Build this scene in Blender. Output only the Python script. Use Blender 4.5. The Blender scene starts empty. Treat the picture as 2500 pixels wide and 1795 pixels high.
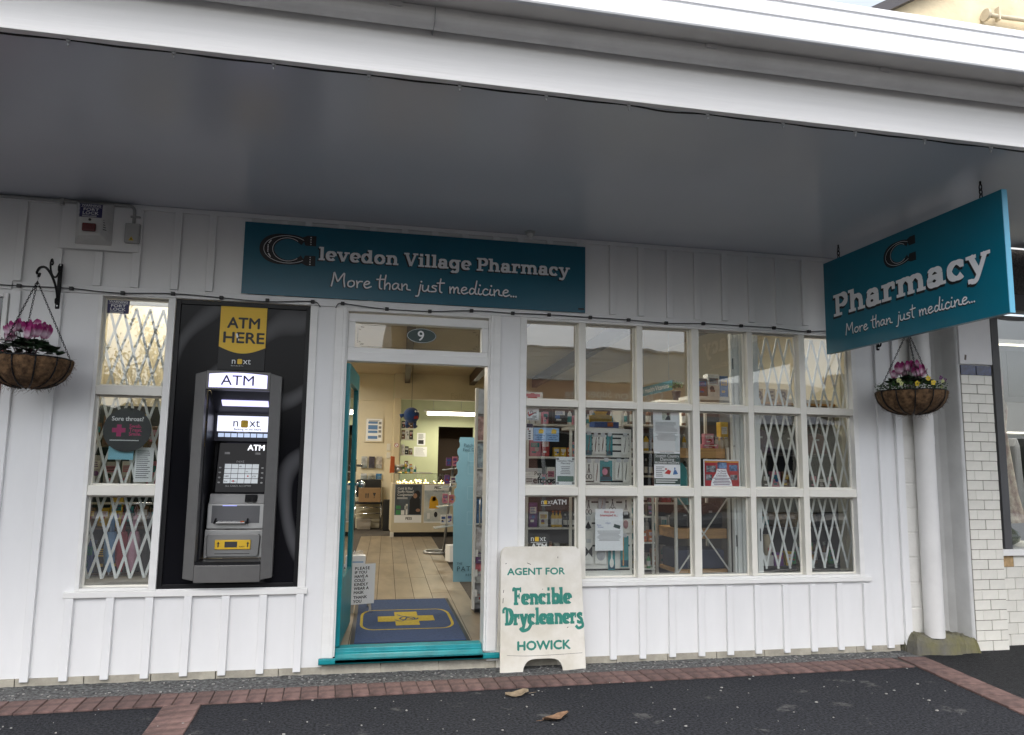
import bpy, bmesh, math, random
from mathutils import Vector, Matrix
random.seed(11)
R = math.radians
SC = bpy.context.scene
COL = SC.collection

# ------------------------------------------------------------------ camera
yaw, pitch, roll = R(11.92), R(7.355), R(0.797)
fwd = Vector((math.sin(yaw)*math.cos(pitch), math.cos(yaw)*math.cos(pitch), math.sin(pitch)))
rgt0 = Vector((math.cos(yaw), -math.sin(yaw), 0))
up0 = rgt0.cross(fwd)
rgt = rgt0*math.cos(roll) + up0*math.sin(roll)
upv = up0*math.cos(roll) - rgt0*math.sin(roll)
cam = bpy.data.cameras.new('camera')
cam.sensor_fit = 'HORIZONTAL'; cam.sensor_width = 36.0; cam.lens = 1872/2500*36
cam.clip_start = 0.05; cam.clip_end = 600
camo = bpy.data.objects.new('camera', cam); COL.objects.link(camo)
mw = Matrix((rgt, upv, -fwd)).transposed().to_4x4(); mw.translation = (0, -5.6, 1.43)
camo.matrix_world = mw
SC.camera = camo

# ------------------------------------------------------------------ sky and sun (bright overcast)
SUN_EL, SUN_AZ = 58.0, -165.0
W = bpy.data.worlds.new('World'); SC.world = W; W.use_nodes = True
wn = W.node_tree; wn.nodes.clear()
sky = wn.nodes.new('ShaderNodeTexSky'); sky.sky_type = 'NISHITA'; sky.sun_disc = False
sky.sun_elevation = R(SUN_EL); sky.sun_rotation = R(SUN_AZ)
sky.air_density = 1.0; sky.dust_density = 4.0; sky.ozone_density = 1.0
hs = wn.nodes.new('ShaderNodeHueSaturation'); hs.inputs['Saturation'].default_value = 0.40
bg = wn.nodes.new('ShaderNodeBackground'); bg.inputs['Strength'].default_value = 0.15
wo = wn.nodes.new('ShaderNodeOutputWorld')
wn.links.new(sky.outputs[0], hs.inputs['Color']); wn.links.new(hs.outputs[0], bg.inputs[0]); wn.links.new(bg.outputs[0], wo.inputs[0])
sl = bpy.data.lights.new('sun', 'SUN'); sl.energy = 0.5; sl.angle = R(35); sl.color = (1.0, 0.98, 0.95)
so = bpy.data.objects.new('sun', sl); COL.objects.link(so)
az = R(SUN_AZ)   # sky sun_rotation measured from +Y clockwise (towards +X)
sdir = Vector((math.sin(az)*math.cos(R(SUN_EL)), math.cos(az)*math.cos(R(SUN_EL)), math.sin(R(SUN_EL))))
so.rotation_euler = sdir.to_track_quat('Z', 'Y').to_euler()
so.location = sdir*30
SC.view_settings.view_transform = 'Standard'; SC.view_settings.look = 'None'
SC.view_settings.gamma = 1.0; SC.view_settings.use_curve_mapping = False
SC.view_settings.exposure = 1.43
SC.cycles.max_bounces = 8; SC.cycles.diffuse_bounces = 4; SC.cycles.glossy_bounces = 3
SC.cycles.transparent_max_bounces = 24; SC.cycles.caustics_reflective = False; SC.cycles.caustics_refractive = False
SC.cycles.sample_clamp_indirect = 6.0
SC.cycles.use_denoising = True

# ------------------------------------------------------------------ materials
MATS = {}
def mat(name, col, rough=0.5, var=0.0, vs=4.0, bump=0.0, bs=60.0, metal=0.0, spec=0.5, coat=0.0, stretch=None, col2=None,
        emit=0.0, dots=None, objvar=0.0, trans=0.0, sheen=0.0):
    if name in MATS: return MATS[name]
    m = bpy.data.materials.new(name); m.use_nodes = True; MATS[name] = m
    nt = m.node_tree; N = nt.nodes; L = nt.links
    b = N['Principled BSDF']
    b.inputs['Roughness'].default_value = rough; b.inputs['Metallic'].default_value = metal
    b.inputs['Specular IOR Level'].default_value = spec; b.inputs['Coat Weight'].default_value = coat
    b.inputs['Transmission Weight'].default_value = trans
    if sheen: b.inputs['Sheen Weight'].default_value = sheen
    c = (*col, 1)
    b.inputs['Base Color'].default_value = c
    src = None
    tc = N.new('ShaderNodeTexCoord'); mp = N.new('ShaderNodeMapping'); L.new(tc.outputs['Object'], mp.inputs[0])
    if stretch: mp.inputs['Scale'].default_value = stretch
    if var > 0 or col2:
        nz = N.new('ShaderNodeTexNoise'); nz.inputs['Scale'].default_value = vs; nz.inputs['Detail'].default_value = 5; nz.inputs['Roughness'].default_value = 0.6
        L.new(mp.outputs[0], nz.inputs['Vector'])
        rp = N.new('ShaderNodeValToRGB'); rp.color_ramp.elements[0].position = 0.36; rp.color_ramp.elements[1].position = 0.66
        a = tuple(max(0, x*(1-var)) for x in col); d = col2 if col2 else tuple(min(1, x*(1+var*.6)) for x in col)
        rp.color_ramp.elements[0].color = (*a, 1); rp.color_ramp.elements[1].color = (*d, 1)
        L.new(nz.outputs['Fac'], rp.inputs[0]); src = rp.outputs[0]
    if dots:      # (scale, threshold, colour): small flecks
        vo = N.new('ShaderNodeTexVoronoi'); vo.inputs['Scale'].default_value = dots[0]; L.new(tc.outputs['Object'], vo.inputs['Vector'])
        nz2 = N.new('ShaderNodeTexNoise'); nz2.inputs['Scale'].default_value = dots[0]*.21; L.new(tc.outputs['Object'], nz2.inputs['Vector'])
        mm = N.new('ShaderNodeMath'); mm.operation = 'ADD'; L.new(vo.outputs['Distance'], mm.inputs[0]); L.new(nz2.outputs['Fac'], mm.inputs[1])
        lt = N.new('ShaderNodeMath'); lt.operation = 'LESS_THAN'; lt.inputs[1].default_value = dots[1]; L.new(mm.outputs[0], lt.inputs[0])
        mx = N.new('ShaderNodeMix'); mx.data_type = 'RGBA'; L.new(lt.outputs[0], mx.inputs[0])
        if src: L.new(src, mx.inputs[6])
        else: mx.inputs[6].default_value = c
        mx.inputs[7].default_value = (*dots[2], 1); src = mx.outputs[2]
    if objvar:
        oi = N.new('ShaderNodeObjectInfo'); hv = N.new('ShaderNodeHueSaturation')
        mr = N.new('ShaderNodeMapRange'); mr.inputs[3].default_value = 1-objvar; mr.inputs[4].default_value = 1+objvar
        L.new(oi.outputs['Random'], mr.inputs[0]); L.new(mr.outputs[0], hv.inputs['Value'])
        if src: L.new(src, hv.inputs['Color'])
        else: hv.inputs['Color'].default_value = c
        src = hv.outputs[0]
    if src: L.new(src, b.inputs['Base Color'])
    if bump > 0:
        nb = N.new('ShaderNodeTexNoise'); nb.inputs['Scale'].default_value = bs; nb.inputs['Detail'].default_value = 4
        L.new(mp.outputs[0], nb.inputs['Vector'])
        bp = N.new('ShaderNodeBump'); bp.inputs['Strength'].default_value = bump; bp.inputs['Distance'].default_value = 0.01
        L.new(nb.outputs['Fac'], bp.inputs['Height']); L.new(bp.outputs[0], b.inputs['Normal'])
    if emit > 0:
        b.inputs['Emission Strength'].default_value = emit
        b.inputs['Emission Color'].default_value = c
    return m

def glass_mat(name='window glass', tint=(0.97, 0.985, 0.98), gain=2.2):
    if name in MATS: return MATS[name]
    m = bpy.data.materials.new(name); m.use_nodes = True; MATS[name] = m
    nt = m.node_tree; N = nt.nodes; L = nt.links; N.clear()
    lw = N.new('ShaderNodeLayerWeight'); lw.inputs['Blend'].default_value = 0.5
    p = N.new('ShaderNodeMath'); p.operation = 'POWER'; p.inputs[1].default_value = 5; L.new(lw.outputs['Facing'], p.inputs[0])
    q = N.new('ShaderNodeMath'); q.operation = 'MULTIPLY_ADD'; q.inputs[1].default_value = 0.9*gain; q.inputs[2].default_value = 0.045*gain; L.new(p.outputs[0], q.inputs[0])
    t = N.new('ShaderNodeBsdfTransparent'); t.inputs[0].default_value = (*tint, 1)
    g = N.new('ShaderNodeBsdfGlossy'); g.inputs['Roughness'].default_value = 0.0
    # faint waviness of old glass
    tc = N.new('ShaderNodeTexCoord'); nz = N.new('ShaderNodeTexNoise'); nz.inputs['Scale'].default_value = 2.2; L.new(tc.outputs['Object'], nz.inputs['Vector'])
    bp = N.new('ShaderNodeBump'); bp.inputs['Strength'].default_value = 0.05; bp.inputs['Distance'].default_value = 0.02; L.new(nz.outputs['Fac'], bp.inputs['Height']); L.new(bp.outputs[0], g.inputs['Normal'])
    mx = N.new('ShaderNodeMixShader'); L.new(q.outputs[0], mx.inputs[0]); L.new(t.outputs[0], mx.inputs[1]); L.new(g.outputs[0], mx.inputs[2])
    o = N.new('ShaderNodeOutputMaterial'); L.new(mx.outputs[0], o.inputs[0])
    return m

# ------------------------------------------------------------------ mesh builder
class MB:
    def __init__(s): s.v = []; s.f = []; s.sm = []
    def add(s, vs, fs, smooth=False):
        o = len(s.v); s.v += [tuple(p) for p in vs]
        for f in fs: s.f.append(tuple(i+o for i in f)); s.sm.append(smooth)
        return s
    def box(s, x0, x1, y0, y1, z0, z1):
        return s.add([(x0,y0,z0),(x1,y0,z0),(x1,y1,z0),(x0,y1,z0),(x0,y0,z1),(x1,y0,z1),(x1,y1,z1),(x0,y1,z1)],
                     [(0,3,2,1),(4,5,6,7),(0,1,5,4),(1,2,6,5),(2,3,7,6),(3,0,4,7)])
    def obox(s, c, u, v, w):
        c, u, v, w = map(Vector, (c, u, v, w))
        P = [c+u*a+v*b+w*d for d in (-1,1) for a, b in ((-1,-1),(1,-1),(1,1),(-1,1))]
        F = [(0,3,2,1),(4,5,6,7),(0,1,5,4),(1,2,6,5),(2,3,7,6),(3,0,4,7)]
        if u.cross(v).dot(w) < 0: F = [f[::-1] for f in F]
        return s.add(P, F)
    def bar(s, a, b, w, t, n=(0,-1,0)):
        """flat bar from a to b, width w in the plane facing n, thickness t along n"""
        a, b, n = Vector(a), Vector(b), Vector(n).normalized()
        d = (b-a); u = d.normalized().cross(n).normalized()
        return s.obox((a+b)/2, d/2, u*w/2, n*t/2)
    def poly(s, pts, ext):
        """extrude planar polygon pts by vector ext"""
        n = len(pts); e = Vector(ext); P = [Vector(p) for p in pts]
        nrm = sum(((P[i]-P[0]).cross(P[(i+1)%n]-P[0]) for i in range(1, n-1)), Vector())
        if nrm.dot(e) > 0: P = P[::-1]
        V = P + [p+e for p in P]
        F = [tuple(range(n)), tuple(range(2*n-1, n-1, -1))] + [(i, i+n, (i+1)%n+n, (i+1)%n) for i in range(n)]
        return s.add(V, F)
    def tube(s, path, r, n=8, caps=True, closed=False, smooth=True):
        P = [Vector(p) for p in path]; k = len(P); rs = r if isinstance(r, (list, tuple)) else [r]*k
        V = []; F = []
        prev = None
        for i, p in enumerate(P):
            d = (P[(i+1) % k]-P[i-1]) if closed else (P[min(i+1,k-1)]-P[max(i-1,0)])
            d = d.normalized() if d.length > 1e-9 else Vector((0,0,1))
            if prev is None:
                a = Vector((0,0,1)) if abs(d.z) < .9 else Vector((1,0,0)); u = d.cross(a).normalized()
            else:
                u = (prev - d*prev.dot(d)); u = u.normalized() if u.length > 1e-6 else d.orthogonal().normalized()
            prev = u; w = d.cross(u)
            for j in range(n):
                t = 2*math.pi*j/n; V.append(p + (u*math.cos(t)+w*math.sin(t))*rs[i])
        m = k if closed else k-1
        for i in range(m):
            for j in range(n):
                a = i*n+j; b = i*n+(j+1)%n; c = ((i+1)%k)*n+(j+1)%n; e = ((i+1)%k)*n+j
                F.append((a, b, c, e))
        s.add(V, F, smooth)
        if caps and not closed:
            o = len(s.v)-len(V)
            s.f.append(tuple(o+j for j in range(n))[::-1]); s.sm.append(False)
            s.f.append(tuple(o+(k-1)*n+j for j in range(n))); s.sm.append(False)
        return s
    def lathe(s, prof, c=(0,0,0), n=20, smooth=True, cap=True, axis='Z', sx=1, sy=1):
        V = []; F = []; k = len(prof)
        for (r, z) in prof:
            for j in range(n):
                t = 2*math.pi*j/n; x, y = r*math.cos(t)*sx, r*math.sin(t)*sy
                if axis == 'Z': q = (x, y, z)
                elif axis == 'Y': q = (x, z, -y)
                else: q = (z, x, y)
                V.append((c[0]+q[0], c[1]+q[1], c[2]+q[2]))
        for i in range(k-1):
            for j in range(n):
                F.append((i*n+j, i*n+(j+1)%n, (i+1)*n+(j+1)%n, (i+1)*n+j))
        s.add(V, F, smooth)
        if cap:
            o = len(s.v)-len(V)
            if prof[0][0] > 1e-5: s.f.append(tuple(o+j for j in range(n))[::-1]); s.sm.append(False)
            if prof[-1][0] > 1e-5: s.f.append(tuple(o+(k-1)*n+j for j in range(n))); s.sm.append(False)
        return s
    def ball(s, c, r, n=12, m=8, sc=(1,1,1)):
        pr = [(r*math.sin(math.pi*i/m)*1.0 + (1e-4 if i in (0, m) else 0), -r*math.cos(math.pi*i/m)) for i in range(m+1)]
        V = []; F = []
        for (q, z) in pr:
            for j in range(n):
                t = 2*math.pi*j/n; V.append((c[0]+q*math.cos(t)*sc[0], c[1]+q*math.sin(t)*sc[1], c[2]+z*sc[2]))
        for i in range(m):
            for j in range(n): F.append((i*n+j, i*n+(j+1)%n, (i+1)*n+(j+1)%n, (i+1)*n+j))
        return s.add(V, F, True)
    def quad(s, a, b, c, d): return s.add([a,b,c,d], [(0,1,2,3)])
    def mesh(s, name, m=None):
        me = bpy.data.meshes.new(name); me.from_pydata(s.v, [], s.f); me.update()
        for p, q in zip(me.polygons, s.sm): p.use_smooth = q
        if m: me.materials.append(m)
        return me

def link(o): COL.objects.link(o); return o
def place(o, parent):
    """mesh vertices are in world space: put child so that its world matrix is the identity"""
    if parent is not None:
        o.parent = parent
        o.location = -parent.location if parent.parent is None else (0,0,0)
        if parent.parent is None and parent.type == 'MESH': o.location = -parent.location
    return o
def part(name, mb, m, parent, bev=0.0, seg=2, label=None):
    o = bpy.data.objects.new(name, mb.mesh(name, m)); link(o); place(o, parent)
    if bev: bevel(o, bev, seg)
    if label: o['label'] = label
    return o
def bevel(o, w, seg=2):
    md = o.modifiers.new('bevel', 'BEVEL'); md.width = w; md.segments = seg; md.limit_method = 'ANGLE'; md.angle_limit = R(40); md.harden_normals = False
def thing(name, loc, label, cat, group=None):
    o = bpy.data.objects.new(name, None); link(o); o.location = loc; o.empty_display_size = .1
    o['label'] = label; o['category'] = cat
    if group: o['group'] = group
    return o
def solid(name, mb, m, label, cat, group=None, bev=0.0, seg=2):
    """a one-mesh thing; origin moved to the middle of its base"""
    xs = [v[0] for v in mb.v]; ys = [v[1] for v in mb.v]; zs = [v[2] for v in mb.v]
    b = ((min(xs)+max(xs))/2, (min(ys)+max(ys))/2, min(zs))
    mb.v = [(x-b[0], y-b[1], z-b[2]) for x, y, z in mb.v]
    o = bpy.data.objects.new(name, mb.mesh(name, m)); link(o); o.location = b
    o['label'] = label; o['category'] = cat
    if group: o['group'] = group
    if bev: bevel(o, bev, seg)
    return o
def struct(name, mb, m, bev=0.0):
    o = bpy.data.objects.new(name, mb.mesh(name, m)); link(o); o['kind'] = 'structure'
    if bev: bevel(o, bev)
    return o
def inst(name, me, parent, loc, rot=(0,0,0), sc=(1,1,1)):
    """an alike piece sharing mesh data, at a world place (the parent is not rotated)"""
    o = bpy.data.objects.new(name, me); link(o); o.parent = parent
    off = parent.location if parent.parent is None else Vector((0,0,0))
    o.location = Vector(loc) - off; o.rotation_euler = rot; o.scale = sc
    return o
def rects(name, L, m, parent, y0, y1, bev=0.0):
    mb = MB()
    for (a, b, c, d) in L: mb.box(a, b, y0, y1, c, d)
    return part(name, mb, m, parent, bev)

# ------------------------------------------------------------------ frames and lettering
class Frame:
    def __init__(s, o, u, v): s.o = Vector(o); s.u = Vector(u).normalized(); s.v = Vector(v).normalized(); s.n = s.u.cross(s.v)
    def __call__(s, x, y, z=0.0): return s.o + s.u*x + s.v*y + s.n*z
WALL = lambda x, y, z: Frame((x, y, z), (1,0,0), (0,0,1))      # faces -Y
def strip(mb, fr, x0, x1, y0, y1, z, t=0.0006):
    c = fr((x0+x1)/2, (y0+y1)/2, z+t/2); return mb.obox(c, fr.u*(x1-x0)/2, fr.v*(y1-y0)/2, fr.n*t/2)
def fpoly(mb, fr, pts, z, t=0.0006):
    return mb.poly([fr(x, y, z) for x, y in pts], fr.n*t)
def ribbon(mb, fr, pts, ws, z):
    """flat stroke through 2-D pts with widths ws"""
    n = len(pts); P = [Vector(p) for p in pts]; ws = ws if isinstance(ws, list) else [ws]*n; A = []; B = []
    for i in range(n):
        d = P[min(i+1,n-1)]-P[max(i-1,0)]
        d = d.normalized() if d.length > 1e-9 else Vector((1,0))
        q = Vector((-d.y, d.x))*ws[i]/2; A.append(P[i]+q); B.append(P[i]-q)
    V = [fr(p.x, p.y, z) for p in A] + [fr(p.x, p.y, z) for p in B]
    mb.add(V, [(n+i, n+i+1, i+1, i) for i in range(n-1)])
def disc2(mb, fr, cx, cy, rx, ry, z, n=16):
    mb.add([fr(cx+rx*math.cos(2*math.pi*i/n), cy+ry*math.sin(2*math.pi*i/n), z) for i in range(n)], [tuple(range(n))])
def spline(pts, k=6, closed=False):
    out = []; n = len(pts)
    if n < 3: return [tuple(p) for p in pts]
    for i in range(n if closed else n-1):
        p0, p1, p2, p3 = (Vector(pts[(i+j) % n] if closed else pts[min(max(i+j,0),n-1)]) for j in (-1,0,1,2))
        for q in range(k):
            t = q/k
            out.append(tuple(.5*((2*p1)+(-p0+p2)*t+(2*p0-5*p1+4*p2-p3)*t*t+(-p0+3*p1-3*p2+p3)*t**3)))
    if not closed: out.append(tuple(pts[-1]))
    return out

def text_mb(mb, fr, s, size, x=0.0, y=0.0, z=0.001, bold=0.0, xs=1.0, align='LEFT', sp=1.0, ls=1.0, res=3, skew=0.0, width=None):
    cu = bpy.data.curves.new('t', 'FONT'); cu.body = s; cu.size = size; cu.align_x = align
    cu.space_character = sp; cu.space_line = ls; cu.resolution_u = res; cu.shear = skew
    to = bpy.data.objects.new('t', cu); me = bpy.data.meshes.new_from_object(to)
    if width and len(me.vertices):
        xx = [v.co.x for v in me.vertices]; xs = width/(max(xx)-min(xx))
    b = bold*size
    for i, (ox, oy) in enumerate([(0,0)] if not b else [(-b,0),(b,0),(0,b),(0,-b)]):
        mb.add([fr(x+v.co.x*xs+ox, y+v.co.y+oy, z+.00008*i) for v in me.vertices], [tuple(p.vertices) for p in me.polygons])
    bpy.data.objects.remove(to); bpy.data.curves.remove(cu); bpy.data.meshes.remove(me)
    return mb
def text(name, fr, s, size, m, parent, **k):
    mb = text_mb(MB(), fr, s, size, **k); return part(name, mb, m, parent)

# slab-serif alphabet drawn from strokes: cap height 1
def slab_glyph(ch, T=.21, S=.13, X=.72):
    g = []                     # items: ('r',x0,x1,y0,y1) rectangles, ('s',pts,widths) strokes
    def stem(x, y0, y1): g.append(('r', x-T/2, x+T/2, y0, y1))
    def slab(x0, x1, y): g.append(('r', x0, x1, y, y+S))
    def arc(cx, cy, rx, ry, a0, a1, n=22, kv=1.0, kh=1.0):
        pts = []; ws = []
        for i in range(n+1):
            a = R(a0+(a1-a0)*i/n); pts.append((cx+rx*math.cos(a), cy+ry*math.sin(a)))
            ws.append(T*kv*abs(math.cos(a))+S*1.05*kh*abs(math.sin(a)))
        g.append(('s', pts, ws))
    if ch == 'l': stem(.2,0,1); slab(0,.4,0); slab(0,.2,1-S); w=.42
    elif ch == 'i': stem(.2,0,X); slab(0,.4,0); slab(0,.2,X-S); g.append(('r',.09,.31,.80,1.0)); w=.42
    elif ch == 'e': arc(.36,X/2,.26,X/2-S/2,2,318); g.append(('r',.12,.60,X/2-.07,X/2+.035)); w=.72
    elif ch == 'c': arc(.36,X/2,.26,X/2-S/2,38,318); g.append(('r',.50,.63,X*.60,X*.93)); w=.70
    elif ch == 'o': arc(.38,X/2,.27,X/2-S/2,0,360); w=.78
    elif ch in 'vV':
        H = X if ch == 'v' else 1.0; q = .40 if ch == 'v' else .46
        g.append(('s',[(.14,H-.02),(q,.02)],T*1.02)); g.append(('s',[(2*q-.14,H-.02),(q,.02)],T*.75)); slab(-.02,.34,H-S); slab(2*q-.33,2*q+.03,H-S); w=2*q+.02
    elif ch == 'y':
        g.append(('s',[(.14,X-.02),(.40,.04)],T*1.0)); g.append(('s',spline([(.66,X-.02),(.40,0),(.28,-.22),(.13,-.22)],6),T*.8)); slab(-.02,.34,X-S); slab(.50,.82,X-S); g.append(('r',.02,.16,-.29,-.12)); w=.82
    elif ch == 'd': arc(.35,X/2,.25,X/2-S/2,20,340); stem(.60,0,1); slab(.42,.60,1-S); slab(.60,.80,0); w=.83
    elif ch == 'b': arc(.46,X/2,.25,X/2-S/2,-160,160); stem(.21,0,1); slab(.02,.21,1-S); w=.76
    elif ch in 'nh':
        stem(.2,0,X if ch == 'n' else 1); slab(0,.2,(X if ch == 'n' else 1)-S); slab(0,.38,0); arc(.42,X-.30,.22,.30-S/2,150,0,kv=.9); stem(.64,0,X-.29); slab(.47,.84,0); w=.86
    elif ch == 'm':
        stem(.2,0,X); slab(0,.2,X-S); slab(0,.38,0)
        arc(.41,X-.30,.21,.30-S/2,150,0,kv=.9); stem(.62,0,X-.29); slab(.48,.78,0)
        arc(.83,X-.30,.21,.30-S/2,150,0,kv=.9); stem(1.04,0,X-.29); slab(.88,1.24,0); w=1.26
    elif ch == 'r':
        stem(.2,0,X); slab(0,.2,X-S); slab(0,.44,0); arc(.44,X-.32,.24,.32-S/2,150,62,kv=.9); g.append(('r',.48,.62,X-.30,X-.03)); w=.64
    elif ch == 'a':
        arc(.30,.22,.20,.22-S/2,0,360); stem(.53,0,X-.24); arc(.33,X-.24,.21,.24-S/2,0,160,kv=.9); slab(.53,.74,0); g.append(('r',.07,.20,X-.32,X-.16)); w=.75
    elif ch == 'g':
        arc(.35,X/2+.02,.25,X/2-S/2-.02,20,340); stem(.60,-.08,X); slab(.60,.80,X-S); arc(.38,-.06,.225,.17,0,-150,kv=.9); w=.82
    elif ch == 's':
        g.append(('s',spline([(.56,X*.80),(.36,X-S/2),(.15,X*.76),(.32,X*.54),(.50,X*.40),(.52,X*.18),(.32,S/2),(.08,X*.2)],6),[T*.8]*43)); g.append(('r',.48,.60,X*.66,X*.95)); g.append(('r',.03,.15,X*.06,X*.34)); w=.66
    elif ch == 'P': stem(.22,0,1); slab(0,.46,0); slab(0,.24,1-S); arc(.46,.70,.24,.30-S/2,92,-92); g.append(('r',.22,.48,1-S,1.0)); g.append(('r',.22,.48,.40,.40+S)); w=.80
    elif ch == 'F': stem(.20,0,1); slab(.0,.44,0); g.append(('s',spline([(-.02,.80),(-.05,.90),(.02,.985),(.14,.95)],5),T*.5)); g.append(('r',.10,.70,1-S,1.0)); g.append(('r',.58,.72,.74,1.03)); g.append(('r',.2,.54,.44,.44+S)); g.append(('r',.47,.58,.36,.68)); w=.76
    elif ch == 'D': stem(.24,0,1); slab(.02,.40,0); g.append(('s',spline([(-.10,.70),(-.12,.88),(.04,.99),(.24,.95)],5),T*.62)); arc(.38,.5,.36,.5-S/2,95,-95); g.append(('r',.2,.40,1-S,1.0)); w=.86
    else: w=.35
    return g, w
def slab_width(s, sp=.03, **k): return sum((slab_glyph(c, **k)[1] if c != ' ' else .32)+sp for c in s)-sp
def slab_text(mb, fr, s, h, x, y, z, width=None, sp=.03, grow=0.0, **k):
    xs = h if width is None else width/slab_width(s, sp, **k)
    cx = 0.0; zz = 0
    for ch in s:
        if ch == ' ': cx += .32+sp; continue
        g, w = slab_glyph(ch, **k)
        for it in g:
            zz = (zz+1) % 12; dz = z+zz*0.00012
            if it[0] == 'r':
                a = grow
                mb.add([fr(x+(cx+px)*xs, y+py*h, dz) for px, py in ((it[1]-a,it[3]-a),(it[2]+a,it[3]-a),(it[2]+a,it[4]+a),(it[1]-a,it[4]+a))], [(0,1,2,3)])
            else:
                ws = it[2] if isinstance(it[2], list) else [it[2]]*len(it[1])
                ws = (ws+[ws[-1]]*len(it[1]))[:len(it[1])]
                ribbon(mb, fr, [(x+(cx+px)*xs, y+py*h) for px, py in it[1]], [(q+2*grow)*min(xs, h) if abs(xs-h) < .2*h else (q+2*grow)*(xs+h)/2 for q in ws], dz)
        cx += w+sp
    return mb
# casual handwriting
HAND = {
 'M': ([[(0,0),(.10,.55),(.16,.98),(.34,.45),(.42,.38),(.62,.72),(.80,.95),(.78,.5),(.84,.0)]], .98),
 'o': ([[(.30,.46),(.10,.36),(.08,.10),(.28,.02),(.46,.18),(.44,.40),(.28,.46)]], .56),
 'r': ([[(.06,.46),(.10,.22),(.10,.0)],[(.10,.22),(.22,.42),(.42,.44)]], .48),
 'e': ([[(.06,.22),(.34,.30),(.40,.42),(.24,.48),(.08,.32),(.08,.12),(.24,.0),(.52,.12)]], .56),
 't': ([[(.22,.98),(.16,.5),(.18,.08),(.30,.0)],[(-.02,.66),(.46,.70)]], .44),
 'h': ([[(.12,1.0),(.06,.5),(.06,.0)],[(.06,.20),(.26,.44),(.40,.34),(.38,.0)]], .52),
 'a': ([[(.44,.40),(.24,.46),(.06,.28),(.10,.04),(.30,.10),(.44,.38),(.42,.14),(.56,.02)]], .60),
 'n': ([[(.06,.44),(.08,.0)],[(.08,.22),(.28,.44),(.40,.36),(.40,.10),(.62,.04)]], .62),
 'j': ([[(.34,.48),(.28,.1),(.20,-.32),(.04,-.36)],[(.38,.70),(.385,.72)]], .42),
 'u': ([[(.06,.44),(.06,.12),(.22,.02),(.40,.20),(.44,.44)],[(.44,.44),(.42,.10),(.54,.02)]], .58),
 's': ([[(.40,.44),(.18,.46),(.12,.34),(.34,.22),(.34,.06),(.04,.02)]], .46),
 'm': ([[(.06,.44),(.08,.0)],[(.08,.20),(.24,.44),(.34,.34),(.34,.02)],[(.34,.22),(.52,.44),(.62,.34),(.62,.06),(.74,.02)]], .78),
 'd': ([[(.40,.36),(.20,.44),(.06,.24),(.12,.02),(.32,.10),(.44,.40),(.54,1.0)],[(.46,.5),(.44,.10),(.58,.04)]], .60),
 'i': ([[(.10,.44),(.06,.12),(.18,.02),(.28,.08)],[(.16,.70),(.165,.72)]], .30),
 'c': ([[(.40,.40),(.24,.46),(.08,.28),(.10,.06),(.28,.0),(.46,.10)]], .48),
 '.': ([[(.06,.02),(.065,.04)]], .17)}
def hand_text(mb, fr, s, h, x, y, z, width, th=.085, grow=0.0):
    tot = sum(HAND[c][1] if c != ' ' else .34 for c in s); xs = width/tot; cx = 0; zz = 0
    for ch in s:
        if ch == ' ': cx += .34; continue
        st, w = HAND[ch]
        for pts in st:
            zz = (zz+1) % 12; dz = z+zz*.00012
            if len(pts) == 2 and abs(pts[0][0]-pts[1][0]) < .02 and abs(pts[0][1]-pts[1][1]) < .05:
                disc2(mb, fr, x+(cx+pts[0][0])*xs, y+pts[0][1]*h, (.07+grow)*h, (.07+grow)*h, dz, 10); continue
            sp = spline(pts, 5)
            Q = [(x+(cx+a)*xs, y+b*h) for a, b in sp]
            ribbon(mb, fr, Q, (th+2*grow)*h, dz)
            disc2(mb, fr, *Q[0], (th/2+grow)*h, (th/2+grow)*h, dz+.00005, 8); disc2(mb, fr, *Q[-1], (th/2+grow)*h, (th/2+grow)*h, dz+.00005, 8)
        cx += w
    return mb

# ------------------------------------------------------------------ palette
PAINT = mat('white wall paint', (.80,.80,.795), .38, var=.03, vs=1.6, bump=.05, bs=6, stretch=(3,3,1), dots=(9,.205,(.55,.54,.50)))
TRIM = mat('white trim paint', (.82,.815,.79), .33, var=.04, vs=3, bump=.08, bs=14, stretch=(1,4,4), dots=(11,.20,(.50,.48,.44)))
CREAM_TRIM = mat('cream window paint', (.80,.78,.70), .33, var=.05, vs=4, bump=.06, bs=18)
SOFFIT = mat('glossy grey soffit paint', (.55,.58,.63), .22, var=.03, vs=.8, bump=.015, bs=3, spec=.5)
TEAL = mat('teal door paint', (.004,.235,.27), .35, var=.10, vs=5, bump=.05, bs=25)
SIGNTEAL = mat('teal sign panel', (.0,.105,.165), .30, var=.05, vs=3, spec=.45)
BLACK = mat('black paint', (.009,.009,.010), .38, spec=.25)
IRON = mat('black wrought iron', (.008,.008,.009), .5, bump=.1, bs=80, spec=.25)
WHITE = mat('white print', (.80,.80,.79), .5)
INK = mat('black print', (.015,.015,.018), .5)
GLASS = glass_mat()
CONC = mat('concrete block', (.42,.39,.32), .9, var=.28, vs=7, bump=.5, bs=70, dots=(30,.33,(.16,.15,.13)))
STEEL = mat('galvanised steel', (.42,.43,.44), .35, metal=.9, var=.1, vs=20)
CHROME = mat('chrome', (.7,.7,.7), .12, metal=1.0)
GREYP = mat('grey plastic', (.38,.38,.37), .45, var=.05)
CABLE = mat('black cable', (.01,.01,.011), .5)

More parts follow.
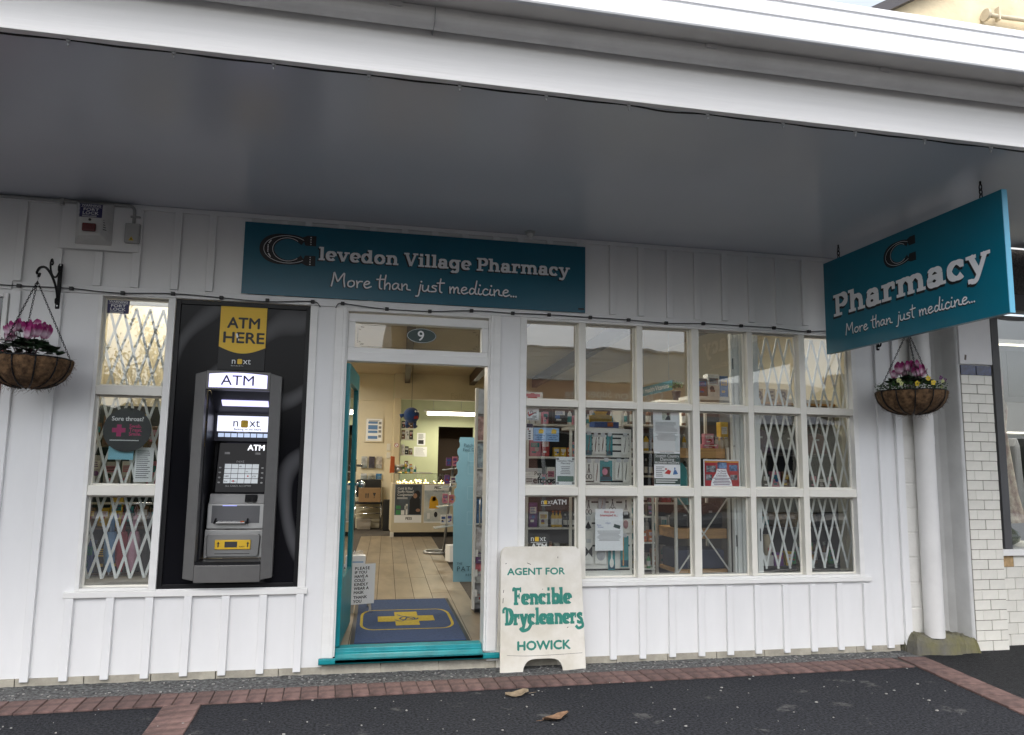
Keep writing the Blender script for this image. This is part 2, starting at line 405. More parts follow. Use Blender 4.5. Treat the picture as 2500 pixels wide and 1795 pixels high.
# ------------------------------------------------------------------ ground
ASPH = mat('dark asphalt', (.026,.028,.034), .9, var=.85, vs=62, bump=1.0, bs=85, dots=(48,.37,(.12,.12,.12)), spec=.2)
def add_gum(m, scale, thr, colr):
    nt = m.node_tree; N = nt.nodes; L = nt.links; b = N['Principled BSDF']; src = b.inputs['Base Color'].links[0].from_socket
    tc = N.new('ShaderNodeTexCoord'); nz = N.new('ShaderNodeTexNoise'); nz.inputs['Scale'].default_value = scale; nz.inputs['Detail'].default_value = 8; nz.inputs['Roughness'].default_value = .72
    L.new(tc.outputs['Object'], nz.inputs['Vector']); rp = N.new('ShaderNodeMapRange'); rp.inputs[1].default_value = thr; rp.inputs[2].default_value = thr+.06
    L.new(nz.outputs['Fac'], rp.inputs[0]); mx = N.new('ShaderNodeMix'); mx.data_type = 'RGBA'; L.new(rp.outputs[0], mx.inputs[0]); L.new(src, mx.inputs[6]); mx.inputs[7].default_value = (*colr, 1); L.new(mx.outputs[2], b.inputs['Base Color'])
add_gum(ASPH, 3.2, .60, (.075,.075,.075)); add_gum(ASPH, 6.5, .655, (.17,.16,.145))
ASPH2 = mat('fresh black asphalt', (.018,.019,.021), .85, var=.7, vs=55, bump=1.0, bs=80, dots=(50,.33,(.06,.06,.06)), spec=.25)
OLDASPH = mat('worn grey asphalt', (.115,.118,.118), .9, var=.75, vs=45, bump=1.0, bs=120, dots=(60,.42,(.26,.26,.25)))
add_gum(OLDASPH, 9.0, .66, (.30,.30,.29))
ROAD = mat('road asphalt', (.045,.045,.047), .85, var=.2, vs=1.0, bump=.6, bs=120)
KERB = mat('kerb concrete', (.33,.32,.30), .85, var=.15, vs=4, bump=.3, bs=60)
BRICK = mat('red clay paver', (.138,.084,.075), .9, var=.40, vs=16, bump=.35, bs=70, objvar=.22, dots=(22,.27,(.27,.20,.17)))
JOINT = mat('sand joint', (.055,.045,.04), .95, var=.3, vs=30)

def sheet(x0, x1, y0, y1, z): return MB().quad((x0,y0,z),(x1,y0,z),(x1,y1,z),(x0,y1,z))
struct('road', sheet(-200,200,-220,180,-.145), ROAD)
struct('footpath', MB().box(-40,40,-4.4,.02,-.14,0), ASPH)
struct('kerb', MB().box(-40,40,-4.56,-4.4,-.14,.006), KERB, .02)
def band_in(x): return -.290+.0215*x
# worn strip against the wall: uneven edges and surface
mb = MB(); V = []; nx = 220
for i in range(nx+1):
    x = -6+10.46*i/nx; yi = band_in(x)+.004; 
    for j in range(7):
        t = j/6; y = yi*(1-t)+.022*t
        z = .0045+.003*t+random.uniform(-.002,.002)*(0 if j == 0 else 1)+(.008*random.random() if j == 6 else 0)
        V.append((x, y+(random.uniform(-.003,.003) if j == 0 else 0), z))
mb.add(V, [(i*7+j, (i+1)*7+j, (i+1)*7+j+1, i*7+j+1) for i in range(nx) for j in range(6)], True)
struct('pavement_strip', mb, OLDASPH)
struct('asphalt_patch', MB().add([(4.44,-.2,.004),(4.03,-2.8,.004),(9,-2.8,.004),(9,.03,.004),(4.46,.03,.004)], [(0,1,2,3,4)]), ASPH2)
# brick edging: one row along the wall, two cross rows
mb = MB()
mb.add([(-6,band_in(-6),.002),(-6,band_in(-6)-.258,.002),(4.3,band_in(4.3)-.258,.002),(4.45,band_in(4.45),.002)], [(0,1,2,3)])
mb.add([(-1.0,-.565,.0022),(-1.0,-3.2,.0022),(-.787,-3.2,.0022),(-.787,-.565,.0022)], [(0,1,2,3)])
mb.add([(4.205,-.46,.0022),(3.77,-3.2,.0022),(4.0,-3.2,.0022),(4.445,-.2,.0022)], [(0,1,2,3)])
edging = struct('brick_edging', mb, JOINT)
def paver(w, l, h=.018):
    mb = MB(); c = .004
    mb.add([(-w,-l,0),(w,-l,0),(w,l,0),(-w,l,0),(-w,-l,h-c),(w,-l,h-c),(w,l,h-c),(-w,l,h-c),(-w+c,-l+c,h),(w-c,-l+c,h),(w-c,l-c,h),(-w+c,l-c,h)],
           [(0,1,5,4),(1,2,6,5),(2,3,7,6),(3,0,4,7),(4,5,9,8),(5,6,10,9),(6,7,11,10),(7,4,8,11),(8,9,10,11)])
    return mb.mesh('brick', BRICK)
pa = paver(.050, .126); pb = paver(.104, .0505); pc = paver(.108, .12)
x = -3.2; ang = math.atan(.0215)
while x < 4.17:
    inst('brick', pa, edging, (x, band_in(x)-.129+random.uniform(-.003,.003), -.006+random.uniform(-.0015,.002)), (random.uniform(-.006,.006), random.uniform(-.01,.01), ang+random.uniform(-.012,.012)))
    x += .1043
y = -.622
while y > -2.6:
    inst('brick', pb, edging, (-.893+random.uniform(-.002,.002), y, -.006+random.uniform(-.0015,.002)), (0,0,random.uniform(-.012,.012))); y -= .1043
y = -.33
while y > -2.7:
    inst('brick', pc, edging, (4.33+.165*(y+.2), y, -.006+random.uniform(-.0015,.002)), (0,0,-.15+random.uniform(-.012,.012))); y -= .247

# ------------------------------------------------------------------ pharmacy building
bld = thing('pharmacy_building', (1.2,0,0), 'white board and batten shopfront with gridded windows and open teal door', 'building')
WIN_L = (-1.70,-.25,.59,2.556); DOOR = (-.047,1.012,.06,2.532); WIN_R = (1.242,4.10,.59,2.556)
mb = MB()
for (a,b,c,d) in [(-6,-1.70,.055,3.30),(-1.70,-.25,.055,.59),(-1.70,-.25,2.556,3.30),(-.25,-.047,.055,3.30),(-.047,1.012,2.532,3.30),(1.012,1.242,.055,3.30),(1.242,4.10,.055,.59),(1.242,4.10,2.556,3.30),(4.10,4.505,.055,3.30)]:
    mb.box(a,b,0,.09,c,d)
wall = part('wall', mb, PAINT, bld)
# concrete footing blocks under the cladding
pm = MB().box(-.197,.197,-.008,.1,-.02,.054).mesh('plinth_block', CONC)
x = -5.8
while x < 4.4:
    inst('plinth_block', pm, bld, (x, random.uniform(-.002,.002), 0)); x += .4
pm2 = MB().box(-.197,.197,-.012,.011,-.02,.079).mesh('plinth_block', CONC)
for x in (-.02,.38,.78,): inst('plinth_block', pm2, bld, (x+.1, 0, 0))
# battens
def batmesh(z0, z1, w=.025, y0=-.026): 
    mb = MB().box(-w,w,y0,-.0005,z0,z1); return mb.mesh('batten', PAINT)
def batten(me, x):
    o = inst('batten', me, bld, (x+random.uniform(-.002,.002),random.uniform(-.001,.0),random.uniform(-.004,.003)), (0,random.uniform(-.0012,.0012),0)); bevel(o, .003); return o
low = batmesh(.033,.5455); upp = batmesh(2.613,3.166); full = batmesh(.033,3.166); wide = batmesh(.033,3.166,.030)
for x in (-1.478,-1.24,-1.0,-.762,-.521,-.28): batten(low, x)
for x in (1.97,2.202,2.437,2.673,2.909,3.147,3.386,3.623,3.860,4.100): batten(low, x)
for x in (-1.48,-1.228,-.995,-.757,-.515,-.345,-.11,.115,.345,.575,.805,1.035,1.23,1.46,1.70,1.977,2.21,2.449,2.687,2.926,3.162,3.404,3.645,3.885): batten(upp, x)
for x in (-4.6,-4.3,-4.0): batten(full, x)
batten(batmesh(2.613,2.852), -1.72); batten(batmesh(.033,2.55), -1.945); batten(batmesh(2.613,2.852), -1.97); batten(batmesh(2.613,3.166), -2.208)
batten(batmesh(.033,2.552,.029), -2.203)
batten(batmesh(.033,.5445,.025), -1.718)
batten(batmesh(.033,3.166,.028), 4.305); batten(batmesh(.033,3.166,.032), 4.473)
# horizontal trim
rects('trim_board', [(-6,4.505,3.167,3.199)], PAINT, bld, -.022, -.0005, .003)
rects('trim_board', [(-6,-2.235,2.556,2.612),(-2.172,4.10,2.557,2.612)], PAINT, bld, -.016, -.0004, .003)
rects('backing_board', [(-1.966,-1.47,2.856,3.166)], PAINT, bld, -.032, -.0265, .002)

# --- window builder: casing + muntins, panes recessed
def window(name, casing, xs, zs, sill, glass_y, inner):
    """xs/zs: clear openings along X and Z"""
    X0, X1, Z0, Z1 = casing
    mb = MB()
    mb.box(X0, xs[0][0], -.014, .085, Z0, Z1); mb.box(xs[-1][1], X1, -.014, .085, Z0, Z1)
    mb.box(xs[0][0], xs[-1][1], -.014, .085, zs[-1][1], Z1); mb.box(xs[0][0], xs[-1][1], -.014, .085, Z0, zs[0][0])
    w = part(name, mb, TRIM, bld, .003)
    for i in range(len(xs)-1):
        part('mullion', MB().box(xs[i][1], xs[i+1][0], -.011, .08, zs[0][0], zs[-1][1]), CREAM_TRIM, w, .004)
    for j in range(len(zs)-1):
        for (a, b) in xs: part('glazing_bar', MB().box(a, b, -.0095, .08, zs[j][1], zs[j+1][0]), CREAM_TRIM, w, .004)
    for (a, b) in xs:
        for (c, d) in zs:
            part('pane', MB().box(a+.001, b-.001, glass_y, glass_y+.004, c+.001, d-.001), GLASS, w)
            mb = MB(); e = .012; y0, y1 = glass_y-.014, glass_y-.0005
            mb.box(a,a+e,y0,y1,c,d); mb.box(b-e,b,y0,y1,c,d); mb.box(a+e,b-e,y0,y1,c,c+e); mb.box(a+e,b-e,y0,y1,d-e,d)
            part('glazing_bead', mb, CREAM_TRIM, w, .002)
    sx0, sx1, sz0, sz1 = sill
    part('sill', MB().box(sx0, sx1, -.028, .0, sz0, sz1), TRIM, w, .003)
    return w
XS = [(1.292,1.702),(1.759,2.172),(2.222,2.635),(2.695,3.115),(3.163,3.579),(3.632,4.058)]
ZS = [(.612,1.219),(1.285,1.883),(1.935,2.536)]
window('window', (1.242,4.10,.592,2.556), XS, ZS, (1.20,4.152,.558,.5915), .058, True)
ZL = [(.604,1.202),(1.268,1.872),(1.935,2.546)]
XL = [(-1.672,-1.256)]
wl = window('window', (-1.698,-1.208,.585,2.556), XL, ZL, (-1.76,-.235,.546,.5845), .058, True)
rects('frame_stile', [(-.302,-.250,.585,2.556)], TRIM, wl, -.014, .085, .003)

# --- doorway: casing, jambs, transom light with the house number
mb = MB()
mb.box(-.125,-.047,-.022,-.0005,.116,2.556); mb.box(1.012,1.088,-.022,-.0005,.126,2.556)
mb.box(-.047,1.012,-.0215,-.0005,2.532,2.556)
mb.box(-.072,-.047,-.030,-.0225,.116,2.548); mb.box(1.012,1.036,-.030,-.0225,.126,2.548)
df = part('door_frame', mb, TRIM, bld, .003)
part('jamb', MB().box(-.047,-.034,-.012,.14,.12,2.532), TRIM, df, .002); part('jamb', MB().box(.998,1.012,-.012,.14,.12,2.532), TRIM, df, .002)
mb = MB(); mb.box(-.034,.998,.004,.08,2.170,2.272); mb.box(-.034,.998,.004,.08,2.458,2.520); mb.box(-.034,.017,.004,.08,2.272,2.458); mb.box(.949,.998,.004,.08,2.272,2.458)
mb.box(-.034,.998,-.010,.0035,2.170,2.236)
part('transom_frame', mb, TRIM, df, .004)
part('transom_pane', MB().box(.017,.949,.040,.044,2.272,2.458), glass_mat('transom glass', gain=1.5), df)
ov = MB(); fr = WALL(.501,.038,2.383)
disc2(ov, fr, 0,0,.110,.056,.0006,40); part('number_oval', ov, mat('dark green print', (.006,.03,.024), .4), df)
ov = MB(); pts = [(.105*math.cos(2*math.pi*i/40), .052*math.sin(2*math.pi*i/40)) for i in range(41)]
ribbon(ov, fr, pts, .0022, .0011); slab = text_mb(ov, fr, '9', .105, -.032, -.036, .0014, bold=.012, res=6)
part('number_lettering', ov, WHITE, df)
ov = MB(); fr = WALL(0,.038,0)
for (x0,z0,sx,sz) in ((.040,2.440,1,-1),(.926,2.440,-1,-1),(.040,2.288,1,1),(.926,2.288,-1,1)):
    for k in range(3):
        pts = [(x0+sx*(.010+.012*k+.006*math.cos(t*.7)), z0+sz*(.012+.004*math.sin(t*.9)+(.018 if k == 0 else 0))) for t in range(10)]
        ribbon(ov, fr, pts, .0015, .0005)
ribbon(ov, fr, [(.06,2.443),(.90,2.443)], .0016, .0005); ribbon(ov, fr, [(.06,2.285),(.90,2.285)], .0016, .0005)
ribbon(ov, fr, [(.036,2.31),(.036,2.42)], .0016, .0005); ribbon(ov, fr, [(.93,2.31),(.93,2.42)], .0016, .0005)
part('etched_border', ov, INK, df)
# teal threshold
pr = [(-.052,.078),(-.060,.086),(-.060,.112),(-.050,.118),(.0,.128),(.03,.140),(.034,.166),(.12,.170),(.12,.078)]
mb = MB(); mb.poly([(-.032,y,z) for y, z in pr], (1.026,0,0)); 
mb.poly([(-.140,y,z) for y, z in pr[:4]+[(-.0305,.118),(-.0305,.078)]], (1.25,0,0))
part('threshold', mb, mat('worn teal paint', (.006,.26,.29), .4, var=.2, vs=9, bump=.15, bs=30, dots=(16,.17,(.35,.5,.5))), bld, .003)
rects('kick_board', [(1.02,1.108,.06,.113)], TRIM, bld, -.03, -.0005, .002)

# --- open door leaf
hx, hy = -.026, .055; da = math.atan2(.072,.80)
du = Vector((math.sin(da), math.cos(da), 0)); dn = Vector((math.cos(da), -math.sin(da), 0))
def leafbox(mb, a, b, z0, z1, t0=-.021, t1=.021):
    o = Vector((hx,hy,0)); c = o+du*(a+b)/2+dn*(t0+t1)/2; c.z = (z0+z1)/2
    return mb.obox(c, du*(b-a)/2, dn*(t1-t0)/2, Vector((0,0,(z1-z0)/2)))
mb = MB(); DL = .86
leafbox(mb,0,.105,.172,2.160); leafbox(mb,DL-.105,DL,.172,2.160); leafbox(mb,.105,DL-.105,.172,.62); leafbox(mb,.105,DL-.105,2.03,2.160)
door = part('door', mb, TEAL, bld, .003)
part('door_pane', leafbox(MB(),.105,DL-.105,.62,2.03,-.003,.003), GLASS, door)
mb = MB(); o = Vector((hx,hy,0))
kp = o+du*(DL-.06); 
mb.tube([kp+Vector((0,0,1.27))+dn*.021, kp+Vector((0,0,1.27))+dn*.055], .012, 10); mb.ball(kp+Vector((0,0,1.27))+dn*.075, .03, 14, 10)
part('door_knob', mb, CHROME, door); mb = MB()
mb.tube([kp+Vector((0,0,1.27))-dn*.021, kp+Vector((0,0,1.27))-dn*.055], .012, 10); mb.ball(kp+Vector((0,0,1.27))-dn*.075, .03, 14, 10)
part('door_knob', mb, CHROME, door)
mb = MB(); a = kp+Vector((0,0,1.42))+dn*.021
leafbox(mb, DL-.085, DL-.035, 1.37, 1.47, .0215, .028); mb.tube([a+dn*.008, a+dn*.05, a+dn*.055-du*.05, a+dn*.05-du*.12], .010, 8)
part('lever_handle', mb, CHROME, door)
for z in (1.93,.42): part('hinge', MB().box(-.046,-.010,.050,.0545,z,z+.11), TEAL, door, .001)

# ------------------------------------------------------------------ verandah over the footpath
ver = thing('verandah', (1.0,-1.1,3.2), 'deep white verandah with glossy grey ceiling over the footpath', 'verandah')
VX0, VX1 = -9.0, 5.03
part('soffit', MB().box(VX0,VX1,-2.262,-.0005,3.2005,3.24), SOFFIT, ver)
mb = MB().box(VX0,VX1,-2.300,-2.2625,3.178,3.458)
FASC = mat('white fascia paint', (.80,.79,.775), .42, var=.05, vs=2.5, bump=.22, bs=7, stretch=(.35,1,8), dots=(7,.17,(.55,.53,.50)))
part('fascia_board', mb, FASC, ver, .003)
GUT = mat('painted gutter', (.66,.65,.64), .4, var=.10, vs=3, bump=.05, bs=6)
mb = MB(); P = []
for i in range(13):
    a = math.pi+math.pi*i/12 if False else R(180)+R(180)*i/12
    P.append((-2.356+.055*math.cos(a), 3.440+.055*math.sin(a)))
prof = P+[(-2.301+.0,3.456),(-2.411,3.456)]
mb.poly([(VX0,y,z) for y, z in prof], (VX1-VX0,0,0)); part('gutter', mb, GUT, ver)
mb = MB(); mb.poly([(VX0,y,z) for y, z in [(-2.30,3.4585),(-2.512,3.4585),(-2.512,3.4525),(-2.530,3.4525),(-2.530,3.472),(-2.30,3.472)]], (VX1-VX0,0,0))
part('cornice_soffit', mb, mat('cornice underside paint', (.74,.72,.68), .5, var=.08, vs=2), ver)
# ribbed white cornice
cp = [(-2.531,3.448),(-2.552,3.448),(-2.556,3.456),(-2.556,3.540),(-2.549,3.546),(-2.549,3.553),(-2.556,3.559),(-2.556,3.618),(-2.549,3.624),(-2.549,3.631),(-2.556,3.637),(-2.556,3.668),(-2.548,3.676),(-2.30,3.70),(-2.30,3.473),(-2.531,3.473)]
mb = MB(); mb.poly([(VX0,y,z) for y, z in cp], (VX1-VX0,0,0)); part('cornice', mb, mat('white cornice enamel', (.66,.67,.69), .4, var=.04, vs=3, dots=(6,.19,(.60,.60,.58))), ver, .0015)
part('roof', MB().add([(VX0,-2.30,3.701),(VX1,-2.30,3.701),(VX1,-.0,4.3),(VX0,-.0,4.3)], [(0,1,2,3)]), STEEL, ver)
for x in (.10,1.60,2.55,3.40,-1.2): part('gutter_clip', MB().box(x,x+.055,-2.418,-2.40,3.436,3.4575), GUT, ver, .002)
mb = MB().box(.30,.303,-2.4135,-2.302,3.384,3.452); part('gutter_joint', mb, mat('joint seal', (.25,.25,.25), .5), ver)
# parapet wall above the verandah
part('parapet', MB().box(VX0,4.2,.0,.25,3.31,5.2), PAINT, ver)
# festoon cable and hooks under the fascia
fc = thing('festoon_cable', (1,-2.26,3.17), 'thin black cable hooked along the lower edge of the verandah fascia', 'cable')
pts = []
hx_ = [-2.45,-2.04,-1.63]+[-1.215+.4135*i for i in range(12)]+[3.75,4.16,4.57]
for i, x in enumerate(hx_):
    pts.append((x,-2.252,3.183)); 
    if i < len(hx_)-1: pts.append((x+.2,-2.252,3.180-(.009 if i in (9,) else .002)))
part('cable', MB().tube(spline(pts,4), .0045, 6), CABLE, fc)
hm = MB(); hm.box(-.013,.013,-.013,.010,.004,.020); hm.tube([(0,-.004,.004),(0,-.004,-.012)], .009, 8); hm.tube([(0,-.004,-.012),(0,-.004,-.030)], .004, 6)
hm = hm.mesh('hook', STEEL)
for x in hx_: inst('hook', hm, fc, (x,-2.258,3.178))
# small white sensor dome on the soffit
t = thing('motion_sensor', (1.287,-.10,3.2), 'small round sensor under the verandah ceiling above the teal wall sign', 'sensor')
part('base', MB().lathe([(.040,3.1995),(.040,3.188),(.034,3.182)], (1.287,-.10,0), 20), GREYP, t)
part('dome', MB().ball((1.287,-.10,3.180), .028, 14, 8), mat('milky plastic', (.55,.55,.53), .3), t)

# cable with clips along the wall band
def wall_cable(pts, label, clips):
    t = thing('wall_cable', (pts[0][0],-.02,pts[0][1]), label, 'cable')
    part('cable', MB().tube(spline([(x,-.031,z) for x, z in pts],5), .0034, 6), CABLE, t)
    for x, z in clips: part('clip', MB().box(x-.013,x+.013,-.040,-.0165,z-.011,z+.012), CABLE, t, .002)
wall_cable([(-2.9,2.575),(-2.186,2.578),(-1.868,2.579),(-1.702,2.569),(-1.547,2.567),(-1.227,2.582),(-.909,2.573),(-.62,2.562),(-.36,2.580),(-.27,2.580),(-.235,2.545)], 'black cable clipped along the wall above the cash machine', [(-2.186,2.578),(-1.868,2.579),(-1.547,2.567),(-1.227,2.582),(-.909,2.573),(-.60,2.572),(-.29,2.580)])
wall_cable([(-.128,2.545),(-.112,2.573),(-.08,2.580),(.08,2.566),(.236,2.556),(.55,2.556),(.861,2.580),(1.176,2.578),(1.46,2.582),(1.789,2.579),(2.101,2.576),(2.414,2.567),(2.73,2.58),(3.059,2.579),(3.35,2.577),(3.55,2.563),(3.667,2.563),(3.85,2.576),(4.12,2.574)], 'black cable clipped above the doorway and the gridded window', [(-.08,2.580),(.236,2.557),(.55,2.557),(.861,2.580),(1.176,2.578),(1.46,2.582),(1.789,2.579),(2.101,2.576),(2.414,2.568),(2.73,2.58),(3.059,2.579),(3.35,2.577),(3.667,2.563)])

# ------------------------------------------------------------------ alarm siren, conduit, junction box
al = thing('alarm_box', (-1.77,-.06,2.88), 'weathered white burglar alarm siren box with red strobe under the soffit', 'alarm box')
SPECK = mat('speckled white enamel', (.62,.62,.60), .5, var=.1, vs=8, dots=(60,.38,(.08,.07,.06)))
f = [(-1.838,3.150),(-1.690,3.152),(-1.694,2.945),(-1.829,2.930)]; bk = [(-1.880,3.188),(-1.64,3.186),(-1.638,2.888),(-1.872,2.888)]
mb = MB(); A = [(x+.006,-.125,z-.006) for x, z in f]; B = [(x,-.0322,z) for x, z in bk]
mb.add(A+B, [(3,2,1,0),(0,1,5,4),(1,2,6,5),(2,3,7,6),(3,0,4,7),(4,5,6,7)]); body = part('box', mb, SPECK, al, .006)
part('strobe', MB().box(-1.800,-1.716,-.150,-.1255,2.954,3.010), mat('dark red lens', (.10,.008,.010), .25, spec=.6), al, .008)
part('screw', MB().lathe([(.009,-.1255),(.009,-.129)], (-1.760,0,3.038), 12, axis='Y'), INK, al)
mb = MB()
for i in range(7):
    z = 2.98+.016*i; a = Vector((-1.680,-.112,z)); b = Vector((-1.652,-.056,z+.004)); mb.bar(a,b,.006,.002,n=(.82,-.57,0))
part('louvre', mb, INK, al)
NAVY = mat('navy print', (.022,.02,.10), .45)
def fort_sign(name, fr, w, h, label, parent=None):
    mb = MB(); strip(mb, fr, 0, w, 0, h, 0, .002); t = solid(name, mb, NAVY, label, 'sign')
    mb = MB(); text_mb(mb, fr, 'WARNING', h*.235, w*.09, h*.80, .0028, bold=.02, width=w*.84); strip(mb, fr, w*.07, w*.96, h*.735, h*.755, .0022)
    text_mb(mb, fr, 'FORT', h*.29, w*.17, h*.475, .0028, bold=.022, width=w*.66); text_mb(mb, fr, 'LOCK', h*.29, w*.15, h*.215, .0028, bold=.022, width=w*.68)
    text_mb(mb, fr, 'SECURITY LIMITED', h*.085, w*.15, h*.12, .0028, width=w*.62); strip(mb, fr, w*.15, w*.77, h*.045, h*.085, .0022)
    for i in range(9): strip(mb, fr, 0, w*.035, h*(.06+.1*i), h*(.10+.1*i), .0022)
    part('lettering', mb, WHITE, t)
fort_sign('warning_sign', WALL(-1.830,-.1265,3.054), .143, .092, 'navy WARNING FORT LOCK sticker on the front of the alarm siren box')
t = thing('junction_box', (-1.51,-.03,2.92), 'grey electrical junction box with yellow hazard triangle at the conduit end', 'junction box')
part('box', MB().box(-1.556,-1.462,-.066,-.0322,2.914,3.052), GREYP, t, .005); part('lid', MB().box(-1.553,-1.465,-.072,-.0665,2.918,3.049), GREYP, t, .003)
mb = MB(); fpoly(mb, WALL(-1.510,-.0725,2.928), [(-.017,0),(.017,0),(0,.03)], 0); part('hazard_triangle', mb, mat('hazard yellow', (.6,.42,.02), .5), t)
mb = MB(); fpoly(mb, WALL(-1.510,-.0735,2.932), [(-.006,0.002),(.006,.002),(0,.016)], 0); part('hazard_mark', mb, INK, t)
for x, z in ((-1.545,2.926),(-1.473,2.926),(-1.545,3.041),(-1.473,3.041)): part('screw', MB().lathe([(.004,-.072),(.004,-.0735)], (x,0,z), 8, axis='Y'), STEEL, t)
t = thing('conduit', (-2.2,-.03,3.18), 'grey electrical conduit running along the top of the wall to the junction box', 'conduit')
part('pipe', MB().tube([(-6,-.036,3.182),(-1.55,-.036,3.182)]+[(-1.55+.04*math.sin(R(a)), -.036, 3.142+.04*math.cos(R(a))) for a in (15,30,45,60,75,90)]+[(-1.51,-.036,3.052)], .0105, 10), GREYP, t)
for x in (-1.968,-3.2,-4.4): part('saddle', MB().box(x-.012,x+.012,-.050,-.0225,3.150,3.1965), GREYP, t, .003)
part('saddle', MB().box(-1.53,-1.468,-.056,-.032,3.098,3.108), GREYP, t, .002)
# ------------------------------------------------------------------ signs
LET = mat('raised letter grey white', (.78,.79,.81), .45)
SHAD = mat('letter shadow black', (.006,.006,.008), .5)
def logo_c(mb_black, mb_white, fr, x0, x1, y0, y1, z, dots=True):
    """the fat slab C with white inline and dots; box x0..x1, y0..y1"""
    w = x1-x0; h = y1-y0; cx, cy = x0+w*.47, (y0+y1)/2
    pts = []; ws = []
    for i in range(41):
        a = R(40+280*i/40); pts.append((cx+(w*.385)*math.cos(a)*1.0, cy+(h*.415)*math.sin(a))); ws.append((.30*abs(math.cos(a))**1.5*(1 if math.cos(a) < 0 else .5)+.15)*h)
    ribbon(mb_black, fr, pts, ws, z)
    for s in (1,-1):
        fpoly(mb_black, fr, [(x0+w*.80,cy+s*h*.16),(x1,cy+s*h*.16),(x1,cy+s*h*.49),(x0+w*.84,cy+s*h*.49),(x0+w*.74,cy+s*h*.42)], z+.0002, .0004)
    if mb_white is None: return
    for k, rr in ((1,.50),(2,.29)):
        q = [(cx+(w*(.385))*math.cos(R(48+264*i/40))*(rr/.40) * (.92 if k == 1 else 1.0), cy+(h*.415)*math.sin(R(48+264*i/40))*(1.06 if k == 1 else .90)) for i in range(41)]
        ribbon(mb_white, fr, q, h*.014, z+.0009)
    if dots:
        for s in (1,-1):
            for i in range(4): disc2(mb_white, fr, x0+w*.90, cy+s*h*(.21+.075*i), h*.019, h*.019, z+.0010, 8)
        for i in range(5): disc2(mb_white, fr, x0+w*.105, cy+h*(-.10+.05*i), h*.020, h*.020, z+.0010, 8)
        for s in (1,-1): ribbon(mb_white, fr, [(x0+w*.115,cy+s*h*.16),(x0+w*.16,cy+s*h*.27)], h*.030, z+.0010)
ws_ = thing('shop_sign', (.483,-.03,2.612), 'long teal wall sign reading Clevedon Village Pharmacy above the doorway', 'sign')
part('panel', MB().box(-.781,1.7475,-.030,-.0195,2.6125,3.136), SIGNTEAL, ws_, .002)
fr = WALL(0,-.030,0); z = .0008
bk = MB(); wt = MB(); sh = MB()
logo_c(bk, wt, fr, -.655,-.285,2.838,3.066, z+.001)
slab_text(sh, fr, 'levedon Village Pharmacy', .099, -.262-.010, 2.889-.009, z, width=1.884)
slab_text(wt, fr, 'levedon Village Pharmacy', .099, -.262, 2.889, z+.0022, width=1.884)
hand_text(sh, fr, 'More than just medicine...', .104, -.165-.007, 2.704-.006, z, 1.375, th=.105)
hand_text(wt, fr, 'More than just medicine...', .104, -.165, 2.704, z+.0022, 1.375, th=.10)
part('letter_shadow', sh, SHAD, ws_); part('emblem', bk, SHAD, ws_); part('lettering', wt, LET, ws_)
mb = MB(); strip(mb, fr, 1.69,1.738,2.634,2.648,z); part('maker_mark', mb, SHAD, ws_)

hs_ = thing('hanging_sign', (3.72,-1.07,2.35), 'teal double-sided Pharmacy sign hanging from chains under the verandah', 'sign')
part('panel', MB().box(3.70,3.738,-1.945,-.205,2.350,3.090), mat('teal hanging panel', (.0,.135,.205), .28, var=.05, vs=3), hs_, .002)
# light blue edging strip on the street end and underneath
part('edge_strip', MB().box(3.701,3.737,-1.949,-1.9455,2.350,3.090), mat('pale blue edge', (.10,.36,.52), .35), hs_)
def sign_face(fr):
    bk = MB(); wt = MB(); sh = MB()
    logo_c(bk, wt, fr, .725,1.03,2.850,3.028, .001, dots=False)
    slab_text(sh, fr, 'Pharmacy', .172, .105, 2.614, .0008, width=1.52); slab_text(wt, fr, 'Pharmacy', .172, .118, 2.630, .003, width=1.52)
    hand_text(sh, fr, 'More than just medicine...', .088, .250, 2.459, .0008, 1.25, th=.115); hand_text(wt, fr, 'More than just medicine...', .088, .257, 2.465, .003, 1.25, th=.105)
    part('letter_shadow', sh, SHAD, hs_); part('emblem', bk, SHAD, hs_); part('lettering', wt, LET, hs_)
sign_face(Frame((3.70,-.205,0),(0,-1,0),(0,0,1)))
sign_face(Frame((3.738,-1.945,0),(0,1,0),(0,0,1)))
for y in (-.38,-1.78):
    mb = MB()
    for i in range(3):
        c = Vector((3.719,y,3.103+.030*i)); pts = []
        for k in range(10):
            a = 2*math.pi*k/10; dx, dz = .010*math.cos(a), .021*math.sin(a)
            pts.append(c+Vector((dx,0,dz)) if i % 2 else c+Vector((0,dx,dz)))
        mb.tube(pts, .0035, 6, closed=True)
    mb.tube([(3.719,y,3.175),(3.719,y,3.202)], .006, 8)
    part('chain', mb, IRON, hs_)

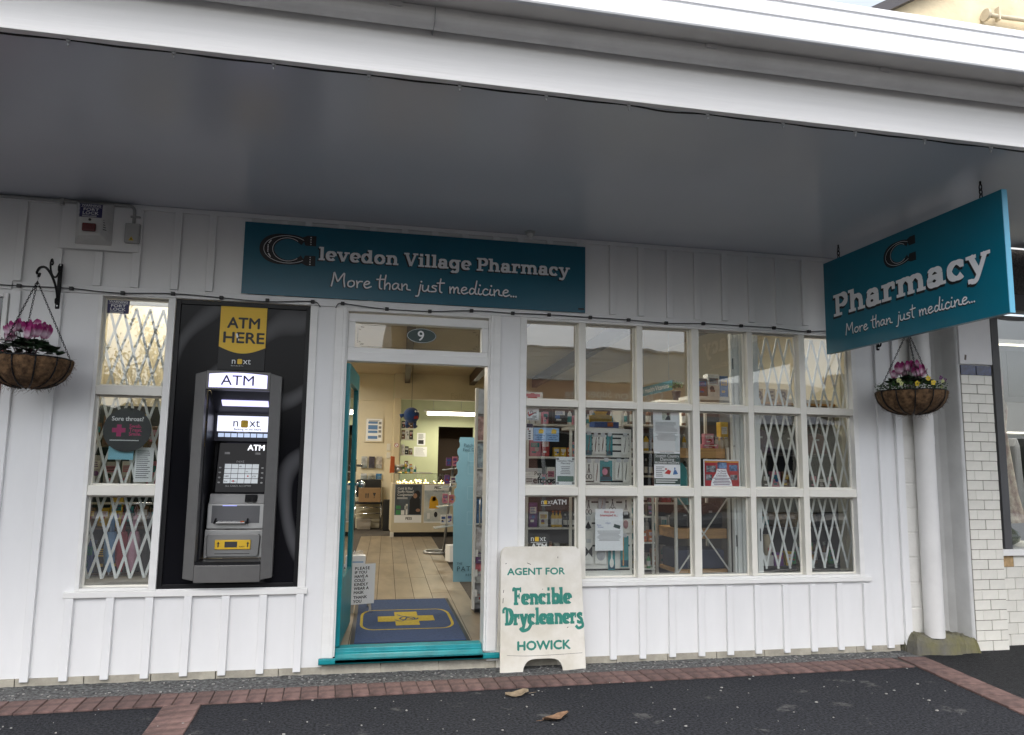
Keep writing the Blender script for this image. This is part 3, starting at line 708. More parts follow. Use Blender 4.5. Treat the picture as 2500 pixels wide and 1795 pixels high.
# ------------------------------------------------------------------ sandwich board
AFW = mat('weathered cream board', (.70,.66,.56), .55, var=.10, vs=5, bump=.2, bs=14, dots=(26,.225,(.16,.10,.06)), col2=(.76,.73,.66))
af = thing('sandwich_board', (1.405,-.07,0), 'cream A-frame board reading AGENT FOR Fencible Drycleaners HOWICK on the footpath', 'sandwich board')
lean = math.atan2(.075,.86)
fr = Frame((1.095,-.150,0.0),(1,0,0),(0,math.sin(lean),math.cos(lean)))
def af_outline():
    w, h, r = .615, .855, .055; P = [(.0,.0),(.165,.0)]
    P += [(.165+.07*(1-math.cos(R(a))), .085*math.sin(R(a))) for a in (20,40,60,80)]+[(.25,.088),(.36,.088)]
    P += [(.455-.07*(1-math.cos(R(a))), .085*math.sin(R(a))) for a in (80,60,40,20)]+[(.455,.002),(.625,.012)]
    P += [(w+.010-.016,h-r)] if False else []
    P += [(.606-r+r*math.cos(R(a)), h-r+r*math.sin(R(a))) for a in (0,20,45,70,90)]+[(.008+r+r*math.cos(R(a)), h-r+r*math.sin(R(a))) for a in (90,110,135,160,180)]
    return P
def af_panel(fr, name):
    mb = MB(); P = af_outline(); mb.poly([fr(x,y,0) for x, y in P], -fr.n*.012); return part(name, mb, AFW, af, .002)
af_panel(fr, 'front_panel')
fb = Frame((1.095,.002,0.0),(1,0,0),(0,-math.sin(lean*.55),math.cos(lean*.55)))
af_panel(Frame((1.095,-.012,0.0),(1,0,0),(0,-math.sin(.055),math.cos(.055))), 'rear_panel')
for x in (.12,.48): part('hinge', MB().box(1.095+x-.03,1.095+x+.03,-.068,-.055,.800,.835), STEEL, af)
GRN = mat('green sign paint', (.025,.215,.165), .5, var=.12, vs=20)
mb = MB()
text_mb(mb, fr, 'AGENT FOR', .066, .055, .663, .0008, bold=.035, width=.425)
text_mb(mb, fr, 'HOWICK', .084, .120, .150, .0008, bold=.042, width=.385)
slab_text(mb, fr, 'Fencible', .118, .100, .455, .001, width=.425, T=.29, S=.15, X=.66)
slab_text(mb, fr, 'Drycleaners', .118, .034, .318, .001, width=.575, T=.29, S=.15, X=.66)
# swashes: tail of the y, curl of the s
ribbon(mb, fr, spline([(.225,.325),(.205,.292),(.165,.280),(.145,.300)],6), [.022]*19, .0026)
ribbon(mb, fr, spline([(.604,.330),(.606,.300),(.575,.288),(.555,.306)],6), [.020]*19, .0026)
part('lettering', mb, GRN, af)
mb = MB()
for x, y, l, a in ((.025,.54,.02,1.4),(.022,.47,.035,1.5),(.20,.745,.03,-.4),(.43,.775,.012,1.5),(.49,.29,.012,.6),(.31,.56,.006,.2),(.04,.74,.01,.3)):
    ribbon(mb, fr, [(x,y),(x+l*math.cos(a),y+l*math.sin(a))], .004, .0007)
ribbon(mb, fr, spline([(.05,.118),(.2,.110),(.40,.112),(.60,.118)],8), .0022, .0007); 
part('scratch', mb, mat('exposed board', (.05,.035,.025), .8), af)

# ------------------------------------------------------------------ cash machine
PANEL = mat('black gloss swirl panel', (.010,.010,.012), .16, spec=.10, col2=(.010,.010,.012), var=.01)
nt = PANEL.node_tree; N = nt.nodes; L = nt.links
tc = N.new('ShaderNodeTexCoord'); mp = N.new('ShaderNodeMapping'); mp.inputs['Location'].default_value = (.0,0,-.9); mp.inputs['Scale'].default_value = (1.6,1,.95); L.new(tc.outputs['Object'], mp.inputs[0])
wv = N.new('ShaderNodeTexWave'); wv.wave_type = 'RINGS'; wv.rings_direction = 'Y'; wv.inputs['Scale'].default_value = .62; wv.inputs['Distortion'].default_value = 8.0; wv.inputs['Detail'].default_value = 1.5; wv.inputs['Detail Scale'].default_value = 1.1; wv.inputs['Phase Offset'].default_value = 2.2  # distorted rings give pale swirls in the base colour
L.new(mp.outputs[0], wv.inputs['Vector']); rp = N.new('ShaderNodeValToRGB'); rp.color_ramp.elements[0].position = .76; rp.color_ramp.elements[0].color = (.006,.006,.008,1); rp.color_ramp.elements[1].position = 1.0; rp.color_ramp.elements[1].color = (.085,.085,.09,1)
L.new(wv.outputs['Fac'], rp.inputs[0]); L.new(rp.outputs[0], N['Principled BSDF'].inputs['Base Color'])
pn = thing('cash_machine_surround', (-.755,.0,.588), 'glossy black panel with pale swirls around the cash machine', 'panel')
mb = MB()
for a in [(-1.205,-.968,.592,2.552),(-.542,-.304,.592,2.552),(-.968,-.542,1.99,2.552),(-.968,-.542,.592,.70)]: mb.box(a[0],a[1],.018,.028,a[2],a[3])
part('swirl_panel', mb, PANEL, pn)
mb = MB(); mb.box(-1.2065,-1.176,.004,.0175,.588,2.5535); mb.box(-.331,-.3025,.004,.0175,.588,2.5535); mb.box(-1.176,-.331,.004,.0175,2.522,2.5535); mb.box(-1.176,-.331,.004,.0175,.588,.618)
part('frame', mb, BLACK, pn, .002)

GM = mat('gunmetal grey casing', (.135,.132,.128), .42, metal=.25, var=.05, vs=20)
SILV = mat('silver console', (.42,.42,.41), .34, metal=.55, var=.05, vs=9)
DARK = mat('dark recess plastic', (.014,.014,.018), .35, spec=.3)
LITP = mat('lit violet white panel', (.62,.60,1.0), .4, emit=.60)
YEL = mat('bright yellow print', (.80,.50,.02), .45)
atm = thing('cash_machine', (-.76,0,.64), 'tall grey cash machine set into the black panel left of the door', 'cash machine')
# two side cheeks: chamfered profile towards the street
def cheek(x0, x1, lab):
    mb = MB(); out = x0 if lab == 'l' else x1; inn = x1 if lab == 'l' else x0
    y = [(-.006 if lab == 'l' else -.006)]
    V = [(out,-.052,.662),(inn,-.086,.652),(inn,-.086,2.048),(out,-.052,2.030)]
    Bk = [(out,.015,.662),(inn,.015,.652),(inn,.015,2.048),(out,.015,2.030)]
    F = [(0,1,2,3),(7,6,5,4),(0,4,5,1),(1,5,6,2),(2,6,7,3),(3,7,4,0)]
    if lab != 'l': F = [q[::-1] for q in F]
    mb.add(V+Bk, F); return part('side_cheek', mb, GM, atm, .004)
cheek(-1.040,-.966,'l'); cheek(-.544,-.470,'r')
mb = MB(); P = []
for i in range(13):
    t = i/12; P.append((-.965+.420*t, -.088-.016*math.sin(math.pi*t)))
mb.poly([(x,y,1.925) for x, y in P]+[(-.545,.015,1.925),(-.965,.015,1.925)], (0,0,.128)); part('header', mb, GM, atm, .003)
mb = MB(); n = 13
V = [(-.945+.380*i/12, -.0895-.016*math.sin(math.pi*(.05+.9*i/12)), 1.938) for i in range(n)]+[(-.945+.380*i/12, -.0895-.016*math.sin(math.pi*(.05+.9*i/12)), 2.030+.010*math.sin(math.pi*i/12)) for i in range(n)]
mb.add(V, [(i,i+1,i+1+n,i+n) for i in range(n-1)], True); part('lit_sign', mb, LITP, atm)
part('lettering', text_mb(MB(), WALL(-.866,-.1085,1.955), 'ATM', .098, 0,0,0, bold=.004, width=.215, res=5), INK, atm)
mb = MB(); mb.poly([(x,y,.640-.0) for x, y in P]+[(-.545,.015,.640),(-.965,.015,.640)], (0,0,.112)); part('base_panel', mb, GM, atm, .004)
part('ledge', MB().box(-.965,-.545,-.075,.12,.753,.772), BLACK, atm)
# hood interior
mb = MB(); mb.box(-.965,-.955,.0152,.40,.755,1.924); mb.box(-.555,-.545,.0152,.40,.755,1.924); mb.box(-.955,-.555,.39,.40,.755,1.924)
part('recess', mb, DARK, atm)
mb = MB(); mb.add([(-.954,.06,1.93),(-.556,.06,1.93),(-.556,.30,1.79),(-.954,.30,1.79)], [(0,1,2,3)]); mb.add([(-.954,.30,1.79),(-.556,.30,1.79),(-.556,.30,1.585),(-.954,.30,1.585)], [(0,1,2,3)]); part('hood', mb, mat('dark blue grey plastic', (.03,.03,.045), .4), atm)
mb = MB(); mb.add([(-.895,.150,1.872),(-.575,.150,1.872),(-.575,.215,1.834),(-.895,.215,1.834)], [(0,1,2,3)]); part('light_strip', mb, LITP, atm)
mb = MB(); mb.box(-.934,-.560,.288,.298,1.655,1.768); part('lit_sign', mb, mat('lit white panel', (.80,.82,1.0), .4, emit=.42), atm)
fr = WALL(-.934,.287,1.655)
mb = MB(); text_mb(mb, fr, 'n', .088, .105, .036, .001, res=5); text_mb(mb, fr, 'xt', .088, .222, .036, .001, res=5); text_mb(mb, fr, 'Banking on the future', .022, .115, .010, .001, bold=.01); part('lettering', mb, INK, atm)
mb = MB(); fpoly(mb, fr, [(.163,.036),(.170,.029),(.206,.029),(.213,.036),(.213,.076),(.206,.083),(.170,.083),(.163,.076)], .0006); part('emblem', mb, YEL, atm)
mb = MB(); 
for i in range(8): mb.box(-.925+.045*i,-.925+.045*i+.039,.296,.299,1.614,1.642)
part('card_strip', mb, mat('lit card print', (.55,.65,.85), .4, emit=.28), atm)
part('lettering', text_mb(MB(), WALL(-.80,.295,1.645), 'CARDS ACCEPTED', .010, bold=.01), WHITE, atm)
# console: profile in (y,z), swept across
def slabp(x0, x1, prof, name, m, bev=.004): 
    mb = MB(); mb.poly([(x0,y,z) for y, z in prof], (x1-x0,0,0)); return part(name, mb, m, atm, bev)
slabp(-.915,-.562,[(.285,1.572),(.270,1.580),(.175,1.212),(.39,1.212),(.39,1.572)],'screen_fascia',mat('black console glass',(.005,.005,.006),.10,spec=.12),.012)
slabp(-.932,-.560,[(.172,1.211),(.140,1.150),(.140,1.148),(.165,1.148),(.39,1.148),(.39,1.211)],'card_bay',SILV)
sb = slabp(-.940,-.560,[(.139,1.147),(.128,.970),(.39,.970),(.39,1.147)],'keypad_bay',SILV,.006)
slabp(-.946,-.558,[(.124,.966),(.118,.775),(.39,.775),(.39,.966)],'dispenser_bay',SILV,.004)
# console frame on the tilted screen plane
tv = Vector((0,.095,.368)).normalized(); sf = Frame((-.915,.1752,1.212),(1,0,0),tv)
part('lettering', text_mb(MB(), sf, 'ATM', .058, .205, .318, .002, bold=.03, width=.115), mat('lit white letter', (.9,.9,.95), .4, emit=.5), atm)
part('lettering', text_mb(MB(), sf, 'next', .030, .135, .226, .0025), GREYP, atm)
mb = MB(); cols = 5; rows = 4
for i in range(cols):
    for j in range(rows): strip(mb, sf, .060+.047*i, .104+.047*i, .075+.036*j, .107+.036*j, .001)
part('screen_tiles', mb, mat('screen tile glow', (.60,.64,.66), .4, emit=.14), atm)
mb = MB()
for i, c in enumerate('NBS VISA eft co JCB bnz'.split()): text_mb(mb, sf, c, .016, .064+.047*(i % 5), .084+.036*((i*3+1) % 4), .0018, bold=.01)
part('lettering', mb, INK, atm); part('lettering', text_mb(MB(), sf, 'ALL CARDS ACCEPTED', .017, .075, .050, .0015), GREYP, atm)
RB = mat('red dot', (.5,.02,.02), .4)
mb = MB(); disc2(mb, sf, .126,.091,.007,.007,.0022,10); disc2(mb, sf, .222,.127,.006,.006,.0022,10); part('card_mark', mb, RB, atm)
for i in range(4):
    for x in (.030,.318):
        mb = MB(); disc2(mb, sf, x, .080+.036*i, .009,.006,.0012,12); part('side_key', mb, GREYP, atm)
for x in (.05,.26): 
    mb = MB(); strip(mb, sf, x, x+.036, .286,.302,.001); part('camera_window', mb, mat('grey lens',(.10,.10,.10),.2), atm)
cf = Frame((-.932,.141,1.149),(1,0,0),Vector((0,.032,.061)).normalized())
mb = MB(); strip(mb, cf, .026,.118,.012,.050,.0,.003); part('receipt_slot', mb, GREYP, atm, .002)
mb = MB(); strip(mb, cf, .236,.318,.006,.060,.0,.016); strip(mb, cf, .248,.268,.0,.03,.016,.01); strip(mb, cf, .286,.306,.0,.03,.016,.01); part('card_reader', mb, BLACK, atm, .003)
mb = MB(); strip(mb, cf, .128,.226,.014,.048,.0,.0015); part('label_plate', mb, SILV, atm)
# keypad recess: flat strip with the recess shade put into its grey
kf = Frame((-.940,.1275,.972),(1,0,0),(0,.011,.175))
mb = MB(); strip(mb, kf, .030,.350,.040,.160,.0005,.0012); part('keypad_recess_shade', mb, mat('grey tray with painted shade', (.11,.11,.115), .4, metal=.3), atm)
part('keypad_shelf', MB().box(-.87,-.68,.062,.127,1.012,1.022), SILV, atm, .003)
mb = MB()
for i in range(5):
    for j in range(3): mb.box(-.858+.030*i,-.858+.030*i+.024,.066+.020*j,.066+.020*j+.015,1.0225,1.027)
part('keypad', mb, mat('key grey', (.50,.50,.48), .4), atm)
part('cancel_key', MB().box(-.708,-.684,.066,.080,1.0225,1.028), RB, atm); part('clear_key', MB().box(-.708,-.684,.086,.100,1.0225,1.028), YEL, atm)
for x in (-.884,-.672): part('privacy_fin', MB().poly([(x,.050,1.012),(x,.127,1.012),(x,.127,1.045)], (.010,0,0)), BLACK, atm)
part('blue_light', MB().box(-.84,-.745,.1265,.130,1.128,1.134), mat('soft blue light', (.35,.38,.8), .4, emit=.3), atm)
dfm = Frame((-.946,.1185,.775),(1,0,0),(0,.006,.191))
mb = MB(); fpoly(mb, dfm, [(.02,.018),(.03,.008),(.355,.008),(.365,.018),(.372,.15),(.358,.165),(.03,.165),(.016,.15)], .0, .018); part('dispenser_door', mb, mat('darker silver', (.26,.26,.255), .36, metal=.5), atm, .006)
mb = MB(); strip(mb, dfm, .075,.310,.060,.124,.0185,.012); part('dispenser_bezel', mb, YEL, atm, .003)
mb = MB(); strip(mb, dfm, .140,.222,.074,.112,.031,.002); part('cash_slot', mb, mat('shutter grey', (.07,.07,.075), .3, metal=.5), atm)
mb = MB()
for x in (.098,.292): mb = MB(); fpoly(mb, dfm, [(x-.004,.075),(x+.004,.075),(x+.004,.098),(x+.010,.098),(x,.112),(x-.010,.098),(x-.004,.098)], .031); part('arrow', mb, INK, atm)
part('lettering', text_mb(MB(), dfm, 'CASH', .014, .236,.074,.0312, bold=.02), INK, atm)
mb = MB(); strip(mb, dfm, .075,.305,.028,.032,.0185,.001); part('groove', mb, BLACK, atm)

hs2 = thing('atm_here_plaque', (-.755,.0,2.087), 'yellow and black ATM HERE plaque above the cash machine', 'sign')
part('plate', MB().box(-.913,-.600,.008,.0175,2.070,2.524), mat('charcoal plate', (.014,.014,.015), .35, spec=.25), hs2, .002)
fr = WALL(-.913,.008,2.070)
mb = MB(); fpoly(mb, fr, [(.0005,.454),(.0005,.165)]+[(.3125*i/12, .165-.045*math.sin(math.pi*i/12)) for i in range(1,12)]+[(.3125,.165),(.3125,.454)], .0004); part('yellow_field', mb, YEL, hs2)
mb = MB(); text_mb(mb, fr, 'ATM', .108, .050,.300,.002, bold=.024, width=.215, res=5); text_mb(mb, fr, 'HERE', .108, .020,.195,.002, bold=.024, width=.272, res=5); part('lettering', mb, INK, hs2)
mb = MB(); fpoly(mb, fr, [(.118,.225),(.128,.238),(.120,.262),(.108,.258)], .0032); fpoly(mb, fr, [(.128,.205),(.134,.222),(.126,.226)], .0032); part('scuff', mb, WHITE, hs2)
mb = MB(); text_mb(mb, fr, 'n', .062, .090,.046,.001, res=5); text_mb(mb, fr, 'xt', .062, .168,.046,.001, res=5); text_mb(mb, fr, 'PAYMENTS', .011, .090,.028,.001, sp=1.7); part('small_lettering', mb, LET, hs2)
mb = MB(); fpoly(mb, fr, [(.130,.050),(.135,.045),(.157,.045),(.162,.050),(.162,.076),(.157,.081),(.135,.081),(.130,.076)], .0006); part('emblem', mb, YEL, hs2)
# ------------------------------------------------------------------ hanging baskets
COIR = mat('coir fibre liner', (.115,.060,.026), .95, var=.55, vs=26, bump=1.0, bs=55, col2=(.20,.115,.055))
LEAF = mat('dark cyclamen leaf', (.020,.045,.022), .45, var=.5, vs=30, col2=(.045,.085,.04))
LEAF2 = mat('viola leaf', (.035,.085,.018), .5, var=.4, vs=30)
PETAL = mat('cyclamen petal', (.8,.75,.78), .5)
nt = PETAL.node_tree; N = nt.nodes; L = nt.links
tc = N.new('ShaderNodeTexCoord'); sx = N.new('ShaderNodeSeparateXYZ'); L.new(tc.outputs['Object'], sx.inputs[0])
nz = N.new('ShaderNodeTexNoise'); nz.inputs['Scale'].default_value = 60; L.new(tc.outputs['Object'], nz.inputs['Vector'])
ad = N.new('ShaderNodeMath'); ad.operation = 'MULTIPLY_ADD'; ad.inputs[1].default_value = .025; L.new(nz.outputs['Fac'], ad.inputs[0]); L.new(sx.outputs['Z'], ad.inputs[2])
rp = N.new('ShaderNodeValToRGB'); rp.color_ramp.elements[0].position = .022; rp.color_ramp.elements[0].color = (.72,.58,.66,1); rp.color_ramp.elements[1].position = .046; rp.color_ramp.elements[1].color = (.30,.010,.14,1)
e = rp.color_ramp.elements.new(.0); e.color = (.35,.03,.15,1)
L.new(ad.outputs[0], rp.inputs[0]); L.new(rp.outputs[0], N['Principled BSDF'].inputs['Base Color'])
STEMM = mat('plum stem', (.07,.02,.03), .5)
SOIL = mat('potting soil', (.02,.015,.01), .95)

def chain_mb(a, b, link=.016, r=.0019, w=.0052):
    a, b = Vector(a), Vector(b); d = (b-a); n = int(d.length/link); d.normalize(); u = d.orthogonal().normalized(); v = d.cross(u); mb = MB()
    for i in range(n):
        c = a+d*link*(i+.5); q = u if i % 2 else v; P = []
        for k in range(8):
            t = 2*math.pi*k/8; P.append(c+d*(link*.66*math.cos(t))+q*(w*math.sin(t)))
        mb.tube(P, r, 4, closed=True)
    return mb
def flower_mesh(seed):
    rn = random.Random(seed); mb = MB()
    for k in range(5):
        a = 2*math.pi*k/5+rn.uniform(-.25,.25); tw = rn.uniform(-.5,.5); V = []; lean = rn.uniform(.10,.55); n = 6; ln = rn.uniform(.052,.066)
        for i in range(n+1):
            t = i/n; r = .006+.034*lean*math.sin(t*1.9)*1.3; z = -.008+ln*t; w = .017*math.sin(math.pi*min(1,.12+.80*t))**.8
            dx, dy = math.cos(a+tw*t*.6), math.sin(a+tw*t*.6); cx, cy = r*dx, r*dy
            for s in (-1,-.4,.4,1): V.append((cx-s*w*dy+ .004*abs(s)*dx, cy+s*w*dx+.004*abs(s)*dy, z+rn.uniform(-.0015,.0015)))
        mb.add(V, [(i*4+j, i*4+j+1, (i+1)*4+j+1, (i+1)*4+j) for i in range(n) for j in range(3)], True)
    return mb.mesh('flower', PETAL)
FLW = [flower_mesh(s) for s in range(4)]
def heart_leaf(mb, c, up, fw, s, rn):
    up, fw = Vector(up).normalized(), Vector(fw).normalized(); sd = fw.cross(up).normalized(); up = sd.cross(fw).normalized()
    out = [(0,-.15),(.28,-.42),(.56,-.30),(.62,.05),(.45,.45),(0,.85),(-.45,.45),(-.62,.05),(-.56,-.30),(-.28,-.42)]
    V = [Vector(c)]+[Vector(c)+sd*x*s+fw*y*s-up*(abs(x)*.30+max(0,y)*.22)*s+up*rn.uniform(-.05,.05)*s for x, y in out]
    mb.add(V, [(0,i+1,(i+1) % 10+1) for i in range(10)], True)
def leaf_sprig(mb, c, rn, s):
    d = Vector((rn.uniform(-1,1), rn.uniform(-1,1), rn.uniform(.1,1))).normalized()
    sd = d.orthogonal().normalized(); n = d.cross(sd)
    V = [Vector(c), Vector(c)+d*s*.5+sd*s*.28+n*.1*s, Vector(c)+d*s, Vector(c)+d*s*.5-sd*s*.28+n*.1*s]
    mb.add(V, [(0,1,2,3)], True)
def basket(cx, cy, zr, r, depth, hookz, label, blabel, plabel, seed, violas):
    rn = random.Random(seed)
    t = thing('hanging_basket', (cx,cy,zr-depth), label, 'hanging basket', 'coir hanging baskets')
    prof = [(r*math.cos(R(a))**.75 if a < 89 else .002, zr-depth*math.sin(R(a))) for a in range(0,91,6)]
    mb = MB(); n = 48; V = []; k = len(prof)
    for (q, z) in prof:
        for j in range(n):
            a = 2*math.pi*j/n; bul = 1+.065*abs(math.sin(a*6+.3)) + rn.uniform(-.012,.012)
            V.append((cx+q*bul*math.cos(a), cy+q*bul*math.sin(a), z+rn.uniform(-.003,.003)))
    mb.add(V, [(i*n+j, i*n+(j+1) % n, (i+1)*n+(j+1) % n, (i+1)*n+j)[::-1] for i in range(k-1) for j in range(n)], True)
    part('liner', mb, COIR, t)
    mb = MB()
    for i in range(1000):
        a = rn.uniform(0,6.283); e = rn.uniform(0,1.45); q = r*math.cos(e)**.75*1.03; p = Vector((cx+q*math.cos(a), cy+q*math.sin(a), zr-depth*math.sin(e)))
        o = Vector((math.cos(a)*math.cos(e), math.sin(a)*math.cos(e), -math.sin(e)*.8)); tg = Vector((-math.sin(a), math.cos(a), rn.uniform(-1,1)))
        l = rn.uniform(.012,.060); p1 = p+tg*l*.5+o*rn.uniform(.002,.014); p2 = p+tg*l*rn.uniform(.3,1)+o*rn.uniform(-.002,.034)*rn.random()
        mb.tube([p, p1, p2], .0006, 3, caps=False)
    f = part('coir_fibres', mb, COIR, t); f['kind'] = 'stuff'
    part('rim', MB().tube([(cx+(r+.004)*math.cos(2*math.pi*i/40), cy+(r+.004)*math.sin(2*math.pi*i/40), zr+.004) for i in range(40)], .0065, 6, closed=True), IRON, t)
    for k in range(12):
        a = 2*math.pi*k/12-.05
        part('wire_rib', MB().tube([(cx+(r*1.03*math.cos(R(e))**.75+.003)*math.cos(a), cy+(r*1.03*math.cos(R(e))**.75+.003)*math.sin(a), zr-(depth+.005)*math.sin(R(e))) for e in (0,12,25,40,55,70,82)], .0048, 6), IRON, t)
    for k in range(3):
        a = R(5+120*k); part('chain', chain_mb((cx,cy,hookz-.045),(cx+r*math.cos(a),cy+r*math.sin(a),zr)), IRON, t)
    pts = [(cx,cy-.016*math.cos(R(q)),hookz-.010+.016*math.sin(R(q))-(.0 if q < 200 else (q-200)*.00012)) for q in range(-60,250,25)]+[(cx,cy,hookz-.05)]
    part('s_hook', MB().tube(pts, .0026, 6), STEEL, t)
    part('soil', MB().lathe([(.001,zr+.012),(r*.6,zr+.004),(r*.94,zr-.012)], (cx,cy,0), 24), SOIL, t)
    # plants
    pl = thing('cyclamen_plant', (cx-.02,cy,zr), plabel, 'plant', 'cyclamens in the baskets')
    mb = MB(); st = MB(); ox = cx-(.02 if not violas else .015)
    for i in range(130):
        a = rn.uniform(0,6.283); q = rn.random()**.6*r*(.80 if not violas else .60); h = .098*(1-(q/r)**1.8)+rn.uniform(.0,.032)
        c = Vector((ox+q*math.cos(a), cy+q*math.sin(a), zr+.006+h)); o = Vector((math.cos(a), math.sin(a), rn.uniform(-.3,.5)))
        heart_leaf(mb, c, Vector((o.x*.7*q/r+rn.uniform(-.3,.3), o.y*.7*q/r+rn.uniform(-.3,.3), 1)), o, rn.uniform(.036,.056), rn)
    part('leaves', mb, LEAF, pl)
    spots = [(-.095,-.02,.150),(-.065,.03,.185),(-.055,-.05,.175),(-.020,.02,.140),(.005,-.03,.165),(.030,.03,.185),(.045,-.02,.190),(.075,.02,.160),(.095,-.02,.140),(-.115,.02,.120),(.02,-.07,.130),(.06,-.06,.145)]
    for i, (dx, dy, h) in enumerate(spots):
        p = Vector((ox+dx, cy+dy, zr+h)); inst('flower', FLW[i % 4], pl, p, (rn.uniform(-.35,.35), rn.uniform(-.4,.4), rn.uniform(0,6)), (rn.uniform(1.05,1.35),)*3)
        st.tube([(ox+dx*.4, cy+dy*.4, zr+.01), (ox+dx*.75, cy+dy*.8, zr+h*.6), p-Vector((0,0,.006))], .0022, 5)
    st.tube([(ox+.085,cy,zr+.05),(ox+.10,cy,zr+.10),(ox+.108,cy,zr+.125),(ox+.115,cy,zr+.121)], .0018, 5)
    part('stems', st, STEMM, pl)
    if violas:
        vp = thing('viola_plant', (cx,cy-.1,zr), 'yellow violas edging the basket by the downpipe', 'plant')
        mb = MB()
        for i in range(700):
            a = rn.uniform(0,6.283); q = r*(.55+.48*rn.random()); leaf_sprig(mb, (cx+q*math.cos(a), cy+q*math.sin(a), zr+rn.uniform(.0,.065)), rn, rn.uniform(.016,.028))
        part('foliage', mb, LEAF2, vp)
        vy = mat('viola yellow', (.75,.55,.03), .5); vw = mat('viola cream', (.55,.58,.25), .5); vd = mat('viola plum', (.10,.02,.10), .5)
        for (dx, dz, m, s) in ((-.115,.045,vy,.030),(.0,.055,vy,.030),(-.04,.085,vy,.028),(-.205,.075,vw,.028),(-.195,.050,vw,.024),(.235,.05,vw,.022),(.08,.095,vd,.022),(.15,.085,vd,.02),(.105,.070,vw,.02)):
            mb = MB(); c = Vector((cx+dx, cy-math.sqrt(max(.001,(r*.97)**2-dx*dx)) if abs(dx) < .22 else cy-.05, zr+dz))
            for k in range(5):
                a = R(90+72*k); q = c+Vector((math.cos(a)*s*.42, -.004-.003*math.sin(k*2.), math.sin(a)*s*.42)); mb.add([q+Vector((math.cos(b)*s*.36, rn.uniform(-.002,.002), math.sin(b)*s*.36)) for b in (0,1.05,2.1,3.14,4.19,5.24)], [(0,1,2,3,4,5)])
            part('viola_flower', mb, m, vp)
    # wall bracket
    b = thing('basket_bracket', (cx,-.03,2.44), blabel, 'bracket', 'basket brackets')
    part('back_bar', MB().box(cx-.013,cx+.013,-.034,-.0195,2.435,2.745), IRON, b, .005)
    zz = hookz
    arm = spline([(cx,-.034,2.50),(cx,-.075,2.565),(cx,-.16,2.625),(cx,-.27,2.655),(cx,-.36,2.635),(cx,cy-.020,2.595),(cx,cy-.010,zz),(cx,cy+.012,zz-.010),(cx,cy+.026,zz+.012)],5)
    part('arm', MB().tube(arm, .0078, 8), IRON, b)
    sc = spline([(cx,-.034,2.700),(cx,-.09,2.640),(cx,-.15,2.632),(cx,-.19,2.66),(cx,-.205,2.705),(cx,-.185,2.735),(cx,-.165,2.715),(cx,-.178,2.70)],5)
    part('scroll', MB().tube(sc, .0062, 8), IRON, b)
    part('scroll', MB().tube(spline([(cx,-.034,2.475),(cx,-.060,2.468),(cx,-.066,2.492),(cx,-.050,2.50)],5), .0062, 8), IRON, b)
    part('scroll', MB().tube(spline([(cx,-.034,2.715),(cx,-.060,2.722),(cx,-.058,2.690),(cx,-.036,2.690)],5), .0062, 8), IRON, b)
    for z in (2.455,2.735): part('screw', MB().lathe([(.006,-.034),(.005,-.037)], (cx,0,z), 8, axis='Y'), STEEL, b)
basket(-1.945,-.385,2.045,.225,.175,2.585, 'coir hanging basket of cyclamens at the left end of the shopfront', 'black scroll bracket on the wall left of the cash machine', 'pink and white cyclamen in the basket left of the cash machine', 5, False)
basket(4.305,-.385,2.050,.245,.170,2.585, 'coir hanging basket with pink and yellow flowers beside the downpipe', 'black scroll bracket mostly hidden behind the hanging Pharmacy sign', 'pink and white cyclamen in the basket beside the downpipe', 9, True)

# ------------------------------------------------------------------ right end: block wall, downpipe, pilaster, neighbour
WB = mat('white painted blockwork', (.78,.77,.73), .6, var=.05, vs=5, bump=.35, bs=50, dots=(14,.20,(.5,.47,.40)))
bw = thing('block_wall', (4.67,.1,0), 'narrow white painted block wall behind the downpipe', 'wall')
z = .14; k = 0
while z < 3.2:
    h = min(.195, 3.199-z); 
    part('block', MB().box(4.5065,4.835+random.uniform(-.012,.006),.012,.20,z,z+h-.005), WB, bw, .006); z += .2
part('mortar', MB().box(4.507,4.822,.018,.19,.0,3.199), WB, bw)
dp = thing('downpipe', (4.672,-.06,.12), 'fat white downpipe beside the tiled pilaster', 'downpipe')
PIPE = mat('white pipe paint', (.74,.73,.71), .42, var=.06, vs=3, bump=.05, bs=12, dots=(10,.19,(.45,.44,.42)))
part('pipe', MB().lathe([(.0755,.12),(.0755,2.43)], (4.672,-.067,0), 32, cap=False), PIPE, dp); part('pipe', MB().lathe([(.0785,2.3),(.0795,2.31),(.0795,2.45),(.076,2.46),(.076,3.199)], (4.672,-.067,0), 32, cap=False), PIPE, dp)
part('clamp', MB().lathe([(.0775,1.66),(.0775,1.73)], (4.672,-.067,0), 32, cap=False), PIPE, dp)
MOSS = mat('mossy concrete', (.24,.23,.20), .95, var=.45, vs=5, bump=.7, bs=40, spec=.2, col2=(.16,.15,.075), dots=(40,.34,(.12,.12,.10)))
mb = MB(); V = []; nx, ny = 31, 17; rn = random.Random(21)
for i in range(nx):
    for j in range(ny):
        a, b = i/(nx-1), j/(ny-1); x = 4.425+.585*a; y = -.175+.40*b+.02*math.sin(a*9)*(1-b)
        ed = min(1, a*9+.0, b*5.5); top = (.158-.050*a)+.010*math.sin(a*11+b*5)+.008*math.sin(b*17+a*6)
        z = -.005 if (j == 0 or i == 0) else top*min(1,.35+ed*.75)+rn.uniform(-.007,.007)
        V.append((x+rn.uniform(-.006,.006), y+rn.uniform(-.006,.006), z))
mb.add(V, [(i*ny+j, (i+1)*ny+j, (i+1)*ny+j+1, i*ny+j+1) for i in range(nx-1) for j in range(ny-1)], False)
solid('concrete_footing', mb, MOSS, 'rounded mossy concrete lump at the foot of the downpipe and pilaster', 'footing')

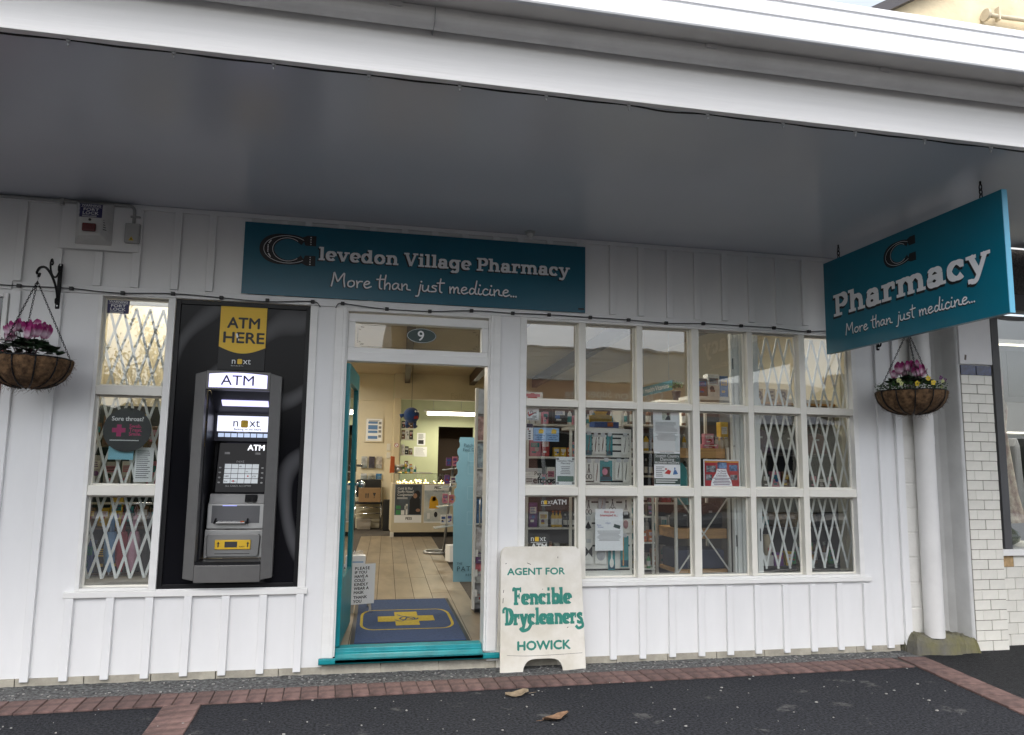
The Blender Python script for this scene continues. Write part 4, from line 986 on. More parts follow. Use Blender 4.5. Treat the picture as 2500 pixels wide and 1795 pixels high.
pil = thing('tiled_pilaster', (5.18,.05,0), 'white tiled pilaster with a dark blue tile band beside the neighbouring shop', 'pilaster')
PLAS = mat('grey painted plaster', (.60,.60,.59), .5, var=.10, vs=3, bump=.12, bs=18, dots=(9,.185,(.20,.18,.16)))
pr = [(5.036,-.088),(5.018,-.088),(5.010,-.078),(5.006,-.05),(4.998,.06),(4.975,.12),(4.93,.165),(4.84,.19),(4.84,.30),(5.345,.30),(5.345,-.088)]
mb = MB(); mb.poly([(x,y,.0) for x, y in pr], (0,0,3.2)); part('plaster_core', mb, PLAS, pil)
TILE = mat('glazed white tile', (.76,.74,.67), .13, var=.06, vs=9, objvar=.05, bump=.03, bs=9)
TBLUE = mat('glazed cobalt tile', (.012,.016,.085), .14, var=.5, vs=22, col2=(.03,.05,.17))
GROUT = mat('dark grout', (.17,.145,.11), .9, var=.3, vs=30)
part('grout', MB().box(5.0375,5.3440,-.0905,-.0883,.0,2.335), GROUT, pil)
tf = MB().box(-.0775,.0775,-.006,.0,-.038,.038).mesh('tile', TILE); th = MB().box(-.0365,.0365,-.006,.0,-.038,.038).mesh('tile', TILE); tq = MB().box(-.0745,.0745,-.006,.0,-.038,.038).mesh('tile', TILE)
z = .040; row = 0
while z < 2.24:
    jy = lambda: -.0907+random.uniform(-.0008,.0006)
    if row % 2 == 0:
        for me, x in ((tq,5.113),(tq,5.2675)): o = inst('tile', me, pil, (x,jy(),z)); bevel(o,.0015,1)
    else:
        for me, x in ((th,5.0755),(tf,5.1915),(th,5.3075)): o = inst('tile', me, pil, (x,jy(),z)); bevel(o,.0015,1)
    z += .0805; row += 1
bt = MB().box(-.0745,.0745,-.007,.0,-.042,.042).mesh('tile', TBLUE)
for x in (5.113,5.2675): o = inst('tile', bt, pil, (x,-.0907,2.294)); bevel(o,.002,1)
part('cover_board', MB().box(5.030,5.352,-.105,-.0885,2.345,2.96), mat('white cover board', (.80,.79,.79), .5, var=.03), pil, .003)
part('paint_chip', MB().obox((5.085,-.1055,2.40),(.009,0,-.002),(0,.0006,0),(.004,0,.022)), mat('bare patch', (.16,.13,.11), .8), pil)

nb = thing('clothing_shop', (7.5,1.5,0), 'neighbouring clothing shop with white tiled stall riser and grey window frames', 'building')
NBG = mat('dark grey window paint', (.085,.085,.088), .5, var=.1)
part('grout', MB().box(5.346,12,.0565,.20,-.02,.735), GROUT, nb)
nm = MB().box(-.0775,.0775,-.006,.0,-.0445,.0445).mesh('tile', TILE)
mar = mat('marbled tan tile', (.48,.33,.17), .2, var=.35, vs=14)
mm = MB().box(-.0775,.0775,-.006,.0,-.0445,.0445).mesh('tile', mar)
for r_ in range(8):
    for c_ in range(12):
        x = 5.348+.0775+c_*.158-(.079 if r_ % 2 else 0)
        if x-.0775 < 5.346: continue
        o = inst('tile', mm if r_ == 7 and c_ % 3 == 1 else nm, nb, (x,.056,.044+.092*r_)); bevel(o,.0015,1)
part('sill', MB().box(5.346,12,.02,.22,.737,.790), TRIM, nb, .004)
mb = MB(); mb.box(5.346,5.395,.04,.12,.79,3.0); mb.box(5.50,5.575,.04,.12,.79,2.87); mb.box(5.395,12,.04,.12,2.875,3.02); mb.box(7.4,7.47,.04,.12,.79,2.87); mb.box(9.4,9.47,.04,.12,.79,2.87)
part('window_frame', mb, NBG, nb, .003)
part('pane', MB().box(5.575,7.4,.075,.081,.79,2.875), GLASS, nb); part('pane', MB().box(5.395,5.50,.075,.081,.79,2.875), GLASS, nb); part('pane', MB().box(7.47,9.4,.075,.081,.79,2.875), GLASS, nb)
part('transom_panel', MB().box(5.346,12,.08,.16,3.02,3.45), mat('brown textured glass', (.05,.045,.04), .25, var=.5, vs=60, bump=.6, bs=40), nb)
part('interior_wall', MB().box(5.346,12,2.4,2.5,0,3.4), mat('pale grey plaster', (.42,.43,.46), .6), nb); part('party_wall', MB().box(4.86,5.345,.31,3.2,0,3.4), PLAS, nb)
part('shop_floor', MB().box(5.346,12,.17,2.5,-.02,.10), mat('timber floor', (.12,.08,.05), .5), nb)
part('ceiling', MB().box(5.346,12,.162,2.5,3.452,3.52), mat('ceiling white', (.6,.6,.6), .6), nb)
part('verandah_soffit', MB().box(5.035,12,-2.45,.02,3.445,3.50), SOFFIT, nb)
part('verandah_fascia', MB().box(5.035,12,-2.49,-2.452,3.40,3.78), FASC, nb)
part('upper_wall', MB().box(5.05,12,.17,.4,3.51,5.2), mat('cream render', (.62,.54,.38), .8, var=.15, vs=3, bump=.2, bs=30), nb)
# fluorescent strip seen through the glass
t = thing('shop_strip_light', (6.6,.9,2.72), 'pale lit fluorescent strip inside the neighbouring clothing shop', 'light')
part('tube', MB().tube([(6.05,.65,2.66),(7.6,.65,2.66)], .022, 10), mat('warm tube', (1.0,.95,.75), .4, emit=.8), t); part('batten', MB().box(6.03,7.62,.625,.675,2.685,2.73), TRIM, t)
li = bpy.data.lights.new('tube_light', 'AREA'); li.shape = 'RECTANGLE'; li.size = 1.5; li.size_y = .06; li.energy = 16; li.color = (1,.95,.85)
o = bpy.data.objects.new('tube_light', li); link(o); o.parent = t; o.location = (.2,-.25,-.1)
# upper gable with pipe beyond the cornice
gb = thing('cream_gable', (8,1.2,5.2), 'cream rendered gable with dark barge board rising behind the verandah', 'building')
mb = MB(); mb.poly([(5.36,1.0,5.2),(12.5,1.0,5.2),(12.5,1.0,7.6),(8.9,1.0,8.30),(5.36,1.0,6.262)], (0,5,0))
part('gable_wall', mb, mat('gable cream render', (.66,.56,.38), .85, var=.18, vs=2.5, bump=.25, bs=20, dots=(5,.16,(.42,.36,.26))), gb)  # plain cream colour, mottled at random
mb = MB(); a = Vector((5.10,.97,6.135)); b = Vector((8.9,.97,8.33)); mb.bar(a, b, .11, .16); part('barge_board', mb, mat('dark barge paint', (.05,.046,.05), .5), gb)
mb = MB(); a = Vector((12.6,.97,7.62)); b = Vector((8.9,.97,8.33)); mb.bar(a, b, .11, .16); part('barge_board', mb, MATS['dark barge paint'], gb)
RUST = mat('rusty cream pipe', (.56,.49,.36), .7, var=.15, vs=5, dots=(7,.30,(.33,.19,.09)))
vp = part('vent_pipe', MB().tube([(6.60,.93,6.36),(9.0,.93,6.40)], .024, 12), RUST, gb)
part('flange', MB().lathe([(.065,0),(.065,.03),(.03,.05)], (6.56,.93,6.355), 16, axis='X'), RUST, vp); part('bracket', MB().box(6.72,6.74,.90,.96,6.31,6.46), RUST, vp)

# ------------------------------------------------------------------ left neighbour
ln = thing('neighbour_window', (-2.9,0,2.2), 'white framed dark window at the left edge beside the hanging basket', 'window')
mb = MB(); mb.box(-2.273,-2.243,-.03,-.0005,2.215,2.525); mb.box(-3.9,-2.273,-.03,-.0005,2.497,2.525); mb.box(-3.9,-2.273,-.03,-.0005,2.215,2.245); mb.box(-3.93,-3.9,-.03,-.0005,2.215,2.525)
part('frame', mb, TRIM, ln, .004); part('pane', MB().box(-3.9,-2.273,-.012,-.004,2.245,2.497), mat('dark window glass', (.008,.009,.010), .04, spec=.6), ln)
for x in (-2.257,): part('screw', MB().lathe([(.005,-.030),(.005,-.032)], (x,0,2.222), 8, axis='Y'), IRON, ln)
solid('red_panel', MB().box(-3.9,-2.246,-.016,-.0006,1.0,2.178), mat('faded red paint', (.28,.045,.04), .5, var=.15, vs=4), 'faded red painted board under the window at the far left edge', 'panel', bev=.003)

# ------------------------------------------------------------------ fallen leaves
def dry_leaf(c, ang, ln_, wd, seed, label, colr, name):
    rn = random.Random(seed); mb = MB(); n = 10; V = []
    ca, sa = math.cos(ang), math.sin(ang)
    for i in range(n+1):
        t = i/n; w = wd*math.sin(math.pi*min(1,max(.03,t*.97)))**.7*(1+rn.uniform(-.18,.18)); x = (t-.5)*ln_
        for s in (-1,-.5,0,.5,1):
            y = s*w; z = .010+.018*abs(s)**1.5*(1 if s > 0 else .4)+.010*math.sin(t*5+seed)+rn.uniform(-.002,.002)
            V.append((c[0]+x*ca-y*sa, c[1]+x*sa+y*ca, max(.005,z)))
    mb.add(V, [(i*5+j, (i+1)*5+j, (i+1)*5+j+1, i*5+j+1) for i in range(n) for j in range(4)], True)
    t0 = Vector((c[0]+ln_*.5*ca, c[1]+ln_*.5*sa, .012)); mb.tube([t0, t0+Vector((ca*.05,sa*.05,.004))], .0015, 5)
    return solid(name, mb, colr, label, 'leaf', 'dry leaves on the footpath')
dry_leaf((1.10,-.68), .10, .155, .034, 3, 'pale dry leaf just below the sandwich board', mat('pale dead leaf', (.22,.17,.11), .8, var=.35, vs=22), 'dry_leaf')
dry_leaf((1.225,-1.15), R(205), .19, .048, 8, 'curled brown dry leaf nearest the camera', mat('brown dead leaf', (.20,.115,.065), .8, var=.4, vs=25, bump=.3, bs=60), 'dry_leaf')

# loose grit and paint flakes along the foot of the wall
mb = MB(); rn = random.Random(31)
for i in range(420):
    x = rn.uniform(-2.2,4.3); y = rn.uniform(band_in(x)+.01,-.012) if rn.random() < .75 else rn.uniform(-1.6,-.5); s_ = rn.uniform(.0015,.0055)
    mb.obox((x,y,.008+s_*.4),(s_*rn.uniform(.6,1.6),s_*.3,0),(-s_*.3,s_,0),(0,0,s_*.5))
o = solid('grit', mb, mat('pale grit', (.34,.33,.31), .9, var=.5, vs=300), 'loose pale grit and paint flakes along the foot of the wall', 'grit'); o['kind'] = 'stuff'
# ------------------------------------------------------------------ shop interior: shell
ICREAM = mat('cream interior paint', (.70,.63,.47), .6, var=.05, vs=2)
IGREEN = mat('pale green interior paint', (.60,.64,.42), .6, var=.05, vs=2)
CEIL = mat('buff ceiling board', (.50,.42,.30), .6, var=.06, vs=2)
BEAM = mat('dark stained beam', (.050,.024,.016), .5, var=.2, vs=6)
CARPET = mat('dark shop carpet', (.060,.050,.042), .9, var=.25, vs=20, bump=.3, bs=120)
PLANK = mat('tan floor plank', (.29,.235,.165), .34, var=.22, vs=7, objvar=.10, stretch=(1,.25,1))
PINE = mat('pine board', (.50,.28,.10), .5, var=.25, vs=5, stretch=(.6,4,9))
WPL = mat('white laminate', (.72,.71,.66), .4, var=.03)
BLKP = mat('black plastic', (.012,.012,.013), .4)
DK = mat('charcoal board', (.03,.03,.032), .6)
IF = .16
floor = struct('shop_floor', MB().box(-1.95,4.80,.125,12.2,.02,IF-.004), CARPET)
dq = .0487
for c_ in range(7):
    xa = -.125+.178*c_; off = random.uniform(.2,1.2); y = .13
    k = 0
    while y < 8.5:
        y1 = min(8.6, off+1.33*k); k += 1
        if y1-y < .05: continue
        mb = MB(); g = .0025; X = lambda x, yy: x+dq*(yy-.1)
        mb.add([(X(xa+g,y+g),y+g,IF-.004),(X(xa+.178-g,y+g),y+g,IF-.004),(X(xa+.178-g,y1-g),y1-g,IF-.004),(X(xa+g,y1-g),y1-g,IF-.004),
                (X(xa+g,y+g),y+g,IF),(X(xa+.178-g,y+g),y+g,IF),(X(xa+.178-g,y1-g),y1-g,IF),(X(xa+g,y1-g),y1-g,IF)], [(4,5,6,7),(0,1,5,4),(1,2,6,5),(2,3,7,6),(3,0,4,7)])
        part('floor_plank', mb, PLANK, floor); y = y1
struct('back_wall', MB().box(-1.95,.88,10.40,10.55,IF,3.29), ICREAM)
struct('dispensary_header', MB().box(.88,4.8,10.10,10.25,2.765,3.29), ICREAM)
struct('dispensary_wall', MB().box(.88,1.98,11.70,11.82,IF,3.29).box(2.78,4.8,11.70,11.82,IF,3.29).box(1.98,2.78,11.70,11.82,2.30,3.29), IGREEN)
struct('store_room', MB().box(1.9,3.4,12.9,13.0,IF,2.4).box(1.8,1.9,11.83,13,IF,2.4).box(3.4,3.5,11.83,13,IF,2.4).box(1.8,3.5,11.83,13,2.4,2.5).box(1.8,3.5,11.83,13,.04,IF), mat('store room brown', (.10,.065,.045), .7))
struct('side_wall', MB().box(-2.05,-1.95,.09,12.2,0,3.29), ICREAM)
struct('side_wall', MB().box(4.80,4.86,.205,12.2,0,3.29), ICREAM)
cl = struct('ceiling', MB().box(-2.05,4.86,.09,12.2,3.29,3.35), CEIL)
for x0 in (-1.53,-.2,1.132,2.465,3.80):
    a = Vector((x0-.066*10.2,.12,3.19)); b = Vector((x0,10.09,3.19)); part('ceiling_beam', MB().bar(a,b,.105,.198,n=(0,0,1)), BEAM, cl)
solid('corner_post', MB().box(.882,1.01,9.95,10.399,IF,2.764), mat('cream post', (.70,.60,.40), .6), 'cream post where the back wall meets the dispensary', 'post', bev=.004)
solid('picture_rail', MB().box(-1.95,.881,10.372,10.3995,2.735,2.765), ICREAM, 'thin cream rail across the top of the back wall', 'rail')
# ceiling fluorescents: fittings added out of view to light the shop
TUBE = mat('fluorescent tube', (1.0,.95,.82), .4, emit=3.0)
def added_fluoro(x, y, z, ln, label, energy, alongx=True, group='added ceiling fluorescents'):
    t = thing('added_fluorescent', (x,y,z), label, 'light', group)
    d = Vector((ln/2,0,0)) if alongx else Vector((0,ln/2,0)); s = Vector((0,.05,0)) if alongx else Vector((.05,0,0)); c = Vector((x,y,z))
    part('housing', MB().obox(c, d, s, (0,0,.02)), WPL, t)
    part('tube', MB().tube([c-d*.97-Vector((0,0,.035)), c+d*.97-Vector((0,0,.035))], .014, 8), TUBE, t)
    li = bpy.data.lights.new('tube_light', 'AREA'); li.shape = 'RECTANGLE'; li.size = ln*.95; li.size_y = .05; li.energy = energy; li.color = (1.0,.93,.80)
    o = bpy.data.objects.new('tube_light', li); link(o); o.parent = t; o.location = (0,0,-.052)
    if not alongx: o.rotation_euler = (0,0,R(90))
IE = 20
added_fluoro(.55,2.2,3.262,1.3,'added ceiling fluorescent nearest the open door',IE); added_fluoro(2.9,1.9,3.262,1.3,'added ceiling fluorescent behind the gridded window',IE); added_fluoro(-1.1,5.6,3.262,1.3,'added ceiling fluorescent left of the aisle',IE*1.5); added_fluoro(-1.1,8.6,3.262,1.3,'added ceiling fluorescent left of the counter',IE*1.5)
added_fluoro(-1.45,.75,2.95,.55,'added short fluorescent above the umbrella window',3)
t = thing('dispensary_light', (2.3,10.75,2.5), 'lit fluorescent strip hanging behind the counter', 'light')
part('tube', MB().box(1.62,2.9,10.72,10.78,2.495,2.565), TUBE, t); part('reflector', MB().box(1.55,2.95,10.70,10.80,2.567,2.60), WPL, t)
for x in (1.75,2.35,2.75): part('hanger', MB().tube([(x,10.75,2.60),(x,10.75,3.289)], .004, 5), STEEL, t)
li = bpy.data.lights.new('tube_light', 'AREA'); li.shape = 'RECTANGLE'; li.size = 1.25; li.size_y = .06; li.energy = 14; li.color = (1.0,.93,.72)
o = bpy.data.objects.new('tube_light', li); link(o); o.parent = t; o.location = (-.04,0,-.02)

def flat(name, x0, x1, z0, z1, y, m, label, cat, th=.0012, group=None):
    o = solid(name, MB().box(x0,x1,y,y+th,z0,z1), m, label, cat, group); return o, WALL(x0,y,z0), x1-x0, z1-z0
def lines(mb, fr, x0, x1, ytop, n, dy, th, z=.0006, center=False):
    for i in range(n):
        a = random.uniform(.72,1.0); w = (x1-x0)*a; o = (x1-x0-w)/2 if center else 0
        strip(mb, fr, x0+o, x0+o+w, ytop-dy*i-th, ytop-dy*i, z, .0002)
PAPER = mat('white paper', (.87,.88,.89), .6); PGREY = mat('grey type', (.25,.25,.26), .6)

# ------------------------------------------------------------------ stickers and notices on the glass
gy = .0632
o, fr, w, h = flat('plus_sticker',1.314,1.409,1.780,1.873,gy,PAPER,'white Plus membership sticker at the top left of the gridded window','sticker')
mb = MB(); fpoly(mb, fr, [(.006,.055),(.018,.066),(.016,.044),(.086,.068),(.018,.026)], .0004); part('red_tick', mb, RB, o)
mb = MB(); text_mb(mb, fr, 'Plus', .034, .022,.050,.0012, skew=.2); lines(mb, fr, .045,.088,.035,3,.006,.003); lines(mb, fr, .006,.088,.014,2,.006,.003); part('lettering', mb, INK, o)
o, fr, w, h = flat('card_sticker',1.312,1.365,1.630,1.755,gy,PAPER,'narrow strip of payment card logos beside the blue card stickers','sticker')
mb = MB(); strip(mb, fr, .002,.051,.094,.123,.0002); 
for i in range(4): strip(mb, fr, .018,.034,.008+.018*i,.018+.018*i,.0002)
part('card_marks', mb, mat('dark navy print', (.02,.025,.06), .5), o)
mb = MB(); disc2(mb, fr, .016,.082,.006,.006,.0006,10); part('red_mark', mb, RB, o)
SKYB = mat('pale blue print', (.30,.47,.70), .5)
for k, (x0, x1) in enumerate(((1.368,1.467),(1.468,1.569))):
    o, fr, w, h = flat('claim_sticker',x0,x1,1.622,1.725,gy,SKYB,('left' if k == 0 else 'right')+' of the two pale blue member card stickers','sticker',group='member card stickers')
    mb = MB(); fpoly(mb, fr, [(.040,.060),(.078,.060),(.082,.085),(.060,.097),(.042,.085)], .0004); part('gold_card', mb, YEL, o)
    mb = MB(); 
    for i, s in enumerate(('Easier claiming','with your','member card')): text_mb(mb, fr, s, .0135, w/2, .042-.015*i, .0008, align='CENTER', bold=.02)
    part('lettering', mb, mat('navy blue type', (.03,.06,.22), .5), o)
mb = MB(); fr = WALL(1.318,gy,1.305); text_mb(mb, fr, 'Pay by', .040, .060,.062,0, bold=.02); text_mb(mb, fr, 'eftpos', .068, .050,.004,0, bold=.035, width=.168)
for i in range(3): strip(mb, fr, .0,.044,.012+.012*i,.017+.012*i,0)
solid('eftpos_decal', mb, mat('black vinyl', (.02,.02,.022), .4), 'black Pay by eftpos lettering at the foot of the window pane', 'decal')
o, fr, w, h = flat('hours_notice',1.546,1.697,1.294,1.508,gy,PAPER,'white Clevedon Village Pharmacy opening hours notice with green block','notice')
mb = MB(); text_mb(mb, fr, 'Clevedon Village', .019, w/2,.178,.0008, align='CENTER', bold=.02); text_mb(mb, fr, 'Pharmacy', .019, w/2,.160,.0008, align='CENTER', bold=.02); lines(mb, fr, .035,.116,.142,5,.013,.005, center=True)
for a, b in ((.004,.190),(.127,.190),(.004,.008),(.127,.008)): fpoly(mb, fr, [(a,b),(a+.02,b),(a+.02,b+.016),(a,b+.016)], .0002)
part('lettering', mb, PGREY, o); mb = MB(); strip(mb, fr, .012,.140,.028,.070,.0003); part('green_block', mb, mat('sage print', (.14,.22,.18), .5), o)
o, fr, w, h = flat('memorial_notice',2.334,2.557,1.566,1.881,gy,PAPER,'tall white notice with a small portrait photo at its top','notice')
mb = MB(); strip(mb, fr, .076,.146,.243,.305,.0003); part('photo', mb, mat('photo pale', (.45,.50,.42), .4, var=.4, vs=30), o)
mb = MB(); fpoly(mb, fr, [(.10,.244),(.144,.244),(.140,.272),(.128,.282),(.112,.268)], .0008); disc2(mb, fr, .124,.290,.011,.012,.001,12); part('portrait_hair', mb, INK, o)
mb = MB(); lines(mb, fr, .018,.205,.226,9,.0085,.003); lines(mb, fr, .018,.205,.142,7,.009,.003, center=True); part('lettering', mb, PGREY, o)
o, fr, w, h = flat('dancing_notice',2.338,2.555,1.285,1.564,gy-.0014,PAPER,'Scottish Country Dancing flyer with dark green heading on the window','notice')
DG = mat('dark green grey print', (.045,.075,.065), .5); mb = MB(); strip(mb, fr, .001,w-.001,.178,.262,.0003); strip(mb, fr, .001,w-.001,.024,.070,.0003); part('green_band', mb, DG, o)
mb = MB(); text_mb(mb, fr, 'Scottish Country', .036, w/2,.232,.0012, align='CENTER', width=.198); text_mb(mb, fr, 'Dancing', .036, w/2,.205,.0012, align='CENTER', width=.115); text_mb(mb, fr, 'BEGINNERS WELCOME', .021, w/2,.184,.0012, align='CENTER', bold=.02, width=.20); lines(mb, fr, .012,.20,.060,2,.016,.007, z=.0012); part('lettering', mb, WHITE, o)
mb = MB(); text_mb(mb, fr, 'Howick & Pakuranga', .014, w/2,.267,.001, align='CENTER', bold=.02); lines(mb, fr, .014,.085,.160,6,.014,.006); part('lettering', mb, PGREY, o)
mb = MB(); fpoly(mb, fr, [(.085,.108),(.130,.100),(.140,.128),(.115,.138)], .0005); disc2(mb, fr, .098,.142,.010,.006,.0006,10); part('dancer_red', mb, RB, o); mb = MB(); fpoly(mb, fr, [(.155,.098),(.198,.104),(.182,.135),(.166,.135)], .0005); disc2(mb, fr, .172,.146,.006,.010,.0006,10); part('dancer_blue', mb, mat('blue print', (.05,.16,.40), .5), o)
o, fr, w, h = flat('choral_poster',2.753,3.068,1.288,1.507,gy,PAPER,'red choral celebration poster with small photos on the window','poster')
mb = MB(); strip(mb, fr, .010,w-.010,.010,h-.010,.0002); part('red_field', mb, mat('poster red', (.50,.035,.045), .5, var=.2, vs=10), o)
mb = MB(); fpoly(mb, fr, [(.06,.012),(.245,.012),(.235,.06),(.205,.11),(.195,.145),(.115,.145),(.105,.11),(.07,.06)], .0006); part('white_field', mb, PAPER, o)
mb = MB()
for (a, b, c, d) in ((.025,.105,.12,.17),(.018,.072,.055,.10),(.23,.29,.06,.10)): strip(mb, fr, a,b,c,d,.0009)
part('photos', mb, mat('group photo', (.10,.10,.12), .5, var=.8, vs=40, col2=(.45,.45,.48)), o)
mb = MB()
for (a, b, c, d) in ((.12,.20,.148,.20),(.222,.292,.13,.178)): strip(mb, fr, a,b,c,d,.0009)
part('photos', mb, mat('blue group photo', (.03,.10,.30), .5, var=.7, vs=40, col2=(.2,.35,.6)), o)
mb = MB(); strip(mb, fr, .012,w-.012,h-.024,h-.012,.0009); part('gold_swag', mb, mat('gold print', (.65,.28,.04), .5), o)
mb = MB()
for i, s in enumerate(('To Music','- a Choral','Celebration')): text_mb(mb, fr, s, .020, .155,.122-.018*i,.0012, align='CENTER', bold=.02)
lines(mb, fr, .075,.235,.075,5,.012,.005, z=.0012, center=True); part('lettering', mb, mat('purple type', (.10,.02,.10), .5), o)
def next_sticker(x0, x1, z0, z1, label, stacked):
    o, fr, w, h = flat('next_atm_sticker',x0,x1,z0,z1,gy,mat('black sticker', (.012,.012,.012), .4),label,'sticker')
    a = MB(); y = MB()
    if not stacked:
        text_mb(a, fr, 'n', .052,.006,.042,.001); text_mb(a, fr, 'xt', .052,.056,.042,.001); text_mb(a, fr, 'ATM', .052,.100,.040,.001, bold=.03); strip(y, fr, .030,.052,.040,.068,.0006); strip(a, fr, .006,.082,.030,.033,.0004)
    else:
        text_mb(a, fr, 'n', .058,.012,.066,.001); text_mb(a, fr, 'xt', .058,.082,.066,.001); text_mb(a, fr, 'ATM', .060,.018,.006,.001, bold=.03, width=.118); strip(y, fr, .046,.076,.064,.096,.0006); strip(a, fr, .014,.14,.055,.058,.0004)
    part('lettering', a, WHITE, o); part('emblem', y, YEL, o)
next_sticker(1.426,1.629,1.112,1.215,'black next ATM sticker at the top of the lower left pane',False)
next_sticker(1.342,1.497,.816,.936,'black next ATM sticker just above the sandwich board',True)
o, fr, w, h = flat('interest_flyer',1.858,2.080,.807,1.118,gy,PAPER,'white Are you interested in flyer in front of the beauty tools','flyer')
mb = MB(); text_mb(mb, fr, 'Are you', .025, w/2,.282,.001, align='CENTER', bold=.02); text_mb(mb, fr, 'interested in...', .025, w/2,.256,.001, align='CENTER', bold=.02); part('red_lettering', mb, RB, o)
mb = MB(); lines(mb, fr, .012,.21,.148,9,.0088,.0035, center=True); part('lettering', mb, PGREY, o)
mb = MB(); text_mb(mb, fr, 'Book', .017, .012,.185,.001, skew=.2); text_mb(mb, fr, 'Review', .016, .018,.170,.001, skew=.2); text_mb(mb, fr, 'Clubs', .018, .08,.20,.001, skew=.3); part('blue_lettering', mb, mat('blue type', (.10,.15,.40), .5), o)
mb = MB(); fpoly(mb, fr, [(.145,.175),(.196,.160),(.202,.186),(.152,.200)], .0005); part('badge', mb, DG, o)
fort_sign('warning_sign', WALL(-1.664,.0560,2.440), .142, .092, 'navy WARNING FORT LOCK sticker at the top of the left window')
mb = MB(); fr = WALL(-1.476,gy,1.641); disc2(mb, fr, 0,0,.152,.150,.0,48); disc2(mb, fr, 0,0,.152,.150,-.001,48)
o = solid('sore_throat_sticker', mb, mat('charcoal vinyl', (.028,.026,.032), .45), 'round charcoal Sore throat sticker on the left window', 'sticker')
mb = MB(); text_mb(mb, fr, 'Sore throat?', .041, 0,.062,.001, align='CENTER', bold=.025, width=.20); lines(mb, fr, -.105,.105,-.068,1,.01,.006); part('lettering', mb, WHITE, o)
PK = mat('pink print', (.55,.03,.16), .5); mb = MB()
for i, s in enumerate(('Swab.','Treat.','Smile.')): text_mb(mb, fr, s, .034, .012,.016-.027*i,.001, bold=.01)
part('pink_lettering', mb, PK, o)
mb = MB(); fpoly(mb, fr, [(-.066,-.045),(-.036,-.045),(-.036,-.018),(-.010,-.018),(-.010,.012),(-.036,.012),(-.036,.036),(-.066,.036),(-.066,.012),(-.095,.012),(-.095,-.018),(-.066,-.018)], .0004)
CR = mat('pink violet cross', (.50,.02,.16), .5, var=.1); n_ = CR.node_tree.nodes; part('cross', mb, CR, o)
o, fr, w, h = flat('blue_sheet',-1.590,-1.432,1.440,1.53,.09,mat('aqua sheet',(.25,.55,.66),.5),'aqua sheet hanging below the round charcoal sticker','sheet')
o, fr, w, h = flat('price_notice',-1.431,-1.312,1.289,1.525,.135,PAPER,'white notice behind the grille beneath the charcoal sticker','notice')
mb = MB(); lines(mb, fr, .012,.105,.215,14,.014,.006); part('lettering', mb, PGREY, o)

# ------------------------------------------------------------------ folding security grilles
GRM = mat('cream steel grille', (.72,.73,.71), .38, var=.04)
def grille(x0, x1, y, tiers, pitch, k, label, posts):
    t = thing('security_grille', ((x0+x1)/2,y,tiers[0][0]), label, 'security grille')
    for ti, (z0, z1) in enumerate(tiers):
        off = 0 if (ti*k) % 1 == 0 else pitch/2
        i0 = int((x1-x0)/pitch)+4
        for s in (1,-1):
            for i in range(-4, i0):
                xa = x0+off+pitch*(i+.3); xb = xa+s*k*pitch; za, zb = z0, z1
                def clip(xa, za, xb, zb):
                    pts = []
                    for lim, sg in ((x0,1),(x1,-1)):
                        da, db = (xa-lim)*sg, (xb-lim)*sg
                        if da < 0 and db < 0: return None
                        if da < 0: u = da/(da-db); xa, za = xa+(xb-xa)*u, za+(zb-za)*u
                        elif db < 0: u = da/(da-db); xb, zb = xa+(xb-xa)*u, za+(zb-za)*u
                    return xa, za, xb, zb
                q = clip(xa, za, xb, zb)
                if not q or abs(q[3]-q[1]) < .04: continue
                yy = y+s*.006
                part('grille_bar', MB().bar((q[0],yy,q[1]),(q[2],yy,q[3]),.0165,.005), GRM, t)
    for (a, b) in posts: part('post', MB().box(a,b,y-.016,y+.016,tiers[0][0]-.03,tiers[-1][1]+.02), GRM, t, .002)
    part('track', MB().box(x0,x1,y-.02,y+.02,tiers[-1][1]+.022,tiers[-1][1]+.05), GRM, t)
    return t
grille(-1.70,-1.215,.155,[(.645,1.255),(1.255,1.880),(1.880,2.50)],.088,2,'white folding lattice grille behind the left window',[])
g = grille(3.31,4.20,.175,[(.640,1.255),(1.255,1.890),(1.890,2.53)],.105,1.5,'white folding lattice grille behind the right end of the gridded window',[(3.262,3.308)])
part('keyhole', MB().box(3.282,3.290,.155,.1585,.86,.96), BLKP, g)
gs = thing('folded_grille', (3.11,.175,.6), 'gathered white folding grille standing edge-on behind the fourth window column', 'security grille')
for i in range(5): part('folded_bar', MB().box(3.064+.0225*i,3.082+.0225*i,.165-.01*(i % 2),.205,.612,2.56), GRM, gs, .002)
for z in (2.25,.82): part('keyhole', MB().box(3.070,3.078,.150,.1545,z,z+.09), BLKP, gs)
for z in (1.69,1.72): part('bolt', MB().lathe([(.008,.1545),(.007,.150)], (3.072,0,1.62), 10, axis='Y'), STEEL, gs); break
ORD = ['first','second','third','fourth','fifth','sixth','seventh','eighth','ninth','tenth','eleventh','twelfth','thirteenth','fourteenth']
